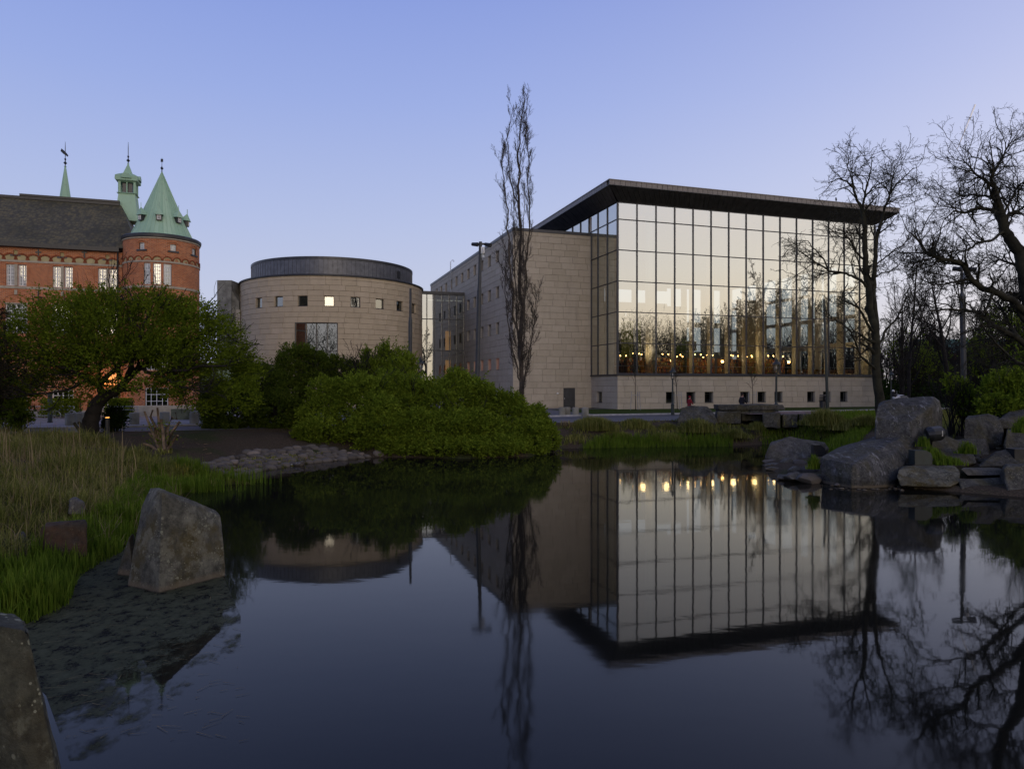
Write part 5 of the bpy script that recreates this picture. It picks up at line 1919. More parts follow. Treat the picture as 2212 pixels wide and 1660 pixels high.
for k, (nm, pts, mt, lb, am_, bv) in enumerate(R_):
    zl = min(p_.z for p_ in pts)
    zh = max(p_.z for p_ in pts)
    pts = pts + [Vector((p_.x + .25 * math.copysign(1, sum(q_.x for q_ in pts) / len(pts) - p_.x), p_.y + .3, tz(p_.x, p_.y + .3) - .35)) for p_ in pts if p_.z < zl + .22 * (zh - zl)]
    rock(nm, pts, mt, lb, amp=am_ * .8, bev=bv * .3, cuts=4, seed=30 + k)
# rounded pebble boulders of the stony point
pb_ = [(1652, 1000, 24, 8), (1668, 1008, 30, 12), (1690, 1006, 34, 14), (1716, 1004, 44, 26), (1745, 1008, 36, 30), (1770, 1005, 34, 24), (1700, 1016, 36, 18), (1735, 1022, 38, 24), (1765, 1024, 36, 26), (1708, 1033, 34, 18), (1740, 1034, 44, 24), (1690, 990, 30, 14), (1750, 990, 34, 20), (1765, 1043, 0, 0), (1722, 992, 30, 16)]
pb_ = [(1664, 996, 34, 10), (1672, 1004, 40, 12), (1705, 999, 46, 24), (1730, 1003, 40, 26), (1758, 1000, 34, 22), (1718, 1018, 40, 26), (1748, 1018, 46, 28), (1696, 1030, 40, 16), (1723, 1031, 62, 24), (1750, 1033, 60, 28), (1690, 984, 40, 16), (1755, 984, 44, 18), (1775, 992, 36, 18), (1668, 1012, 34, 9), (1782, 1012, 30, 18), (1812, 1046, 26, 9), (1772, 1030, 30, 14)]
words_ = ['flattest stone at the very tip', 'wide thin stone second from the tip', 'tall pinkish stone at the back', 'round pinkish stone in the middle row', 'round stone behind the tuft', 'squat stone left of the middle', 'high pale stone in the middle', 'flat stone at the front left', 'long banded stone at the front', 'large banded stone front right', 'small stone under the broad boulder', 'pale stone under the spotlight', 'stone against the grass tuft', 'thin stone awash at the tip', 'stone against the leaning slab', 'small stone awash below the leaning slab', 'small stone between banded stone and slab']
for k, (x, y, w, h) in enumerate(pb_):
    d = onz(x, max(y + h * .35, 988)).y
    cx_ = pt(x, y, d)
    rw, rh2 = w / FPX * d / 2, max(h, 10) / FPX * d / 2
    r_ = random.Random(k)
    pts = []
    for q in range(22):
        a, e_ = r_.uniform(0, 2 * PI), math.asin(r_.uniform(-1, 1))
        pts.append(Vector((cx_.x + rw * math.cos(a) * math.cos(e_), d + rw * .8 * math.sin(a) * math.cos(e_), max(cx_.z, rh2 * .3) + rh2 * math.sin(e_))))
    o = rock('shore_stone', pts, M['rock_p'] if k % 3 else M['cobble'], 'rounded shore stone of the stony point: ' + words_[k], cat='stone', amp=.012, cuts=1, bev=.03, seed=50 + k, group='rounded stones of the stony point', sm=True)
# small scatter stones between the right hand rocks
sc_m = MB()
for q in range(160):
    x, y = rnd.uniform(2090, 2240), rnd.uniform(950, 1010)
    p = onz(x, y, .5)
    s_ = rnd.uniform(.06, .22)
    sc_m.sphere((p.x, p.y, tz(p.x, p.y) + s_ * .2), (s_ * rnd.uniform(.7, 1.4), s_, s_ * .5), 6, 4)
for q in range(160):
    x, y = rnd.uniform(1800, 2200), rnd.uniform(1032, 1062)
    p = onz(x, y, 0)
    s_ = rnd.uniform(.04, .10)
    sc_m.sphere((p.x, p.y + .3, 0.0), (s_ * 1.3, s_, s_ * .6), 6, 4)
sc_m.build('pebbles', M['rock'], label='loose pebbles between the rocks at the waterline', cat='pebbles', kind='stuff', smooth=True)

# spotlights
sp_e = empty('underwater_spotlight', pt(1992, 1000, 27.6), 0, label='boxy dark green spotlight housing on the ledge rock', cat='spotlight')
m = MB().add([(-.34, -.1, -.05), (.34, -.1, -.05), (.34, .35, -.05), (-.34, .35, -.05), (-.34, -.1, .50), (.12, -.1, .50), (.28, -.1, .40), (.34, -.1, .28), (-.34, .35, .50), (.12, .35, .50), (.28, .35, .40), (.34, .35, .28)],
             [(0, 1, 7, 6, 5, 4), (3, 8, 9, 10, 11, 2), (4, 5, 9, 8), (5, 6, 10, 9), (6, 7, 11, 10), (1, 2, 11, 7), (0, 4, 8, 3), (0, 3, 2, 1)])
m.build('housing', M['green_iron'], sp_e)
MB().box((-.42, -.14, -.1), (.42, .4, -.051)).build('base_plate', M['black'], sp_e)
e2 = empty('underwater_spotlight', pt(2015, 938, 29.2), 0, label='black drum spotlight with a chrome catch before the upright boulder', cat='spotlight')
MB().tube([(-.28, -.1, 0), (-.2, -.12, .02), (.28, .05, .05)], [.22, .31, .31], 14).build('housing', M['black'], e2)
MB().box((.20, -.30, -.05), (.24, -.26, .18)).build('catch', M['steel'], e2)
MB().box((-.05, -.05, -.6), (.05, .1, -.2)).build('bracket', M['black'], e2)
e2 = empty('underwater_spotlight', pt(1768, 980, 34.6), 0, label='dark rounded spotlight housing behind the broad grey boulder', cat='spotlight')
m = MB()
pts = [(-.28, .46), (.05, .46), (.25, .30), (.34, .0), (-.28, .0)]
m.add([(x, -.12, z) for x, z in pts] + [(x, .2, z) for x, z in pts], [tuple(range(4, -1, -1)), tuple(range(5, 10))] + [(q, (q + 1) % 5, (q + 1) % 5 + 5, q + 5) for q in range(5)])
m.build('housing', M['black'], e2)
MB().box((-.3, -.15, -.25), (.36, .25, -.001)).build('base_plate', M['black'], e2)
e2 = empty('underwater_spotlight', pt(2205, 985, 28.6), 0, label='black box spotlight at the right edge of the rocks', cat='spotlight')
MB().box((-.32, -.1, -.3), (.4, .4, .3)).build('housing', M['black'], e2)
MB().box((-.2, -.15, -.4), (.3, .4, -.301)).build('base_plate', M['black'], e2)

# ------------------------------------------------------------------ cobbled bank
cb = empty('cobbled_bank', (0, 0, 0), 0, label='sloping bank of rounded field cobbles set at the waterline', kind='structure')
cme_ = []
for k in range(7):
    r_ = random.Random(100 + k)
    bm = bmesh.new()
    bmesh.ops.create_icosphere(bm, subdivisions=2, radius=1)
    for v in bm.verts:
        c = v.co
        q = noise.noise(c * 1.1 + Vector((k * 5, 0, 0)))
        for ax_ in range(2):
            c[ax_] = math.copysign(abs(c[ax_]) ** .75, c[ax_])
        v.co = Vector((c.x, c.y * .8, c.z * .5)) * (1 + .22 * q)
    me_ = bpy.data.meshes.new('cobble')
    bm.to_mesh(me_)
    bm.free()
    me_.materials.append(M['cobble'])
    me_.polygons.foreach_set('use_smooth', [True] * len(me_.polygons))
    cme_.append(me_)
s0, s1 = onz(500, 1030), onz(800, 986)
along = (s1 - s0)
nrm2 = Vector((-along.y, along.x, 0)).normalized()
L_ = along.length
rr = random.Random(6)
for row in range(7):
    x = -.2
    while x < L_:
        w = rr.uniform(.30, .62)
        fade = 1 if x > L_ * .35 else .6
        if row < 5 * fade + 1 + rr.random() and row * .32 < (L_ - x) * .8 + .4:
            p = s0 + along * ((x + w / 2) / L_) + nrm2 * (.05 + row * .38 + rr.uniform(-.06, .06))
            # follow the real shoreline
            sd = float(pond_sd(np.array([p.x]), np.array([p.y]))[0])
            p += nrm2 * (row * .38 + .05 - sd)
            if rr.random() < .93:
                link('cobble', rr.choice(cme_), None, cb, (p.x, p.y, tz(p.x, p.y) + .02), (rr.uniform(-.2, .2), rr.uniform(-.2, .2), rr.uniform(-.5, .9)), (w * .54, w * .46 * rr.uniform(.8, 1.1), w * rr.uniform(.5, .72)))
        x += w * 1.02


# ------------------------------------------------------------------ vegetation tools
class Tree:
    def __init__(s, seed):
        s.r = random.Random(seed)
        s.lines = []        # (points, radii, level)

    def grow(s, p, d, L, r0, lvl, cfg):
        r = s.r
        c = cfg[lvl]
        n = c['seg']
        pts, rad = [p.copy()], [r0]
        d = d.normalized()
        for i in range(n):
            w = Vector((r.gauss(0, 1), r.gauss(0, 1), r.gauss(0, 1))) * c['wob']
            d = (d + w + Vector((0, 0, c['up']))).normalized()
            p = p + d * (L / n)
            pts.append(p.copy())
            rad.append(max(r0 * (1 - (i + 1) / n * c.get('tap', .75)), c.get('rmin', .006)))
        s.lines.append((pts, rad, lvl))
        s.kids(pts, rad, L, lvl, cfg)

    def kids(s, pts, rad, L, lvl, cfg, k0=None, shrink=True):
        if lvl + 1 >= len(cfg):
            return
        r = s.r
        c, cn = cfg[lvl], cfg[lvl + 1]
        nk = c['kids'] if k0 is None else k0
        n = len(pts) - 1
        nk = int(nk * r.uniform(.75, 1.25) + .5)
        for k in range(nk):
            f = c.get('from', .2) + (1 - c.get('from', .2)) * (k + r.random()) / nk
            x = f * n
            i = min(int(x), n - 1)
            q = pts[i].lerp(pts[i + 1], x - i)
            ax = (pts[i + 1] - pts[i]).normalized()
            side = ax.cross(Vector((r.gauss(0, 1), r.gauss(0, 1), r.gauss(0, 1)))).normalized()
            a = cn['ang'] * r.uniform(.7, 1.3)
            dd = ax * math.cos(a) + side * math.sin(a)
            LL = L * cn['len'] * r.uniform(.6, 1.25) * ((1 - .45 * f) if shrink else 1)
            s.grow(q, dd, LL, max(rad[i] * cn.get('rr', .6), cn.get('rmin', .006)), lvl + 1, cfg)

    def limb(s, pix, r0, r1, cfg, lvl=0, kids=None, dep=0.0, L=None):
        """pix: list of (px, py, depth)"""
        base = [pt(*q) for q in pix]
        pts = []
        for i in range(len(base) - 1):
            m = 4
            for k in range(m):
                q = base[i].lerp(base[i + 1], k / m)
                if k:
                    q += Vector((s.r.gauss(0, 1), s.r.gauss(0, 1), s.r.gauss(0, 1))) * (base[i + 1] - base[i]).length * .022
                pts.append(q)
        pts.append(base[-1])
        n = len(pts) - 1
        rad = [r0 + (r1 - r0) * i / n for i in range(n + 1)]
        s.lines.append((pts, rad, lvl))
        s.kids(pts, rad, L or sum((pts[i + 1] - pts[i]).length for i in range(n)), lvl, cfg, kids, False)
        return pts

    def mesh(s, name, levels, origin, sides=(8, 6, 4, 3, 3, 3)):
        V, Q, T = [], [], []
        off = 0
        for pts, rad, lvl in s.lines:
            if lvl not in levels:
                continue
            k = sides[min(lvl, len(sides) - 1)]
            Pn = np.array([tuple(p) for p in pts])
            n = len(Pn)
            Tn = np.gradient(Pn, axis=0)
            Tn /= np.linalg.norm(Tn, axis=1)[:, None] + 1e-9
            ref = np.array([0.31, 0.87, 0.38])
            A = np.cross(Tn, ref)
            A /= np.linalg.norm(A, axis=1)[:, None] + 1e-9
            Bv = np.cross(Tn, A)
            ang = np.arange(k) * 2 * PI / k
            R = np.array(rad)[:, None, None]
            ring = Pn[:, None, :] + R * (np.cos(ang)[None, :, None] * A[:, None, :] + np.sin(ang)[None, :, None] * Bv[:, None, :])
            V.append(ring.reshape(-1, 3))
            i = np.arange(n - 1)[:, None] * k
            j = np.arange(k)[None, :]
            a = off + i + j
            b2 = off + i + (j + 1) % k
            Q.append(np.stack([a, b2, b2 + k, a + k], -1).reshape(-1, 4))
            off += n * k
        V = np.concatenate(V) - np.array(tuple(origin))
        return np_mesh(name, V, [np.concatenate(Q)])

    def tips(s, lvl):
        return [(l[0], l[1]) for l in s.lines if l[2] >= lvl]


def leaf_mesh(name, C, Dv, l, w, rng, jit=.5):
    """diamond leaves at C (n,3) pointing roughly along Dv"""
    n = len(C)
    a = Dv + rng.normal(0, jit, (n, 3))
    a /= np.linalg.norm(a, axis=1)[:, None] + 1e-9
    b = np.cross(a, rng.normal(0, 1, (n, 3)))
    b /= np.linalg.norm(b, axis=1)[:, None] + 1e-9
    sz = rng.uniform(.65, 1.3, (n, 1))
    V = np.stack([C - a * l / 2 * sz, C + b * w / 2 * sz, C + a * l / 2 * sz, C - b * w / 2 * sz], 1).reshape(-1, 3)
    F = np.arange(4 * n, dtype=np.int32).reshape(-1, 4)
    return np_mesh(name, V, [F])


def leaf_mesh_early(Cm, g):
    Cm = np.array(Cm)
    n_ = len(Cm)
    up = g.normal(0, 1, (n_, 3)) * .7 + np.array([0, 0, 1.0])
    a = up / np.linalg.norm(up, axis=1)[:, None]
    b = np.cross(a, g.normal(0, 1, (n_, 3)))
    b /= np.linalg.norm(b, axis=1)[:, None]
    hz = (Cm[:, 2] - GZ) / 15
    l = g.uniform(.5, 2.0, (n_, 1))
    w = np.where(hz < .55, g.uniform(.2, .7, n_), .07)[:, None]
    V = np.stack([Cm - a * l / 2, Cm + b * w / 2, Cm + a * l / 2, Cm - b * w / 2], 1).reshape(-1, 3)
    return np_mesh('wood', V, [np.arange(4 * n_, dtype=np.int32).reshape(-1, 4)])


def twigs_leaves(tree, lvl, per, spread, rng):
    C, Dv = [], []
    for pts, rad, _l in ((a, b, c) for a, b, c in tree.lines if c >= lvl):
        Pn = np.array([tuple(p) for p in pts])
        n = per
        f = rng.uniform(.05, 1, n) * (len(Pn) - 1)
        i = np.minimum(f.astype(int), len(Pn) - 2)
        q = Pn[i] + (Pn[i + 1] - Pn[i]) * (f - i)[:, None]
        C.append(q + rng.normal(0, spread, (n, 3)))
        dd = (Pn[i + 1] - Pn[i])
        dd /= np.linalg.norm(dd, axis=1)[:, None] + 1e-9
        Dv.append(dd)
    return np.concatenate(C), np.concatenate(Dv)


def tree_obj(tr, name, base, label, cat='tree', trunk_lv=(0,), bark=None, group=None, sides=(9, 6, 4, 3, 3, 3)):
    e = empty(name, base, 0, label=label, cat=cat, group=group)
    link('trunk', tr.mesh('trunk', set(trunk_lv), base, sides), bark or M['bark'], e, smooth=True)
    others = set(range(9)) - set(trunk_lv)
    link('crown', tr.mesh('crown', others, base, sides), bark or M['bark'], e, smooth=False)
    return e


# ---- the twin trunk robinia before the right end of the hall
cfgA = [dict(seg=6, wob=.1, up=.02, kids=7, ang=.9, len=.45, **{'from': .15}),
        dict(seg=7, wob=.24, up=.05, kids=6, ang=.85, len=.26, rr=.55, rmin=.025),
        dict(seg=6, wob=.32, up=.04, kids=7, ang=.8, len=.50, rr=.6, rmin=.016, **{'from': .1}),
        dict(seg=5, wob=.38, up=.02, kids=5, ang=.8, len=.5, rr=.6, rmin=.011, **{'from': .1}),
        dict(seg=4, wob=.42, up=.0, kids=0, ang=.8, len=.55, rr=.6, rmin=.008)]
A = Tree(5)
d = 50
kA = 50 / 62
A.limb([(1903, 897, d), (1901, 860, d), (1893, 800, d), (1893, 740, d), (1884, 690, d), (1878, 640, d), (1872, 600, d), (1868, 540, d), (1866, 480, d), (1862, 452, d)], .42 * kA, .17 * kA, cfgA, 0, 8, L=8 * kA)
A.limb([(1895, 750, d), (1893, 700, d), (1886, 640, d + .3), (1889, 590, d + .5), (1891, 540, d + .5), (1895, 505, d + .5), (1904, 480, d + .8), (1910, 450, d + 1)], .27 * kA, .10 * kA, cfgA, 0, 8, L=8 * kA)
L1_ = [
    ([(1863, 456, d), (1850, 430, d), (1843, 405, d - .5), (1830, 392, d - 1), (1812, 385, d - 1.5), (1790, 395, d - 2)], .12, .04),
    ([(1862, 455, d), (1868, 425, d), (1872, 400, d), (1880, 370, d + .3), (1885, 345, d + .5)], .11, .03),
    ([(1868, 425, d), (1885, 405, d), (1905, 395, d + .8), (1925, 385, d + 1)], .08, .03),
    ([(1843, 405, d - .5), (1838, 380, d - .5), (1830, 360, d - 1), (1835, 340, d - 1)], .06, .02),
    ([(1910, 452, d + 1), (1922, 420, d + 1.2), (1935, 400, d + 1), (1955, 380, d + .5), (1975, 362, d)], .10, .03),
    ([(1922, 420, d + 1.2), (1926, 390, d + 1.5), (1936, 365, d + 2), (1940, 350, d + 2)], .06, .02),
    ([(1910, 445, d + 1), (1935, 430, d + 2), (1960, 425, d + 2.5), (1980, 412, d + 3)], .06, .02),
    ([(1866, 560, d), (1850, 545, d - .5), (1838, 520, d - 1), (1822, 505, d - 2), (1800, 500, d - 2.5), (1782, 487, d - 3)], .10, .03),
    ([(1873, 620, d), (1860, 605, d - .5), (1840, 595, d - 1), (1815, 588, d - 1.5), (1790, 585, d - 2), (1768, 570, d - 2.5), (1745, 555, d - 3), (1725, 540, d - 3.5)], .13, .04),
    ([(1805, 587, d - 1.5), (1785, 589, d - 2), (1765, 596, d - 2.5), (1748, 604, d - 3)], .05, .02),
    ([(1790, 585, d - 2), (1780, 560, d - 2), (1762, 540, d - 2.4), (1745, 520, d - 3), (1722, 520, d - 3)], .07, .02),
    ([(1868, 600, d), (1855, 570, d - .8), (1845, 540, d - 1), (1830, 520, d - 1.6)], .07, .025),
    ([(1889, 720, d), (1870, 690, d - 1), (1855, 665, d - 1.5), (1835, 655, d - 2), (1818, 648, d - 2.5), (1822, 630, d - 3), (1832, 612, d - 3)], .12, .035),
    ([(1893, 800, d), (1878, 785, d - 1), (1860, 770, d - 1.5), (1850, 745, d - 2), (1838, 715, d - 2.5), (1820, 700, d - 3), (1800, 690, d - 3.5)], .12, .035),
    ([(1899, 740, d), (1915, 710, d + 1), (1935, 690, d + 1.5), (1950, 660, d + 2), (1960, 640, d + 2)], .14, .04),
    ([(1891, 570, d + .5), (1908, 560, d + .8), (1930, 540, d + 1.5), (1950, 530, d + 2), (1970, 510, d + 2)], .08, .03),
    ([(1893, 520, d + .5), (1884, 500, d + .5), (1878, 480, d + .2), (1873, 465, d)], .06, .02),
    ([(1889, 600, d), (1903, 590, d + .6), (1925, 585, d + 1.2), (1945, 570, d + 1.6)], .06, .02),
]
for pix, r0, r1 in L1_:
    A.limb([(a_, b_, d + (c_ - d) * kA) for a_, b_, c_ in pix], r0 * kA, r1 * kA, cfgA, 1, 10, L=6 * kA)
tree_obj(A, 'robinia_tree', gp(1903, d, .9), 'bare twin trunked tree spreading before the right end of the glass hall', trunk_lv=(0, 1), bark=M['bark_moss'])

# ---- the great bare tree at the right edge
cfgB = [dict(seg=6, wob=.1, up=.02, kids=7, ang=.9, len=.45, **{'from': .1}),
        dict(seg=7, wob=.22, up=.03, kids=9, ang=.9, len=.35, rr=.5, rmin=.014),
        dict(seg=6, wob=.30, up=.05, kids=8, ang=.8, len=.45, rr=.55, rmin=.009, **{'from': .1}),
        dict(seg=5, wob=.34, up=.04, kids=6, ang=.7, len=.5, rr=.6, rmin=.0065, **{'from': .1}),
        dict(seg=4, wob=.36, up=.0, kids=0, ang=.7, len=.5, rr=.6, rmin=.005)]
B = Tree(11)
d = 29
kB = 29 / 45
B.limb([(2262, 905, d), (2250, 800, d), (2232, 700, d), (2215, 600, d), (2205, 550, d), (2185, 520, d), (2168, 495, d), (2162, 460, d), (2155, 434, d), (2147, 405, d)], .55 * kB, .16 * kB, cfgB, 0, 8, L=8 * kB)
for pix, r0, r1 in [
    ([(2147, 405, d), (2141, 385, d), (2152, 362, d), (2166, 338, d), (2178, 315, d), (2190, 298, d)], .12, .03),
    ([(2147, 405, d), (2128, 390, d - .5), (2110, 378, d - 1), (2095, 360, d - 1.5), (2080, 345, d - 1.5)], .10, .03),
    ([(2160, 460, d), (2135, 452, d - .5), (2110, 448, d - 1), (2085, 460, d - 1.5), (2062, 455, d - 2), (2045, 470, d - 2)], .12, .03),
    ([(2155, 434, d), (2135, 425, d + .5), (2105, 420, d + 1), (2080, 425, d + 1.5), (2060, 412, d + 2)], .09, .03),
    ([(2164, 480, d), (2180, 460, d + .5), (2200, 455, d + 1), (2225, 440, d + 1)], .12, .05),
    ([(2164, 470, d), (2185, 430, d + .5), (2200, 400, d + .5), (2230, 380, d)], .09, .03),
    ([(2170, 500, d), (2140, 520, d - 1), (2110, 525, d - 1.5), (2090, 540, d - 2), (2070, 545, d - 2), (2055, 560, d - 2)], .10, .03),
    ([(2228, 690, d), (2190, 650, d - .5), (2150, 630, d - 1), (2120, 622, d - 1.5), (2095, 600, d - 2), (2080, 570, d - 2), (2055, 562, d - 2.5), (2030, 560, d - 3), (2000, 545, d - 3.5), (1985, 520, d - 4), (1970, 505, d - 4)], .24, .05),
    ([(2095, 602, d - 2), (2070, 608, d - 2), (2045, 612, d - 2.5), (2015, 615, d - 3), (1985, 600, d - 3)], .08, .03),
    ([(2245, 770, d), (2205, 735, d), (2170, 715, d - .5), (2130, 690, d - 1), (2110, 675, d - 1), (2080, 668, d - 1.5), (2045, 668, d - 2), (2010, 672, d - 2)], .20, .04),
    ([(2205, 735, d), (2180, 700, d + 1), (2160, 660, d + 1.5), (2140, 640, d + 2)], .10, .04),
    ([(2215, 600, d), (2190, 570, d + 1), (2160, 560, d + 1.5), (2135, 570, d + 2)], .10, .03),
    ([(2258, 860, d), (2215, 790, d - 2), (2180, 770, d - 3), (2150, 740, d - 4), (2120, 700, d - 5)], .12, .03),
    ([(2210, 565, d), (2230, 520, d), (2240, 470, d), (2236, 420, d)], .14, .05),
    ([(2030, 560, d - 3), (2012, 575, d - 3.5), (1995, 570, d - 4), (1975, 580, d - 4)], .05, .02),
]:
    B.limb([(a_, b_, d + (c_ - d) * kB) for a_, b_, c_ in pix], r0 * kB, r1 * kB, cfgB, 1, 17, L=5.6 * kB)
tree_obj(B, 'oak_tree', gp(2262, d, tz(gp(2262, d, 0).x, d)), 'great gnarled bare tree reaching in from the right edge', trunk_lv=(0, 1), bark=M['bark_moss'])

# ---- corkscrew poplar
cfgP = [dict(seg=8, wob=.03, up=.05, kids=26, ang=.3, len=.2, **{'from': .02}),
        dict(seg=9, wob=.11, up=.22, kids=11, ang=.6, len=.17, rr=.22, rmin=.016),
        dict(seg=6, wob=.24, up=.18, kids=5, ang=.65, len=.42, rr=.6, rmin=.013, **{'from': .05}),
        dict(seg=4, wob=.26, up=.16, kids=0, ang=.6, len=.5, rr=.6, rmin=.008)]
Pp = Tree(21)
d = 60
for pix, r0, r1, kn in [
    ([(1128, 897, d), (1127, 850, d), (1126, 700, d), (1124, 560, d), (1121, 450, d), (1119, 350, d), (1125, 270, d), (1132, 215, d)], .30, .02, 40),
    ([(1125, 780, d), (1108, 650, d - .5), (1100, 560, d - .5), (1097, 470, d - .5), (1089, 400, d - .5), (1082, 350, d - .5), (1088, 335, d - .5)], .13, .02, 28),
    ([(1119, 450, d), (1104, 395, d + .4), (1097, 330, d + .4), (1100, 270, d + .4), (1110, 228, d + .4)], .08, .02, 14),
    ([(1127, 720, d), (1138, 600, d + .3), (1144, 500, d + .3), (1142, 420, d + .3), (1141, 330, d + .3), (1139, 290, d)], .11, .02, 24),
    ([(1127, 830, d), (1108, 760, d - .6), (1096, 690, d - .6), (1090, 620, d - .6), (1095, 560, d - .5)], .09, .02, 22),
    ([(1128, 840, d), (1142, 760, d + .5), (1154, 700, d + .5), (1158, 640, d + .5)], .08, .02, 18),
    ([(1127, 820, d), (1116, 700, d + .8), (1112, 600, d + .8), (1112, 500, d + .7), (1110, 420, d + .6)], .10, .02, 24),
    ([(1127, 820, d), (1134, 700, d - .9), (1134, 600, d - .9), (1131, 500, d - .8), (1133, 400, d - .6)], .10, .02, 24),
    ([(1120, 380, d), (1130, 320, d), (1138, 270, d), (1136, 240, d)], .05, .015, 10)]:
    Pp.limb(pix, r0 * .8, r1 * .8, cfgP, 0, int(kn * 1.25), L=10)
Pp.lines = [(a_, [q_ * (.7 if (a_[0].z > 16 and l_ > 0) else 1) for q_ in b_], l_) for a_, b_, l_ in Pp.lines]
tree_obj(Pp, 'poplar_tree', gp(1128, d, GZ), 'very tall narrow bare poplar before the corner of the stone wing', trunk_lv=(0,), bark=M['bark_pop'], sides=(8, 4, 3, 3))

# ---- generic bare trees: three meshes, reused
cfgG = [dict(seg=9, wob=.05, up=.06, kids=11, ang=.5, len=.45, tap=.8, **{'from': .28}),
        dict(seg=7, wob=.16, up=.08, kids=8, ang=.75, len=.52, rr=.5, rmin=.03, **{'from': .15}),
        dict(seg=6, wob=.26, up=.06, kids=8, ang=.8, len=.42, rr=.5, rmin=.02, **{'from': .1}),
        dict(seg=5, wob=.30, up=.04, kids=7, ang=.8, len=.45, rr=.6, rmin=.018, **{'from': .1}),
        dict(seg=3, wob=.34, up=.02, kids=0, ang=.7, len=.5, rr=.6, rmin=.014)]
cfgH = [dict(seg=8, wob=.03, up=.06, kids=26, ang=.4, len=.45, tap=.8, **{'from': .12}),
        dict(seg=7, wob=.08, up=.16, kids=9, ang=.5, len=.60, rr=.35, rmin=.025, **{'from': .15}),
        dict(seg=5, wob=.16, up=.12, kids=7, ang=.6, len=.36, rr=.5, rmin=.015, **{'from': .1}),
        dict(seg=3, wob=.22, up=.08, kids=0, ang=.6, len=.5, rr=.6, rmin=.011)]


def bare(seed, H, cfg, r0):
    T_ = Tree(seed)
    T_.grow(Vector((0, 0, -.3)), Vector((0, 0, 1)), H * .72, r0, 0, cfg)
    return T_


protos = []
for sd, H, cf, r0 in ((31, 20, cfgG, .38), (32, 20, cfgG, .34), (37, 20, cfgG, .4), (41, 18, cfgH, .32)):
    T_ = bare(sd, H, cf, r0)
    tops = max(p.z for l in T_.lines for p in l[0])
    protos.append((T_.mesh('trunk', {0, 1}, Vector(), (7, 5, 3, 3, 3)), T_.mesh('crown', {2, 3, 4, 5}, Vector(), (7, 5, 3, 3, 3)), tops, T_))
for a in protos:
    a[0].materials.append(M['bark'])
    a[1].materials.append(M['bark'])


def bare_tree(k, x, y, H, label, group, rz_=0.0, wid=1.0, z=None, name='bare_tree'):
    a = protos[k]
    s_ = H / a[2]
    e = empty(name, (x, y, GZ if z is None else z), rz_, label=label, cat='tree', group=group)
    e.scale = (s_ * wid, s_ * wid, s_)
    link('trunk', a[0], None, e)
    link('crown', a[1], None, e)
    return e


# in view, right side: (px, depth, top py, proto, label)
for i, (px, d, ty, k, wd, lb) in enumerate([
    (2050, 85, 545, 0, .9, 'bare three stemmed tree left of the dark light mast'),
    (1948, 82, 575, 3, 1.1, 'dense upright bare hornbeam just right of the glass hall'),
    (1962, 74, 470, 1, .55, 'slim pale stemmed bare tree between hall and forked tree'),
    (2000, 118, 640, 3, 1.0, 'bare tree behind the yellow bushes, its twigs upright'),
    (2090, 105, 610, 2, .9, 'bare tree directly behind the dark light mast'),
    (2135, 90, 600, 3, 1.1, 'thin bare tree right of the dark light mast'),
    (2180, 80, 575, 1, 1.0, 'bare tree behind the great gnarled tree trunk'),
    (2225, 95, 560, 0, 1.0, 'bare tree at the right border of the wood'),
    (1930, 128, 665, 2, .9, 'farther bare tree whose crown shows beside the hall corner'),
    (2030, 150, 680, 1, .9, 'farther bare tree over the green roofed building'),
    (2120, 140, 660, 0, .9, 'farther bare tree right of the green roofed building'),
    (2160, 120, 640, 2, .9, 'farther bare tree before the wood edge'),
    (2070, 128, 690, 3, .8, 'small upright bare tree before the green roofed building'),
    (2205, 62, 520, 3, 1.0, 'upright bare tree close behind the right edge shrubs'),
]):
    x = gp(px, d, 0).x
    bare_tree(k, x, d, EYE - (ty - HY) / FPX * d - GZ, lb, 'bare park trees right of the library', rnd.uniform(0, 6), wd)

# behind the camera: the park trees that the facade mirrors
Fd = C0.xy.dot(BX)


def mirrored(px, depth):
    v = Vector(((px - CX) / FPX * depth, depth))
    return v - 2 * (v.dot(BX) - Fd) * BX


mt_ = [(1350, 150, 694, 0), (1400, 158, 700, 1), (1445, 150, 690, 2), (1500, 155, 696, 0), (1545, 140, 668, 1), (1590, 140, 650, 2), (1640, 135, 615, 0), (1690, 138, 635, 1), (1745, 132, 600, 2), (1800, 140, 640, 0), (1850, 135, 628, 1), (1900, 140, 640, 2), (1330, 170, 715, 2), (1480, 175, 715, 1), (1610, 165, 690, 0), (1720, 160, 672, 2), (1660, 150, 660, 3), (1560, 160, 700, 3), (1830, 150, 680, 3),
       (1250, 150, 700, 1), (1180, 150, 700, 0), (960, 168, 700, 0), (925, 175, 706, 2), (885, 170, 712, 1)]
for i, (px, dd, ty, k) in enumerate(mt_):
    v = mirrored(px, dd)
    H = EYE - (ty - HY) / FPX * dd - GZ
    if v.y > 10 and abs(v.x) < 45:
        continue
    bare_tree(k, v.x, v.y, H, 'bare park tree behind the viewer, seen only mirrored in the library glass', 'park trees mirrored in the glass', rnd.uniform(0, 6), .95)
# left and near park trees (mirrored in the round building's window)
for i, (x, y, H, k) in enumerate([(-36, -12, 20, 0), (-41, -15, 19, 1), (-33, -17, 18, 2), (-45, -12, 17, 3), (-6, -12, 18, 0), (-15, -10, 17, 1), (5, -16, 18, 2), (-26, -12, 15, 1), (-42, -4, 14, 2), (45, -2, 21, 0), (53, -7, 20, 1), (38, -8, 19, 2)]):
    bare_tree(k, x, y, H, 'bare park tree behind the viewer, seen only mirrored in the library glass', 'park trees mirrored in the glass', rnd.uniform(0, 6))

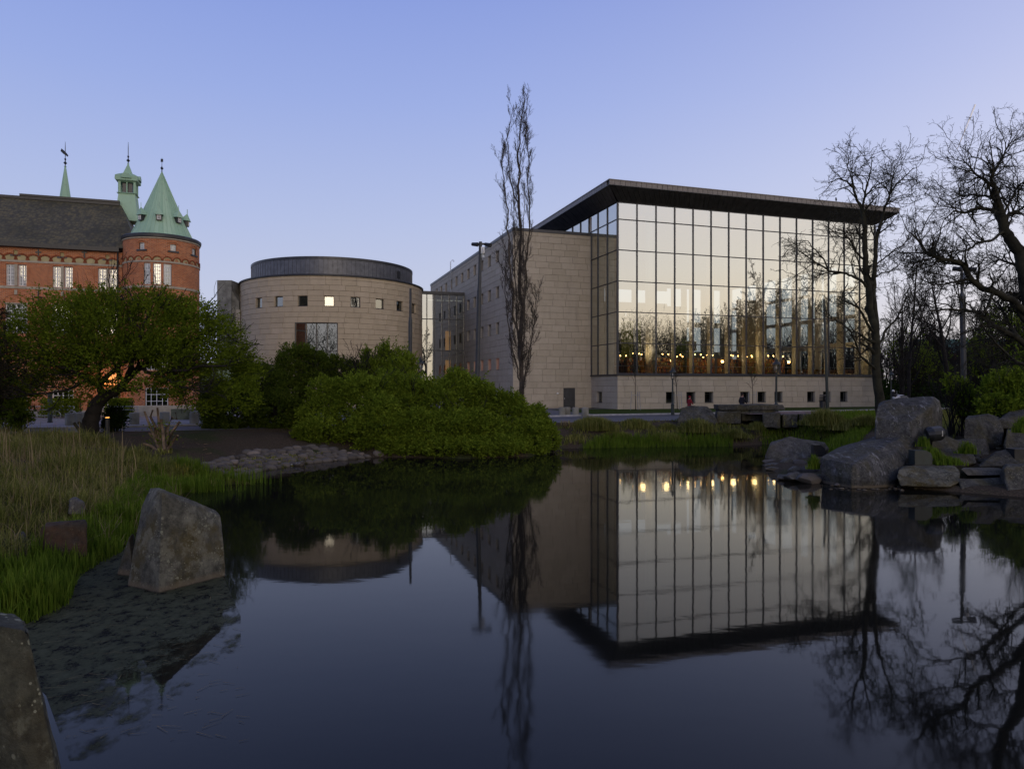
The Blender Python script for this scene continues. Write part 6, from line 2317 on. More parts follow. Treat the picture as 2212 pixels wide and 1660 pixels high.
mw = np.random.default_rng(123)
n = 100000
Cm = []
for q in range(n):
    if q % 8 == 0:
        Cm.append((mw.uniform(-54, -24), mw.uniform(-24, -12), GZ + mw.uniform(0, 1) ** 1.2 * mw.normal(17, 1.5)))
        continue
    px_, dd_ = mw.uniform(1180, 2000), mw.uniform(152, 176)
    v = mirrored(px_, dd_)
    ty_ = float(np.interp(px_, [1180, 1380, 1520, 1600, 1700, 1800, 2000], [706, 700, 704, 672, 640, 655, 650]))
    hh_ = (HY - ty_) / FPX * dd_ + 2
    Cm.append((v.x, v.y, GZ + mw.uniform(0, 1) ** 1.35 * hh_ * (1 + .13 * math.sin(v.x * .45 + v.y * .23) + mw.normal(0, .07))))
o = link('mirrored_wood', leaf_mesh_early(Cm, mw), M['leaf_b'])
tag(o, 'dark mass of park wood behind the viewer, seen only in the glass', 'wood', kind='stuff')
for q in range(26):
    px_, dd_ = 1330 + q * 23 + mw.uniform(-12, 12), mw.uniform(128, 150)
    v = mirrored(px_, dd_)
    ty_ = 690 - max(0, 95 - abs(px_ - 1680) * .45) + mw.uniform(-8, 25)
    bare_tree(int(mw.integers(0, 4)), v.x, v.y, EYE - (ty_ - HY) / FPX * dd_ - GZ, 'bare park tree behind the viewer, seen only mirrored in the library glass', 'park trees mirrored in the glass', mw.uniform(0, 6), 1.05)

rng = np.random.default_rng(5)


# ---- leafy shrubs
def shrub(name, lobes, n_sprig, label, mat, leaf=(.16, .07), cat='shrub', seed=0, per=9, slen=.42, spike=.0, group=None, z0=None, twigs=60, up=.35):
    """lobes: (x, y, z, rx, ry, rz) world"""
    rg = np.random.default_rng(seed)
    main_ = np.array(lobes, float)
    subs = [main_ * np.array([1, 1, 1, .86, .86, .86])]
    for L__ in main_:
        m_ = 9
        dd_ = rg.normal(0, 1, (m_, 3))
        dd_ /= np.linalg.norm(dd_, axis=1)[:, None]
        dd_[:, 1] = -np.abs(dd_[:, 1]) * .8
        f_ = rg.uniform(.24, .42, (m_, 1))
        subs.append(np.concatenate([L__[:3] + dd_ * L__[3:] * .82, np.repeat(L__[3:][None], m_, 0) * f_], 1))
    Lb = np.concatenate(subs)
    wts = (Lb[:, 3] * Lb[:, 5] + Lb[:, 3] * Lb[:, 4] + Lb[:, 4] * Lb[:, 5])
    wts /= wts.sum()
    k = rg.choice(len(Lb), n_sprig, p=wts)
    dr = rg.normal(0, 1, (n_sprig, 3))
    dr /= np.linalg.norm(dr, axis=1)[:, None]
    dr[:, 2] = np.where(rg.random(n_sprig) < .3, np.abs(dr[:, 2]), dr[:, 2])
    rad = 1 - np.abs(rg.normal(0, .13, n_sprig)) - np.where(rg.random(n_sprig) < .12, .3, 0)
    # lumpiness
    f = np.sin(dr[:, 0] * 7 + k) * np.cos(dr[:, 1] * 6 + k * 2) * np.sin(dr[:, 2] * 7 + k * 3)
    rad = rad * (1 + .13 * f)
    if spike:
        rad += np.where(rg.random(n_sprig) < .11, rg.uniform(0, spike * 1.2, n_sprig), 0)
    Pc = Lb[k, :3] + dr * Lb[k, 3:] * rad[:, None]
    keep = np.ones(n_sprig, bool)
    for j in range(len(Lb)):
        q = (Pc - Lb[j, :3]) / Lb[j, 3:]
        keep &= ~((np.linalg.norm(q, axis=1) < .62) & (k != j))
    zmin = (z0 if z0 is not None else -9)
    keep &= Pc[:, 2] > zmin
    Pc, dr = Pc[keep], dr[keep]
    n = len(Pc)
    sd = dr + np.array([0, 0, up]) + rg.normal(0, .35, (n, 3))
    sd /= np.linalg.norm(sd, axis=1)[:, None]
    tt = rg.uniform(-.5, .6, (n, per))
    C = Pc[:, None, :] + sd[:, None, :] * (tt * slen)[:, :, None] + rg.normal(0, .045, (n, per, 3))
    Dv = np.repeat(sd[:, None, :], per, 1)
    C, Dv = C.reshape(-1, 3), Dv.reshape(-1, 3)
    base = Vector((float(Lb[:, 0].mean()), float(Lb[:, 1].mean()), float(zmin if z0 is not None else (Lb[:, 2] - Lb[:, 5]).min())))
    e = empty(name, base, 0, label=label, cat=cat, group=group)
    link('foliage', leaf_mesh('foliage', C - np.array(tuple(base)), Dv, leaf[0], leaf[1], rg, .55), mat, e)
    # branches reach from the base to the lobes
    T_ = Tree(seed + 1)
    cfg = [dict(seg=6, wob=.12, up=.03, kids=5, ang=.6, len=.4, **{'from': .35}), dict(seg=5, wob=.2, up=.05, kids=4, ang=.6, len=.45, rr=.6, rmin=.014), dict(seg=4, wob=.25, up=.04, kids=0, ang=.6, len=.45, rr=.6, rmin=.008)]
    r_ = T_.r
    for q in range(twigs):
        j = r_.randrange(len(lobes))
        x, y, z, a_, b_, c_ = lobes[j]
        tgt = Vector((x + r_.uniform(-.6, .6) * a_, y + r_.uniform(-.6, .6) * b_, z + r_.uniform(-.2, .7) * c_))
        st = Vector((x + r_.uniform(-.35, .35) * a_, y + r_.uniform(-.35, .35) * b_, base.z))
        T_.grow(st, tgt - st, (tgt - st).length * 1.05, r_.uniform(.02, .05), 0, cfg)
    link('branches', T_.mesh('branches', {0, 1, 2}, base, (5, 4, 3)), M['bark'], e)
    return e


def lob(px, py, d, rw, rh, rd=None):
    """a lobe from its centre and half sizes in the picture at depth d"""
    p = pt(px, py, d)
    a, c = rw / FPX * d, rh / FPX * d
    return (p.x, p.y, p.z, a, rd or a * .9, c)


def gsh(x, y):
    return max(ground_z(x, y), .0)


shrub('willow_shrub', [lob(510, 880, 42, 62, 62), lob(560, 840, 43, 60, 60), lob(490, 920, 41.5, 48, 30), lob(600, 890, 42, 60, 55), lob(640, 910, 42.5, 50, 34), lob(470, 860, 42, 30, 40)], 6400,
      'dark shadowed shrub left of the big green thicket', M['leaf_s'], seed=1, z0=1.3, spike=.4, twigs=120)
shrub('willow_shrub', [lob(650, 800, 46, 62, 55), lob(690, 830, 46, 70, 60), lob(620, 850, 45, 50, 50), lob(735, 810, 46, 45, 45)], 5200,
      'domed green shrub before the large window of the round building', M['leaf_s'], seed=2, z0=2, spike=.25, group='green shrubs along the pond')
shrub('willow_shrub', [lob(835, 800, 45, 38, 52), lob(865, 815, 45, 45, 50), lob(800, 815, 45, 34, 40), lob(790, 780, 45, 12, 28)], 3600,
      'green shrub with upright shoots rising above the thicket', M['leaf_d'], seed=3, z0=2, spike=.6, up=.8, group='green shrubs along the pond')
shrub('willow_shrub', [lob(720, 890, 41.5, 75, 62), lob(790, 870, 41.5, 75, 62), lob(700, 930, 40.5, 70, 40), lob(820, 920, 40, 75, 60), lob(860, 860, 42, 60, 52), lob(845, 955, 39.2, 42, 26), lob(900, 962, 39.0, 50, 24)], 9800,
      'broad green shrub at the left waterside of the thicket', M['leaf_d'], seed=4, z0=.04, spike=.25, group='green shrubs along the pond')
shrub('willow_shrub', [lob(930, 870, 42, 80, 62), lob(1000, 860, 42.5, 70, 58), lob(900, 930, 40, 75, 55), lob(980, 930, 40, 75, 55), lob(1035, 880, 42, 50, 60), lob(960, 965, 38.8, 60, 24), lob(1030, 966, 39, 55, 24)], 10800,
      'broad green shrub in the middle of the thicket', M['leaf_d'], seed=5, z0=.03, spike=.25, group='green shrubs along the pond')
shrub('willow_shrub', [lob(1080, 900, 42, 62, 58), lob(1120, 915, 42, 55, 52), lob(1060, 940, 40.5, 70, 46), lob(1140, 940, 41, 55, 40), lob(1175, 935, 42, 32, 32), lob(1090, 964, 39.4, 55, 24), lob(1150, 962, 40.2, 42, 22), lob(1192, 950, 41.5, 22, 24)], 8600,
      'brightest green shrub at the right end of the thicket', M['leaf_d'], seed=6, z0=.03, spike=.25, group='green shrubs along the pond')
# right edge shrubs and small ones
shrub('laurel_shrub', [lob(2180, 850, 36, 60, 55), lob(2220, 810, 37, 50, 55), lob(2150, 880, 35, 40, 26), lob(2215, 880, 35, 50, 40)], 4200, 'green shrub filling the right edge above the rocks', M['leaf_d'], seed=8, z0=.9, spike=.5, twigs=60)
shrub('young_shrub', [lob(2075, 850, 38, 26, 30), lob(2055, 830, 38, 16, 18), lob(2090, 880, 38, 26, 24)], 500, 'loose leafy shrub at the foot of the dark light mast', M['leaf_d'], seed=9, z0=1.2, spike=.6, twigs=30)
shrub('low_shrub', [lob(2130, 888, 38, 50, 12), lob(2185, 892, 36, 40, 14)], 900, 'low leafy cover behind the dark angular boulder', M['leaf_d'], seed=10, z0=1.0, twigs=20)
for i, (px, py, d, rw, rh, lb) in enumerate([(1955, 853, 128, 30, 9, 'yellow flowering bush just right of the twin trunk tree'), (2035, 854, 135, 28, 8, 'yellow flowering bush right of the first yellow bush'), (2100, 860, 120, 16, 7, 'small yellow flowering bush behind the dark light mast'), (1998, 856, 140, 12, 6, 'small yellow flowering bush between the two larger ones')]):
    shrub('forsythia_bush', [lob(px, py, d, rw, rh), lob(px + rw * .5, py + 2, d, rw * .6, rh * .9), lob(px - rw * .5, py - 1, d, rw * .5, rh * 1.05)], 700, lb, M['leaf_y'], leaf=(.32, .2), seed=20 + i, z0=GZ, spike=.5, per=6, twigs=12, group='yellow flowering bushes in the park')
# young green foliage hanging in the wood: a few leafing trees
for i, (px, py, d, rw, rh, lb) in enumerate([(1965, 760, 100, 50, 62, 'half leafed young tree in front of the dense hornbeam'), (2010, 790, 110, 40, 45, 'half leafed young tree left of the forked tree'), (2120, 770, 70, 40, 50, 'half leafed young tree right of the dark light mast'), (2170, 720, 60, 50, 60, 'half leafed young tree under the great tree limbs')]):
    shrub('leafing_tree', [lob(px, py, d, rw, rh), lob(px + rw * .4, py + rh * .5, d, rw * .7, rh * .6)], 480, lb, M['leaf_d'], leaf=(.26, .13), seed=40 + i, z0=GZ, spike=.7, per=5, cat='tree', twigs=70, slen=.9, group='half leafed young trees in the park')
# the wood floor: dark undergrowth far off
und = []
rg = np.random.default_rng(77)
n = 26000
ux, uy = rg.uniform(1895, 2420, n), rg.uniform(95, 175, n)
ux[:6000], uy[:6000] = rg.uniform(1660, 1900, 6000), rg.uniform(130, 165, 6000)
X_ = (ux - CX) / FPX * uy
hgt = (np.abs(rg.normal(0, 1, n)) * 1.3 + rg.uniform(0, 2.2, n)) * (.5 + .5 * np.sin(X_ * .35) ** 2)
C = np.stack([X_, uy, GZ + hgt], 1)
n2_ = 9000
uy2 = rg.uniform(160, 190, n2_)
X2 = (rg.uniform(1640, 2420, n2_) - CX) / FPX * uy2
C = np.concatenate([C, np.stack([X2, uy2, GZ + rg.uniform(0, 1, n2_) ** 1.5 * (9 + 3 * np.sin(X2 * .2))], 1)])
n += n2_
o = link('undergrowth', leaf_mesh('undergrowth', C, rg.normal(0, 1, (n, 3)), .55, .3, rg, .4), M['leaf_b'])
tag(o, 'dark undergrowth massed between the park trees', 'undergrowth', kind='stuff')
# dense far wood reading as one mass: many thin upright twigs
FW = Tree(55)
for q in range(320):
    px = FW.r.uniform(1640, 2420)
    dd = FW.r.uniform(150, 190)
    b0 = gp(px, dd, GZ)
    FW.grow(b0, Vector((FW.r.gauss(0, .05), 0, 1)), FW.r.uniform(9, 15), .16, 0, [dict(seg=6, wob=.06, up=.05, kids=12, ang=.5, len=.4, **{'from': .15}), dict(seg=4, wob=.2, up=.1, kids=6, ang=.6, len=.45, rr=.4, rmin=.045), dict(seg=3, wob=.3, up=.05, kids=0, ang=.7, len=.45, rr=.6, rmin=.035)])
o = link('far_wood', FW.mesh('far_wood', {0, 1, 2}, Vector(), (4, 3, 3)), M['bark'])
tag(o, 'far off bare wood that closes the view on the right', 'wood', kind='stuff')
# shrubs beyond the left tree, near side
shrub('dark_shrub', [lob(20, 880, 38, 40, 42), lob(-30, 860, 38, 50, 60), lob(45, 905, 37, 22, 22)], 1500, 'dark green shrub at the left edge beside the road', M['leaf_d'], seed=60, z0=1.2, twigs=30)
shrub('dark_shrub', [lob(250, 905, 38.5, 22, 26), lob(238, 915, 38, 14, 18)], 700, 'small dark shrub behind the path light', M['leaf_b'], leaf=(.12, .06), seed=61, z0=1.2, twigs=20)
# hedge before the brick building
for i, (a, b_, lb) in enumerate([(-40, 60, 'clipped hedge at the far left before the brick building'), (90, 175, 'clipped hedge left of the tree trunk before the brick building'), (232, 285, 'clipped hedge right of the tree trunk before the brick building')]):
    e = empty('clipped_hedge', gp((a + b_) / 2, 53, GZ + .1), 0, label=lb, cat='hedge', group='clipped hedges before the brick building')
    rg = np.random.default_rng(80 + i)
    n = 3500
    xa, xb = gp(a, 53, 0).x, gp(b_, 53, 0).x
    C = np.stack([rg.uniform(xa, xb, n), 53 + rg.uniform(-.45, .45, n), rg.uniform(1.6, 3.0, n)], 1)
    link('foliage', leaf_mesh('foliage', C - np.array(tuple(e.location)), rg.normal(0, 1, (n, 3)), .14, .09, rg), M['leaf'], e)
    tw = MB()
    for q in range(14):
        x = xa + (xb - xa) * (q + .5) / 14
        tw.tube([(x, 53, GZ), (x + .1, 53, 2.8)], .03, 4)
    tw.build('branches', M['bark'], e, world=True)

# ---- the leafy tree on the left
cfgL = [dict(seg=6, wob=.14, up=.02, kids=6, ang=.7, len=.5, **{'from': .3}),
        dict(seg=6, wob=.2, up=.05, kids=7, ang=.7, len=.45, rr=.55, rmin=.03, **{'from': .15}),
        dict(seg=5, wob=.24, up=.06, kids=6, ang=.75, len=.45, rr=.55, rmin=.018, **{'from': .1}),
        dict(seg=5, wob=.22, up=.08, kids=0, ang=.7, len=.6, rr=.6, rmin=.010)]
T1 = Tree(91)
d = 36.0
T1.limb([(196, 958, d), (195, 925, d), (200, 895, d), (212, 868, d), (228, 852, d)], .46, .28, cfgL, 0, 0, L=6)
for pix, r0, r1 in [
    ([(226, 855, d), (252, 845, d), (275, 818, d), (300, 795, d), (330, 780, d), (365, 770, d), (400, 745, d)], .25, .06),
    ([(222, 856, d), (214, 832, d + .3), (232, 812, d + .6), (255, 795, d + 1), (270, 760, d + 1), (275, 720, d + 1.2)], .18, .05),
    ([(214, 835, d + .3), (190, 820, d - .5), (160, 800, d - 1), (125, 790, d - 1.5), (90, 775, d - 2), (50, 770, d - 2)], .12, .04),
    ([(275, 818, d), (285, 780, d - 1), (300, 730, d - 1.5), (320, 680, d - 1.5), (335, 640, d - 1)], .14, .04),
    ([(300, 795, d), (345, 805, d - 1.5), (390, 800, d - 2), (440, 790, d - 2), (490, 790, d - 2)], .11, .04),
    ([(330, 780, d), (370, 740, d + 1), (410, 700, d + 2), (450, 680, d + 2)], .10, .03),
    ([(255, 795, d + 1), (225, 760, d + 2), (195, 720, d + 2), (170, 680, d + 2)], .11, .04),
    ([(270, 760, d + 1), (250, 700, d), (235, 660, d), (240, 620, d)], .09, .03),
    ([(190, 820, d - .5), (150, 840, d - 2), (100, 850, d - 2.5), (60, 850, d - 3)], .08, .03),
    ([(345, 805, d - 1.5), (375, 830, d - 2), (410, 840, d - 2), (450, 845, d - 2)], .07, .02),
    ([(400, 745, d), (440, 720, d), (480, 715, d), (515, 740, d)], .07, .02),
    ([(320, 680, d - 1.5), (290, 650, d - 1), (270, 620, d)], .06, .02)]:
    T1.limb(pix, r0, r1, cfgL, 1, 9, L=3.6)
base = gp(196, d, tz(gp(196, d, 0).x, d))
lt = tree_obj(T1, 'leafy_tree', base, 'spreading fresh green tree with a dark leaning trunk on the left bank', trunk_lv=(0, 1), bark=M['bark'])
rg = np.random.default_rng(9)
# crown volume: sprigs inside a broad dome, hollow and ragged below
lobesL = [lob(295, 712, d, 165, 92, 3.4), lob(190, 715, d, 150, 100, 3.4), lob(400, 735, d, 120, 100, 3.2), lob(455, 780, d, 88, 85, 2.6), lob(100, 760, d, 120, 85, 3.2), lob(30, 790, d, 90, 75, 2.6), lob(300, 790, d, 200, 55, 3.4), lob(130, 830, d, 110, 55, 2.6), lob(440, 850, d, 60, 45, 2.0), lob(235, 665, d, 70, 42, 2.2), lob(350, 668, d, 62, 42, 2.0), lob(-30, 820, d, 60, 60, 2.2), lob(60, 850, d, 80, 42, 2.2), lob(140, 862, d - 1, 60, 28, 1.5), lob(500, 800, d - .5, 62, 62, 2.0), lob(520, 850, d - 1, 40, 46, 1.5), lob(350, 830, d - 1.5, 70, 30, 1.5)]
Lb = np.array(lobesL)
n = 24000
k = rg.choice(len(Lb), n, p=(Lb[:, 3] * Lb[:, 5]) / (Lb[:, 3] * Lb[:, 5]).sum())
dr = rg.normal(0, 1, (n, 3))
dr /= np.linalg.norm(dr, axis=1)[:, None]
rad = rg.uniform(.45, 1.0, n) ** .7 * (1 + .14 * np.sin(dr[:, 0] * 8 + k) * np.cos(dr[:, 2] * 9 + 2 * k))
Pc = Lb[k, :3] + dr * Lb[k, 3:] * rad[:, None]
dens = np.array([noise.noise(Vector(p) * .75) for p in Pc.tolist()])
low = np.clip((Pc[:, 2] - 3.2) / 3.0, 0, 1)
keep = (dens > -.20 + .26 * (1 - low)) & (Pc[:, 2] > 2.1)
Pc, dr = Pc[keep], dr[keep]
n = len(Pc)
out = Pc - np.array([pt(250, 800, d).x, d, 5.0])
out /= np.linalg.norm(out, axis=1)[:, None]
sd = out + np.array([0, 0, .35]) + rg.normal(0, .45, (n, 3))
sd /= np.linalg.norm(sd, axis=1)[:, None]
per = 8
C = Pc[:, None, :] + sd[:, None, :] * (rg.uniform(-.5, .7, (n, per)) * rg.uniform(.3, .85, (n, 1)))[:, :, None] + rg.normal(0, .03, (n, per, 3))
Dv = np.repeat(sd[:, None, :], per, 1)
link('foliage', leaf_mesh('foliage', C.reshape(-1, 3) - np.array(tuple(base)), Dv.reshape(-1, 3), .125, .06, rg, .6), M['leaf'], lt)
# long whippy shoots above the crown
wm = MB()
for q in range(420):
    i = rg.integers(0, n)
    p0 = Vector(Pc[i].tolist())
    v0 = Vector(sd[i].tolist())
    wm.tube([p0 - v0 * .3, p0 + v0 * .3, p0 + v0 * .7 + Vector((0, 0, .12))], [.014, .01, .005], 3)
wm.build('shoots', M['bark'], lt, world=True, kind='stuff')
# brownish bare shrub crown at the left edge
T2 = Tree(95)
cfgS = [dict(seg=5, wob=.15, up=.1, kids=8, ang=.7, len=.5), dict(seg=5, wob=.25, up=.05, kids=6, ang=.8, len=.5, rr=.5, rmin=.014), dict(seg=4, wob=.3, up=.03, kids=5, ang=.8, len=.5, rr=.6, rmin=.010), dict(seg=3, wob=.3, up=0, kids=0, ang=.8, len=.5, rr=.6, rmin=.008)]
for q in range(9):
    T2.grow(gp(-60 + q * 4, 33, .8), Vector((T2.r.uniform(-.4, .6), T2.r.uniform(-.3, .3), 1)), T2.r.uniform(4.5, 6.0), .07, 0, cfgS)
e = tree_obj(T2, 'budding_shrub_tree', gp(-44, 33, .8), 'dusky brown budding small tree at the left edge', trunk_lv=(0,), bark=M['bark'])
C, Dv = twigs_leaves(T2, 2, 6, .05, rg)
link('buds', leaf_mesh('buds', C - np.array(tuple(e.location)), Dv, .09, .05, rg), M['leaf_red'], e)

# ---- cut-back shrub of pale stumps
sb = gp(348, 31.5, 0)
sb.z = tz(sb.x, sb.y)
cs = empty('cut_back_shrub', sb, 0, label='hard pruned shrub of pale sawn stems on the bare soil', cat='shrub')
for i, pix in enumerate([[(345, 968), (330, 935), (318, 905), (312, 888)], [(350, 968), (340, 930), (325, 900), (330, 885)], [(355, 968), (352, 930), (348, 905)], [(358, 968), (362, 925), (372, 900), (382, 905), (379, 890)], [(352, 968), (345, 925), (342, 900), (340, 880)], [(360, 968), (370, 935), (388, 910)], [(348, 968), (335, 950), (322, 935)], [(362, 968), (375, 950), (384, 940)], [(340, 970), (325, 962), (310, 958)], [(356, 968), (357, 940), (360, 918)], [(350, 970), (338, 945), (334, 922)]]):
    pts = [pt(x, y, 31.5 + .25 * math.sin(i * 2.1 + k * .6)) for k, (x, y) in enumerate(pix)]
    pts[0].z = sb.z - .05
    MB().tube(pts, [.075 - .012 * k for k in range(len(pts))], 7).build('stem', M['cutwood'], cs, world=True, smooth=True)
C = np.stack([rg.normal(sb.x + .1, .35, 260), rg.normal(31.5, .2, 260), rg.uniform(sb.z + .2, sb.z + 1.3, 260)], 1)
link('leaves', leaf_mesh('leaves', C - np.array(tuple(sb)), rg.normal(0, 1, (260, 3)), .11, .06, rg), M['leaf'], cs)
e = empty('cut_stump', gp(176, 33, tz(gp(176, 33, 0).x, 33)), 0, label='two sawn off leaning stems left of the leafy tree trunk', cat='stump')
for pix in ([(190, 965), (176, 935), (160, 913)], [(196, 962), (184, 935), (170, 911)]):
    pts = [pt(x, y, 33) for x, y in pix]
    MB().tube(pts, [.10, .08, .07], 8).build('stem', M['bark_moss'], e, world=True, smooth=True)
lg = MB()
for q in range(26):
    x, y = rnd.uniform(380, 620), rnd.uniform(955, 990)
    p = onz(x, y, 1.0)
    p.z = tz(p.x, p.y) + .03
    a = rnd.uniform(0, 3)
    v = Vector((math.cos(a), math.sin(a), .1)) * rnd.uniform(.15, .5)
    lg.tube([p, p + v], .015, 4)
lg.build('fallen_twigs', M['cutwood'], label='scattered fallen twigs on the bare soil', cat='twigs', kind='stuff')


# ------------------------------------------------------------------ grasses and reeds
def blades(name, X_, Y_, H_, mat, w=.02, lean=.35, seed=0, zoff=-.03, label=None, cat='grass', Z_=None, parent=None, origin=None):
    rg = np.random.default_rng(seed)
    n = len(X_)
    Z = terrain(X_, Y_) + zoff if Z_ is None else Z_
    th = rg.uniform(0, 2 * PI, n)
    ln = np.abs(rg.normal(0, lean, n)) * H_
    dx, dy = np.cos(th) * ln, np.sin(th) * ln
    fx = th + PI / 2 + rg.normal(0, .5, n)
    wx, wy = np.cos(fx) * w / 2, np.sin(fx) * w / 2
    V = []
    for f, cw in ((0, 1.0), (.45, .85), (.8, .5)):
        cx_, cy_, cz = X_ + dx * f ** 2, Y_ + dy * f ** 2, Z + H_ * (f - .25 * (ln / H_) * f * f)
        V.append(np.stack([cx_ - wx * cw, cy_ - wy * cw, cz], 1))
        V.append(np.stack([cx_ + wx * cw, cy_ + wy * cw, cz], 1))
    V.append(np.stack([X_ + dx, Y_ + dy, Z + H_ * (1 - .35 * ln / H_)], 1))
    V = np.stack(V, 1).reshape(-1, 3)
    if origin is not None:
        V = V - np.array(tuple(origin))
    b0 = np.arange(n)[:, None] * 7
    Q = np.concatenate([b0 + np.array([[0, 1, 3, 2]]), b0 + np.array([[2, 3, 5, 4]])])
    T3 = b0 + np.array([[4, 5, 6]])
    o = link(name, np_mesh(name, V, [Q, T3]), mat, parent)
    tag(o, None if parent else label, None if parent else cat, kind='stuff')
    return o


def scatter(n, poly, z, seed):
    """random ground points inside a polygon given in picture pixels on height z"""
    rg = np.random.default_rng(seed)
    W = [onz(x, y, z) for x, y in poly]
    xs, ys = np.array([p.x for p in W]), np.array([p.y for p in W])
    out = np.zeros((0, 2))
    while len(out) < n:
        x = rg.uniform(xs.min(), xs.max(), n * 3)
        y = rg.uniform(ys.min(), ys.max(), n * 3)
        ins = np.zeros(len(x), bool)
        for i in range(len(W)):
            ax, ay, bx, by = xs[i - 1], ys[i - 1], xs[i], ys[i]
            ins ^= ((ay > y) != (by > y)) & (x < (bx - ax) * (y - ay) / (by - ay + 1e-12) + ax)
        out = np.concatenate([out, np.stack([x[ins], y[ins]], 1)])
    out = out[:n]
    return out[:, 0], out[:, 1]


# the left bank: sedge, straw, reeds
bank = [(-500, 1000), (-100, 1000), (120, 990), (300, 1005), (430, 1020), (500, 1045), (395, 1075), (330, 1130), (250, 1190), (150, 1250), (150, 1300), (70, 1345), (0, 1360), (-120, 1400), (-500, 1500)]
gx_, gy_ = scatter(52000, bank, .45, 1)
cl = np.array([noise.noise(Vector((a * .5, b_ * .5, 0))) for a, b_ in zip(gx_, gy_)])
sd_ = pond_sd(gx_, gy_)
kp = (sd_ > .9) & (cl > -.45)
H_ = np.clip(.40 + .5 * cl[kp] + rng.normal(0, .12, kp.sum()), .15, .95)
blades('sedge_grass', gx_[kp], gy_[kp], H_, M['sedge'], .022, .85, 2, label='tall rough sedge and grass covering the left bank')
gx_, gy_ = scatter(6500, [(-500, 985), (120, 985), (330, 1010), (420, 1040), (260, 1120), (120, 1150), (-500, 1250)], .7, 3)
H_ = np.clip(rng.normal(.55, .2, len(gx_)), .2, 1.5)
blades('dry_grass', gx_, gy_, H_, M['straw'], .013, .8, 4, label='dry straw blades standing among the sedge of the left bank')
gx_, gy_ = scatter(150, [(-500, 975), (60, 975), (300, 985), (300, 1020), (-500, 1060)], 1.0, 5)
blades('straw_stalks', gx_, gy_, np.clip(rng.normal(1.35, .35, len(gx_)), .7, 2.2), M['straw'], .022, .16, 6, label='tall dry straw stalks rising above the left bank grass')
# fresh reeds along the waterline
gx_, gy_ = scatter(17000, [(0, 1350), (70, 1340), (150, 1300), (170, 1240), (260, 1190), (300, 1150), (330, 1100), (395, 1062), (470, 1045), (400, 1030), (300, 1060), (240, 1120), (160, 1175), (60, 1230), (-60, 1290), (-200, 1420)], .05, 7)
cl = np.array([noise.noise(Vector((a * .9, b_ * .9, 4))) for a, b_ in zip(gx_, gy_)])
sd_ = pond_sd(gx_, gy_)
kp = (sd_ > -.3) & (sd_ < 2.2) & (cl > -.25)
H_ = np.clip(.32 + .55 * cl[kp] + rng.normal(0, .12, kp.sum()), .10, .85)
blades('reeds', gx_[kp], gy_[kp], H_, M['reed'], .028, .30, 8, label='fresh green reeds along the left waterline')
for k, (px, py, n_, wd, hh_, mt, lb) in enumerate([(475, 1043, 420, .95, .62, 'reed', 'clump of fresh green reeds standing in the water below the cobbles'), (383, 1047, 120, .28, .75, 'reed_y', 'small clump of yellow tipped reeds behind the standing stone'), (420, 1060, 300, .6, .55, 'reed', 'reed clump right behind the standing stone top'), (355, 1038, 260, .5, .7, 'reed', 'reed clump left of the yellow tipped reeds')]):
    p = onz(px, py)
    e = empty('reed_clump', (p.x, p.y, -.05), 0, label=lb, cat='reeds', group='reed clumps at the left shore')
    rg = np.random.default_rng(200 + k)
    x, y = rg.normal(p.x, wd, n_), rg.normal(p.y, wd * .4, n_)
    o = blades('reed_blades', x, y, np.clip(rg.normal(hh_, .14, n_), .25, 1.1), M[mt], .035, .14, 9 + k, parent=e, origin=e.location, Z_=np.full(n_, -.08))
# sparse weeds on soil near the cobbles and along the left shore
gx_, gy_ = scatter(9000, [(420, 1000), (600, 975), (720, 965), (800, 980), (700, 985), (560, 1012), (440, 1035), (330, 1010), (350, 985)], .6, 12)
cl = np.array([noise.noise(Vector((a * .8, b_ * .8, 2))) for a, b_ in zip(gx_, gy_)])
kp = cl > .02
blades('weeds', gx_[kp], gy_[kp], rng.uniform(.08, .28, kp.sum()), M['sedge'], .05, .7, 13, label='low weeds creeping over the soil above the cobbles')
# far bank
gx_, gy_ = scatter(30000, [(1190, 955), (1300, 958), (1580, 957), (1740, 948), (1830, 950), (1900, 935), (1900, 905), (1800, 905), (1740, 925), (1560, 925), (1460, 912), (1300, 905), (1190, 910)], .5, 14)
cl = np.array([noise.noise(Vector((a * .5, b_ * .5, 8))) for a, b_ in zip(gx_, gy_)])
sd_ = pond_sd(gx_, gy_)
kp = (sd_ > .3) & (cl > -.15) & (gy_ < road_near_y(gx_) - .5)
blades('bank_grass', gx_[kp], gy_[kp], np.clip(.24 + .35 * cl[kp], .1, .55), M['sedge'], .05, .5, 15, label='rough grass on the far bank below the street')
gx_, gy_ = scatter(9000, [(1250, 968), (1330, 960), (1580, 956), (1585, 968), (1400, 972)], .0, 16)
sd_ = pond_sd(gx_, gy_)
kp = (sd_ > -.5) & (sd_ < .9)
blades('far_reeds', gx_[kp], gy_[kp], rng.uniform(.3, .65, kp.sum()), M['reed'], .035, .12, 17, label='fresh green reeds lining the far waterline')
gx_, gy_ = scatter(9000, [(1640, 962), (1650, 948), (1760, 930), (1895, 925), (1895, 958), (1840, 985), (1790, 985), (1760, 968)], .1, 18)
sd_ = pond_sd(gx_, gy_)
kp = (sd_ > -.2)
blades('inlet_reeds', gx_[kp], gy_[kp], rng.uniform(.2, .6, kp.sum()), M['reed'], .05, .2, 19, label='bright green reeds round the small inlet')
gx_, gy_ = scatter(3500, [(2035, 905), (2085, 900), (2085, 950), (2060, 960), (2035, 945)], .8, 21)
blades('rock_garden_grass', gx_, gy_, rng.uniform(.2, .55, len(gx_)), M['sedge'], .05, .4, 22, label='grass between the upright boulder and the dark angular boulder')


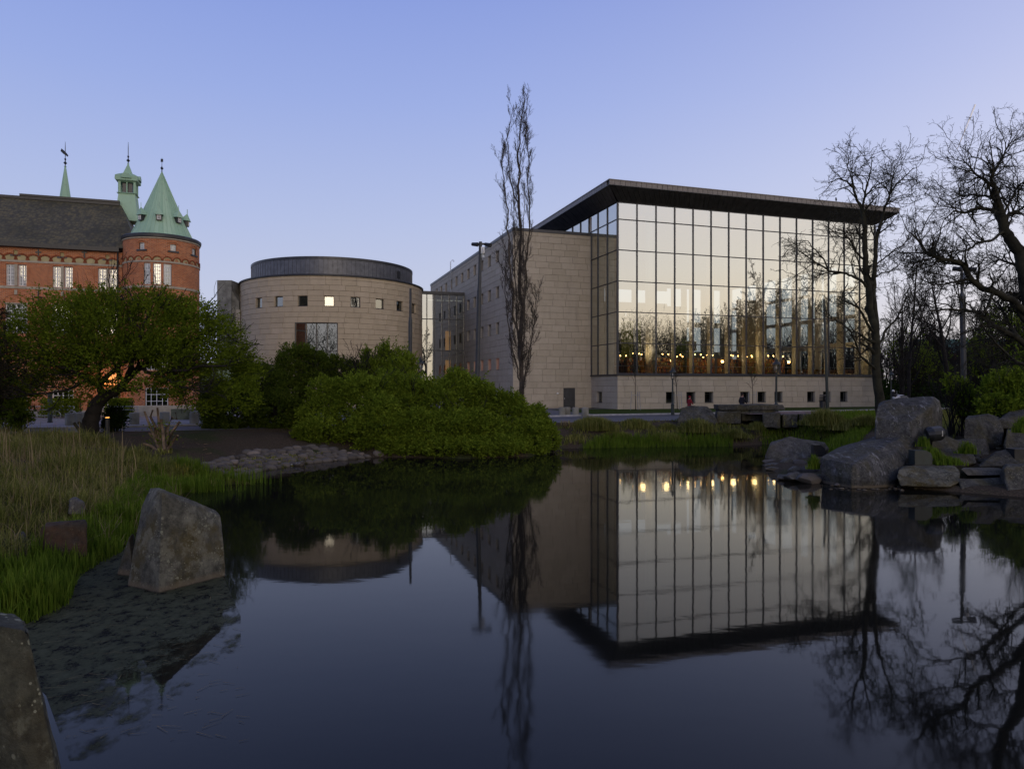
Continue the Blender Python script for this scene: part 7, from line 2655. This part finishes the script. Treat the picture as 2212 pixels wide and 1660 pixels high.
def tuft(px, py, d, wd, h, n_, mat, label, seed, lean=.5, name='grass_tuft', bw=.04, group='grass tufts'):
    p = gp(px, d, 0)
    p.z = EYE - (py - HY) / FPX * d
    e = empty(name, p, 0, label=label, cat='grass tuft', group=group)
    rg = np.random.default_rng(seed)
    x, y = rg.normal(p.x, wd * .5, n_), rg.normal(p.y, wd * .35, n_)
    hh_ = h * np.clip(1.05 - ((x - p.x) / (wd * 1.3)) ** 2, .35, 1.1) * rg.uniform(.6, 1.1, n_)
    blades('blades', x, y, hh_, mat, bw, lean, seed + 1, parent=e, origin=e.location, Z_=np.full(n_, p.z - .08))


for k, (px, py, d, wd, h, n_, m_, lb) in enumerate([
    (1282, 925, 48, 1.7, .95, 2600, 'sedge', 'large sedge clump right of the bollards on the far bank'),
    (1222, 925, 48, .8, .6, 900, 'straw', 'dry brownish tuft at the right end of the thicket'),
    (1372, 922, 49, 1.2, .75, 1500, 'sedge', 'sedge clump before the youngest tree with stakes'),
    (1442, 926, 48.5, .7, .55, 800, 'sedge', 'sedge tuft before the first street lamp'),
    (1505, 930, 47.5, 1.2, .95, 1700, 'sedge', 'sedge clump in front of the low mossy boulder'),
    (1585, 942, 47, .9, .65, 900, 'sedge', 'sedge tuft below the flat edging stone'),
    (1635, 925, 48, .5, .6, 600, 'sedge', 'dark sedge tuft in front of the terrace stones'),
    (1780, 915, 47, 1.3, 1.15, 2000, 'sedge', 'tall sedge clump beside the slim pole'),
    (1835, 925, 46, 1.3, .75, 1600, 'sedge', 'broad sedge clump left of the upright boulder'),
    (1870, 915, 45, .8, .75, 800, 'sedge', 'sedge tuft touching the upright boulder'),
    (1330, 945, 46.8, 1.2, .6, 1300, 'sedge', 'low sedge clump above the far reeds, left'),
    (1440, 948, 46.8, 1.3, .6, 1300, 'sedge', 'low sedge clump above the far reeds, middle'),
    (1240, 950, 46.5, 1.0, .6, 900, 'sedge', 'low sedge clump beside the thicket'),
    (1758, 1008, 28.4, .22, .62, 260, 'reed', 'bright green tuft among the shore stones'),
    (2010, 985, 28.4, .45, .5, 340, 'reed', 'bright leafy tuft right of the boxy spotlight'),
    (2090, 975, 28.4, .35, .5, 260, 'reed', 'leafy tuft on the rounded brown boulder'),
    (2045, 998, 27.8, .6, .35, 380, 'reed', 'low leafy tuft between ledge rock and rounded boulder'),
    (2212, 930, 29, .4, .7, 300, 'reed', 'leafy tuft at the right edge over the rocks'),
    (1995, 960, 29, .25, .45, 150, 'reed', 'small leafy tuft under the drum spotlight')]):
    tuft(px, py, d, wd, h, n_, M[m_], lb, 300 + k * 3, .55 if m_ != 'reed' else .35)

# floating algae mat on the near left water
t = NT('floating_algae')
n1 = t.noise(1.5, 5, .65, stretch=(1, .6, 1))
n2 = t.noise(4.5, 9, .82, stretch=(1, .7, 1))
c = t.ramp(n2, [(.42, (.008, .008, .006)), (.50, (.058, .062, .032)), (.78, (.115, .118, .070))])
sp3 = t.n('ShaderNodeSeparateXYZ')
t.l(t.pos(), sp3.inputs[0])
# solid near the reeds, breaking up towards open water
px1 = t.math('ADD', sp3.outputs[0], t.math('MULTIPLY', sp3.outputs[1], -.12))
edge = t.math('MULTIPLY', t.math('ADD', px1, 6.9), .22)
dn = t.math('SUBTRACT', t.math('ADD', n1, t.math('MULTIPLY', n2, .35)), edge)
al = t.math('MULTIPLY', t.step(dn, .38, .56), .9)
t.fin(c, .9, .15)
trn = t.n('ShaderNodeBsdfTransparent')
mx = t.n('ShaderNodeMixShader')
t.l(al, mx.inputs[0])
t.l(trn.outputs[0], mx.inputs[1])
t.l(t.b.outputs[0], mx.inputs[2])
t.l(mx.outputs[0], t.out.inputs[0])
poly = [(-40, 1360), (60, 1345), (150, 1300), (150, 1240), (255, 1190), (300, 1175), (480, 1240), (520, 1330), (520, 1450), (420, 1560), (300, 1640), (150, 1640), (100, 1500)]
W = [onz(x, y, .006) for x, y in poly]
o = MB().add([tuple(p) for p in W], [tuple(range(len(W)))]).build('algae_mat', t.m, label='grey green algae scum floating on the near left water', cat='algae', kind='stuff')
# floating bits of reed on the water
fb = MB()
for q in range(150):
    x, y = rnd.uniform(90, 520), rnd.uniform(1270, 1600)
    if x > 480 and y < 1300:
        continue
    p = onz(x, y, .012)
    a = rnd.gauss(.3, .6)
    L_ = rnd.uniform(.03, .28)
    v = Vector((math.cos(a), math.sin(a), 0)) * L_
    nn = Vector((-v.y, v.x, 0)).normalized() * .004
    fb.quad(p - nn, p + v - nn * .3, p + v + nn * .3, p + nn)
fb.build('floating_reed_bits', M['straw'], label='loose dead reed pieces floating on the near water', cat='reed litter', kind='stuff')


# ------------------------------------------------------------------ young staked trees
for i, (px, d, ty, lb) in enumerate([(1373, 74, 765, 'thin young tree with pale stakes before the left base wall'), (1463, 75, 790, 'thin young tree with pale stakes right of the first street lamp'), (1626, 77, 790, 'thin young tree with pale stakes between the base windows'), (1936, 84, 790, 'thin young tree with pale stakes behind the upright boulder')]):
    b0 = gp(px, d, GZ)
    T_ = Tree(400 + i)
    H = EYE - (ty - HY) / FPX * d - GZ
    T_.grow(Vector((0, 0, 0)), Vector((0, 0, 1)), H, .045, 0, [dict(seg=6, wob=.02, up=.05, kids=11, ang=.6, len=.35, tap=.7, **{'from': .45}), dict(seg=5, wob=.12, up=.1, kids=4, ang=.6, len=.4, rr=.5, rmin=.014), dict(seg=3, wob=.2, up=.05, kids=0, ang=.6, len=.5, rr=.6, rmin=.010)])
    e = empty('young_tree', b0, 0, label=lb, cat='tree', group='young staked trees along the library')
    link('trunk', T_.mesh('trunk', {0}, Vector(), (6,)), M['bark'], e)
    link('crown', T_.mesh('crown', {1, 2}, Vector(), (4, 4, 3)), M['bark'], e)
    for k, (dx, dy) in enumerate(((-.42, 0), (.42, .1), (.25, .35))):
        MB().tube([(dx * 1.25, dy, 0), (dx, dy, 1.95)], .035, 6).build('stake', M['stake'], e)
    MB().box((-.44, -.02, 1.55), (.44, .02, 1.6)).build('tie_bar', M['stake'], e)


# ------------------------------------------------------------------ people, geese, bird
def skin_mesh(name, J_, E_, R_2, sub=2):
    me_ = bpy.data.meshes.new(name)
    me_.from_pydata(J_, E_, [])
    o = bpy.data.objects.new(name, me_)
    COL.objects.link(o)
    md = o.modifiers.new('skin', 'SKIN')
    for v, r_ in zip(me_.skin_vertices[0].data, R_2):
        v.radius = (r_, r_) if isinstance(r_, (int, float)) else r_
    me_.skin_vertices[0].data[0].use_root = True
    o.modifiers.new('sub', 'SUBSURF').levels = sub
    o.modifiers['sub'].render_levels = sub
    dg = bpy.context.evaluated_depsgraph_get()
    m2 = bpy.data.meshes.new_from_object(o.evaluated_get(dg))
    bpy.data.objects.remove(o)
    m2.name = name
    return m2


def person(name, loc, rz_, H, jacket, trousers, label, stride=.28, hood=False):
    s_ = H / 1.75
    e = empty(name, loc, rz_, label=label, cat='person')
    e.scale = (s_,) * 3
    # walking along local x; joints
    J_ = [(0, 0, .95), (0, 0, 1.15), (.02, 0, 1.38), (.03, 0, 1.50), (.05, 0, 1.62), (.05, 0, 1.73),
          (0, .09, .92), (stride * .55, .10, .50), (stride, .10, .09), (stride + .17, .10, .04),
          (0, -.09, .92), (-stride * .2, -.10, .50), (-stride * .95, -.10, .13), (-stride * .8, -.10, .04),
          (.02, .19, 1.40), (-.08, .25, 1.13), (.06, .25, .90), (.13, .24, .82),
          (.02, -.19, 1.40), (.10, -.25, 1.13), (.28, -.22, .96), (.35, -.20, .90)]
    E_ = [(0, 1), (1, 2), (2, 3), (3, 4), (4, 5), (0, 6), (6, 7), (7, 8), (8, 9), (0, 10), (10, 11), (11, 12), (12, 13), (2, 14), (14, 15), (15, 16), (16, 17), (2, 18), (18, 19), (19, 20), (20, 21)]
    R2 = [(.11, .14), (.10, .13), (.10, .15), .055, .085, .075, .085, .06, .045, .04, .085, .06, .045, .04, .055, .042, .034, .03, .055, .042, .034, .03]
    link('body', skin_mesh('body', J_, E_, R2, 1), M['skin'], e, smooth=True)
    JJ = [J_[0], J_[1], J_[2], J_[14], J_[15], J_[16], J_[18], J_[19], J_[20], (0, 0, .86)]
    link('jacket', skin_mesh('jacket', JJ, [(0, 1), (1, 2), (2, 3), (3, 4), (4, 5), (2, 6), (6, 7), (7, 8), (0, 9)], [(.15, .19), (.14, .18), (.14, .19), .085, .065, .055, .085, .065, .055, (.15, .19)], 1), jacket, e, smooth=True)
    JT = [J_[0], J_[6], J_[7], J_[8], J_[10], J_[11], J_[12]]
    link('trousers', skin_mesh('trousers', JT, [(0, 1), (1, 2), (2, 3), (0, 4), (4, 5), (5, 6)], [(.12, .15), .10, .075, .065, .10, .075, .065], 1), trousers, e, smooth=True)
    MB().sphere((.03, 0, 1.67), (.11, .095, .115), 10, 7).build('hood' if hood else 'hair', jacket if hood else M['hair'], e, smooth=True)
    MB().sphere((.155, 0, 1.64), (.02, .015, .02), 6, 4).build('nose', M['skin'], e)
    for sx in ((stride + .1, .10), (-stride * .85, -.10)):
        MB().sphere((sx[0], sx[1], .045), (.14, .05, .05), 8, 5).build('shoe', M['black'], e)


person('person', gp(1489, 63, GZ), .35, 1.62, M['red_cloth'], M['grey_cloth'], 'person in a hooded dark red jacket walking along the street', hood=True)
person('person', gp(1603, 60, GZ), .4, 1.9, M['dark_cloth'], M['dark_cloth'], 'person in dark clothes walking behind the stone table')


def goose(loc, rz_, s_, body, wing, head, neckc, label, sit=True, tail=None):
    e = empty('goose', loc, rz_, label=label, cat='goose')
    e.scale = (s_,) * 3
    # faces -x; chest at -x
    J_ = [(0, 0, .17), (-.16, 0, .18), (-.24, 0, .24), (-.27, 0, .36), (-.25, 0, .46), (-.31, 0, .475), (.18, 0, .18), (.32, 0, .20)]
    link('body', skin_mesh('body', J_, [(0, 1), (1, 2), (2, 3), (3, 4), (4, 5), (0, 6), (6, 7)], [(.155, .15), (.13, .12), .07, .040, .048, .032, (.11, .11), .03], 2), body, e, smooth=True)
    MB().sphere((.06, .10, .21), (.22, .045, .085), 10, 6).sphere((.06, -.10, .21), (.22, .045, .085), 10, 6).build('wing', wing, e, smooth=True)
    if neckc:
        MB().tube([(-.20, 0, .26), (-.245, 0, .30), (-.27, 0, .36), (-.255, 0, .43)], [.095, .075, .052, .055], 10).build('neck_plumage', neckc, e, smooth=True)
    if head:
        MB().sphere((-.275, 0, .465), (.052, .052, .045), 8, 6).build('cheek', head, e, smooth=True)
    MB().add([(-.33, -.018, .47), (-.33, .018, .47), (-.33, 0, .49), (-.40, 0, .462)], [(0, 1, 3), (1, 2, 3), (2, 0, 3), (0, 2, 1)]).build('beak', M['beak'] if not head else M['goose_black'], e)
    MB().sphere((.34, 0, .17), (.07, .06, .035), 8, 5).build('tail', M['goose_white'], e, smooth=True)
    MB().box((-.02, -.06, -.02), (.02, -.03, .06)).box((-.02, .03, -.02), (.02, .06, .06)).build('legs', M['beak'], e)


g1 = onz(646, 983, .5)
goose((g1.x, g1.y, tz(g1.x, g1.y) + .06), PI + .1, 1.0, M['goose_brown'], M['goose_grey'], None, None, 'greylag goose resting with turned head on the cobbled bank')
goose(pt(1944, 869, 31.2) + Vector((0, 0, -.02)), .1, 1.15, M['goose_white'], M['goose_grey'], M['goose_white'], M['goose_black'], 'black necked white cheeked goose sitting on the upright boulder')
bp3 = Vector((0, 0, 0))
v = to_world(fs(1806, -1.9), -1.9, zf1 + .10)
bd = empty('perched_bird', v, 0, label='small dark bird perched on the edge of the library roof', cat='bird')
link('body', skin_mesh('body', [(0, 0, .2), (0, 0, .36), (-.04, 0, .5), (.03, 0, .04)], [(0, 1), (1, 2), (0, 3)], [.10, .09, .07, .04], 2), M['goose_black'], bd, smooth=True)
MB().tube([(0, .03, 0), (0, .03, .12)], .012, 4).tube([(0, -.03, 0), (0, -.03, .12)], .012, 4).build('legs', M['black'], bd)

# ------------------------------------------------------------------ far building with the green roof, park backdrop
fb_ = empty('far_building', gp(2060, 200, GZ), 0, label='distant brick building with a green copper roof behind the bare trees', cat='building')
xa, xb = gp(2005, 200, 0).x, gp(2125, 215, 0).x
zt0 = EYE - (762 - HY) / FPX * 200
zt1 = EYE - (738 - HY) / FPX * 200
MB().box((xa, 200, GZ), (xb + 12, 214, zt0)).build('wall', simple('far_brick', (.14, .07, .05), .9, .2, 1), fb_, world=True)
MB().add([(xa - 1, 199, zt0), (xb + 13, 199, zt0), (xb + 13, 204, zt1 + 1), (xa - 1, 204, zt1 + 1), (xa - 1, 215, zt0), (xb + 13, 215, zt0)], [(0, 1, 2, 3), (3, 2, 5, 4), (0, 3, 4), (1, 5, 2)]).build('roof', simple('far_copper', (.10, .20, .18), .8, .2, .5), fb_, world=True)
for k in range(9):
    for j in range(2):
        x = xa + 1.5 + k * (xb - xa) / 8
        z = zt0 - 3.4 - j * 4
        w_ = MB().box((x, 199.85, z), (x + 1.6, 200.02, z + 2.2)).build('window', M['white'], fb_, world=True)
        m = MB().quad((x + .15, 199.83, z + .15), (x + 1.45, 199.83, z + .15), (x + 1.45, 199.83, z + 2.05), (x + .15, 199.83, z + 2.05))
        m.v = [(a - fb_.location.x, b_ - fb_.location.y, c_ - fb_.location.z) for a, b_, c_ in m.v]
        m.build('pane', M['glass_dark'], w_)
# contrail: a thin cloud at its real height
p0, p1 = pt(2068, 322, 7000), pt(2106, 226, 7000)
MB().tube([p0, p0.lerp(p1, .5), p1], [3, 6, 9], 6).build('contrail', simple('ice_cloud', (.9, .9, .9), 1, .02, .001, 0), label='thin pale vapour trail high in the right sky', cat='contrail')
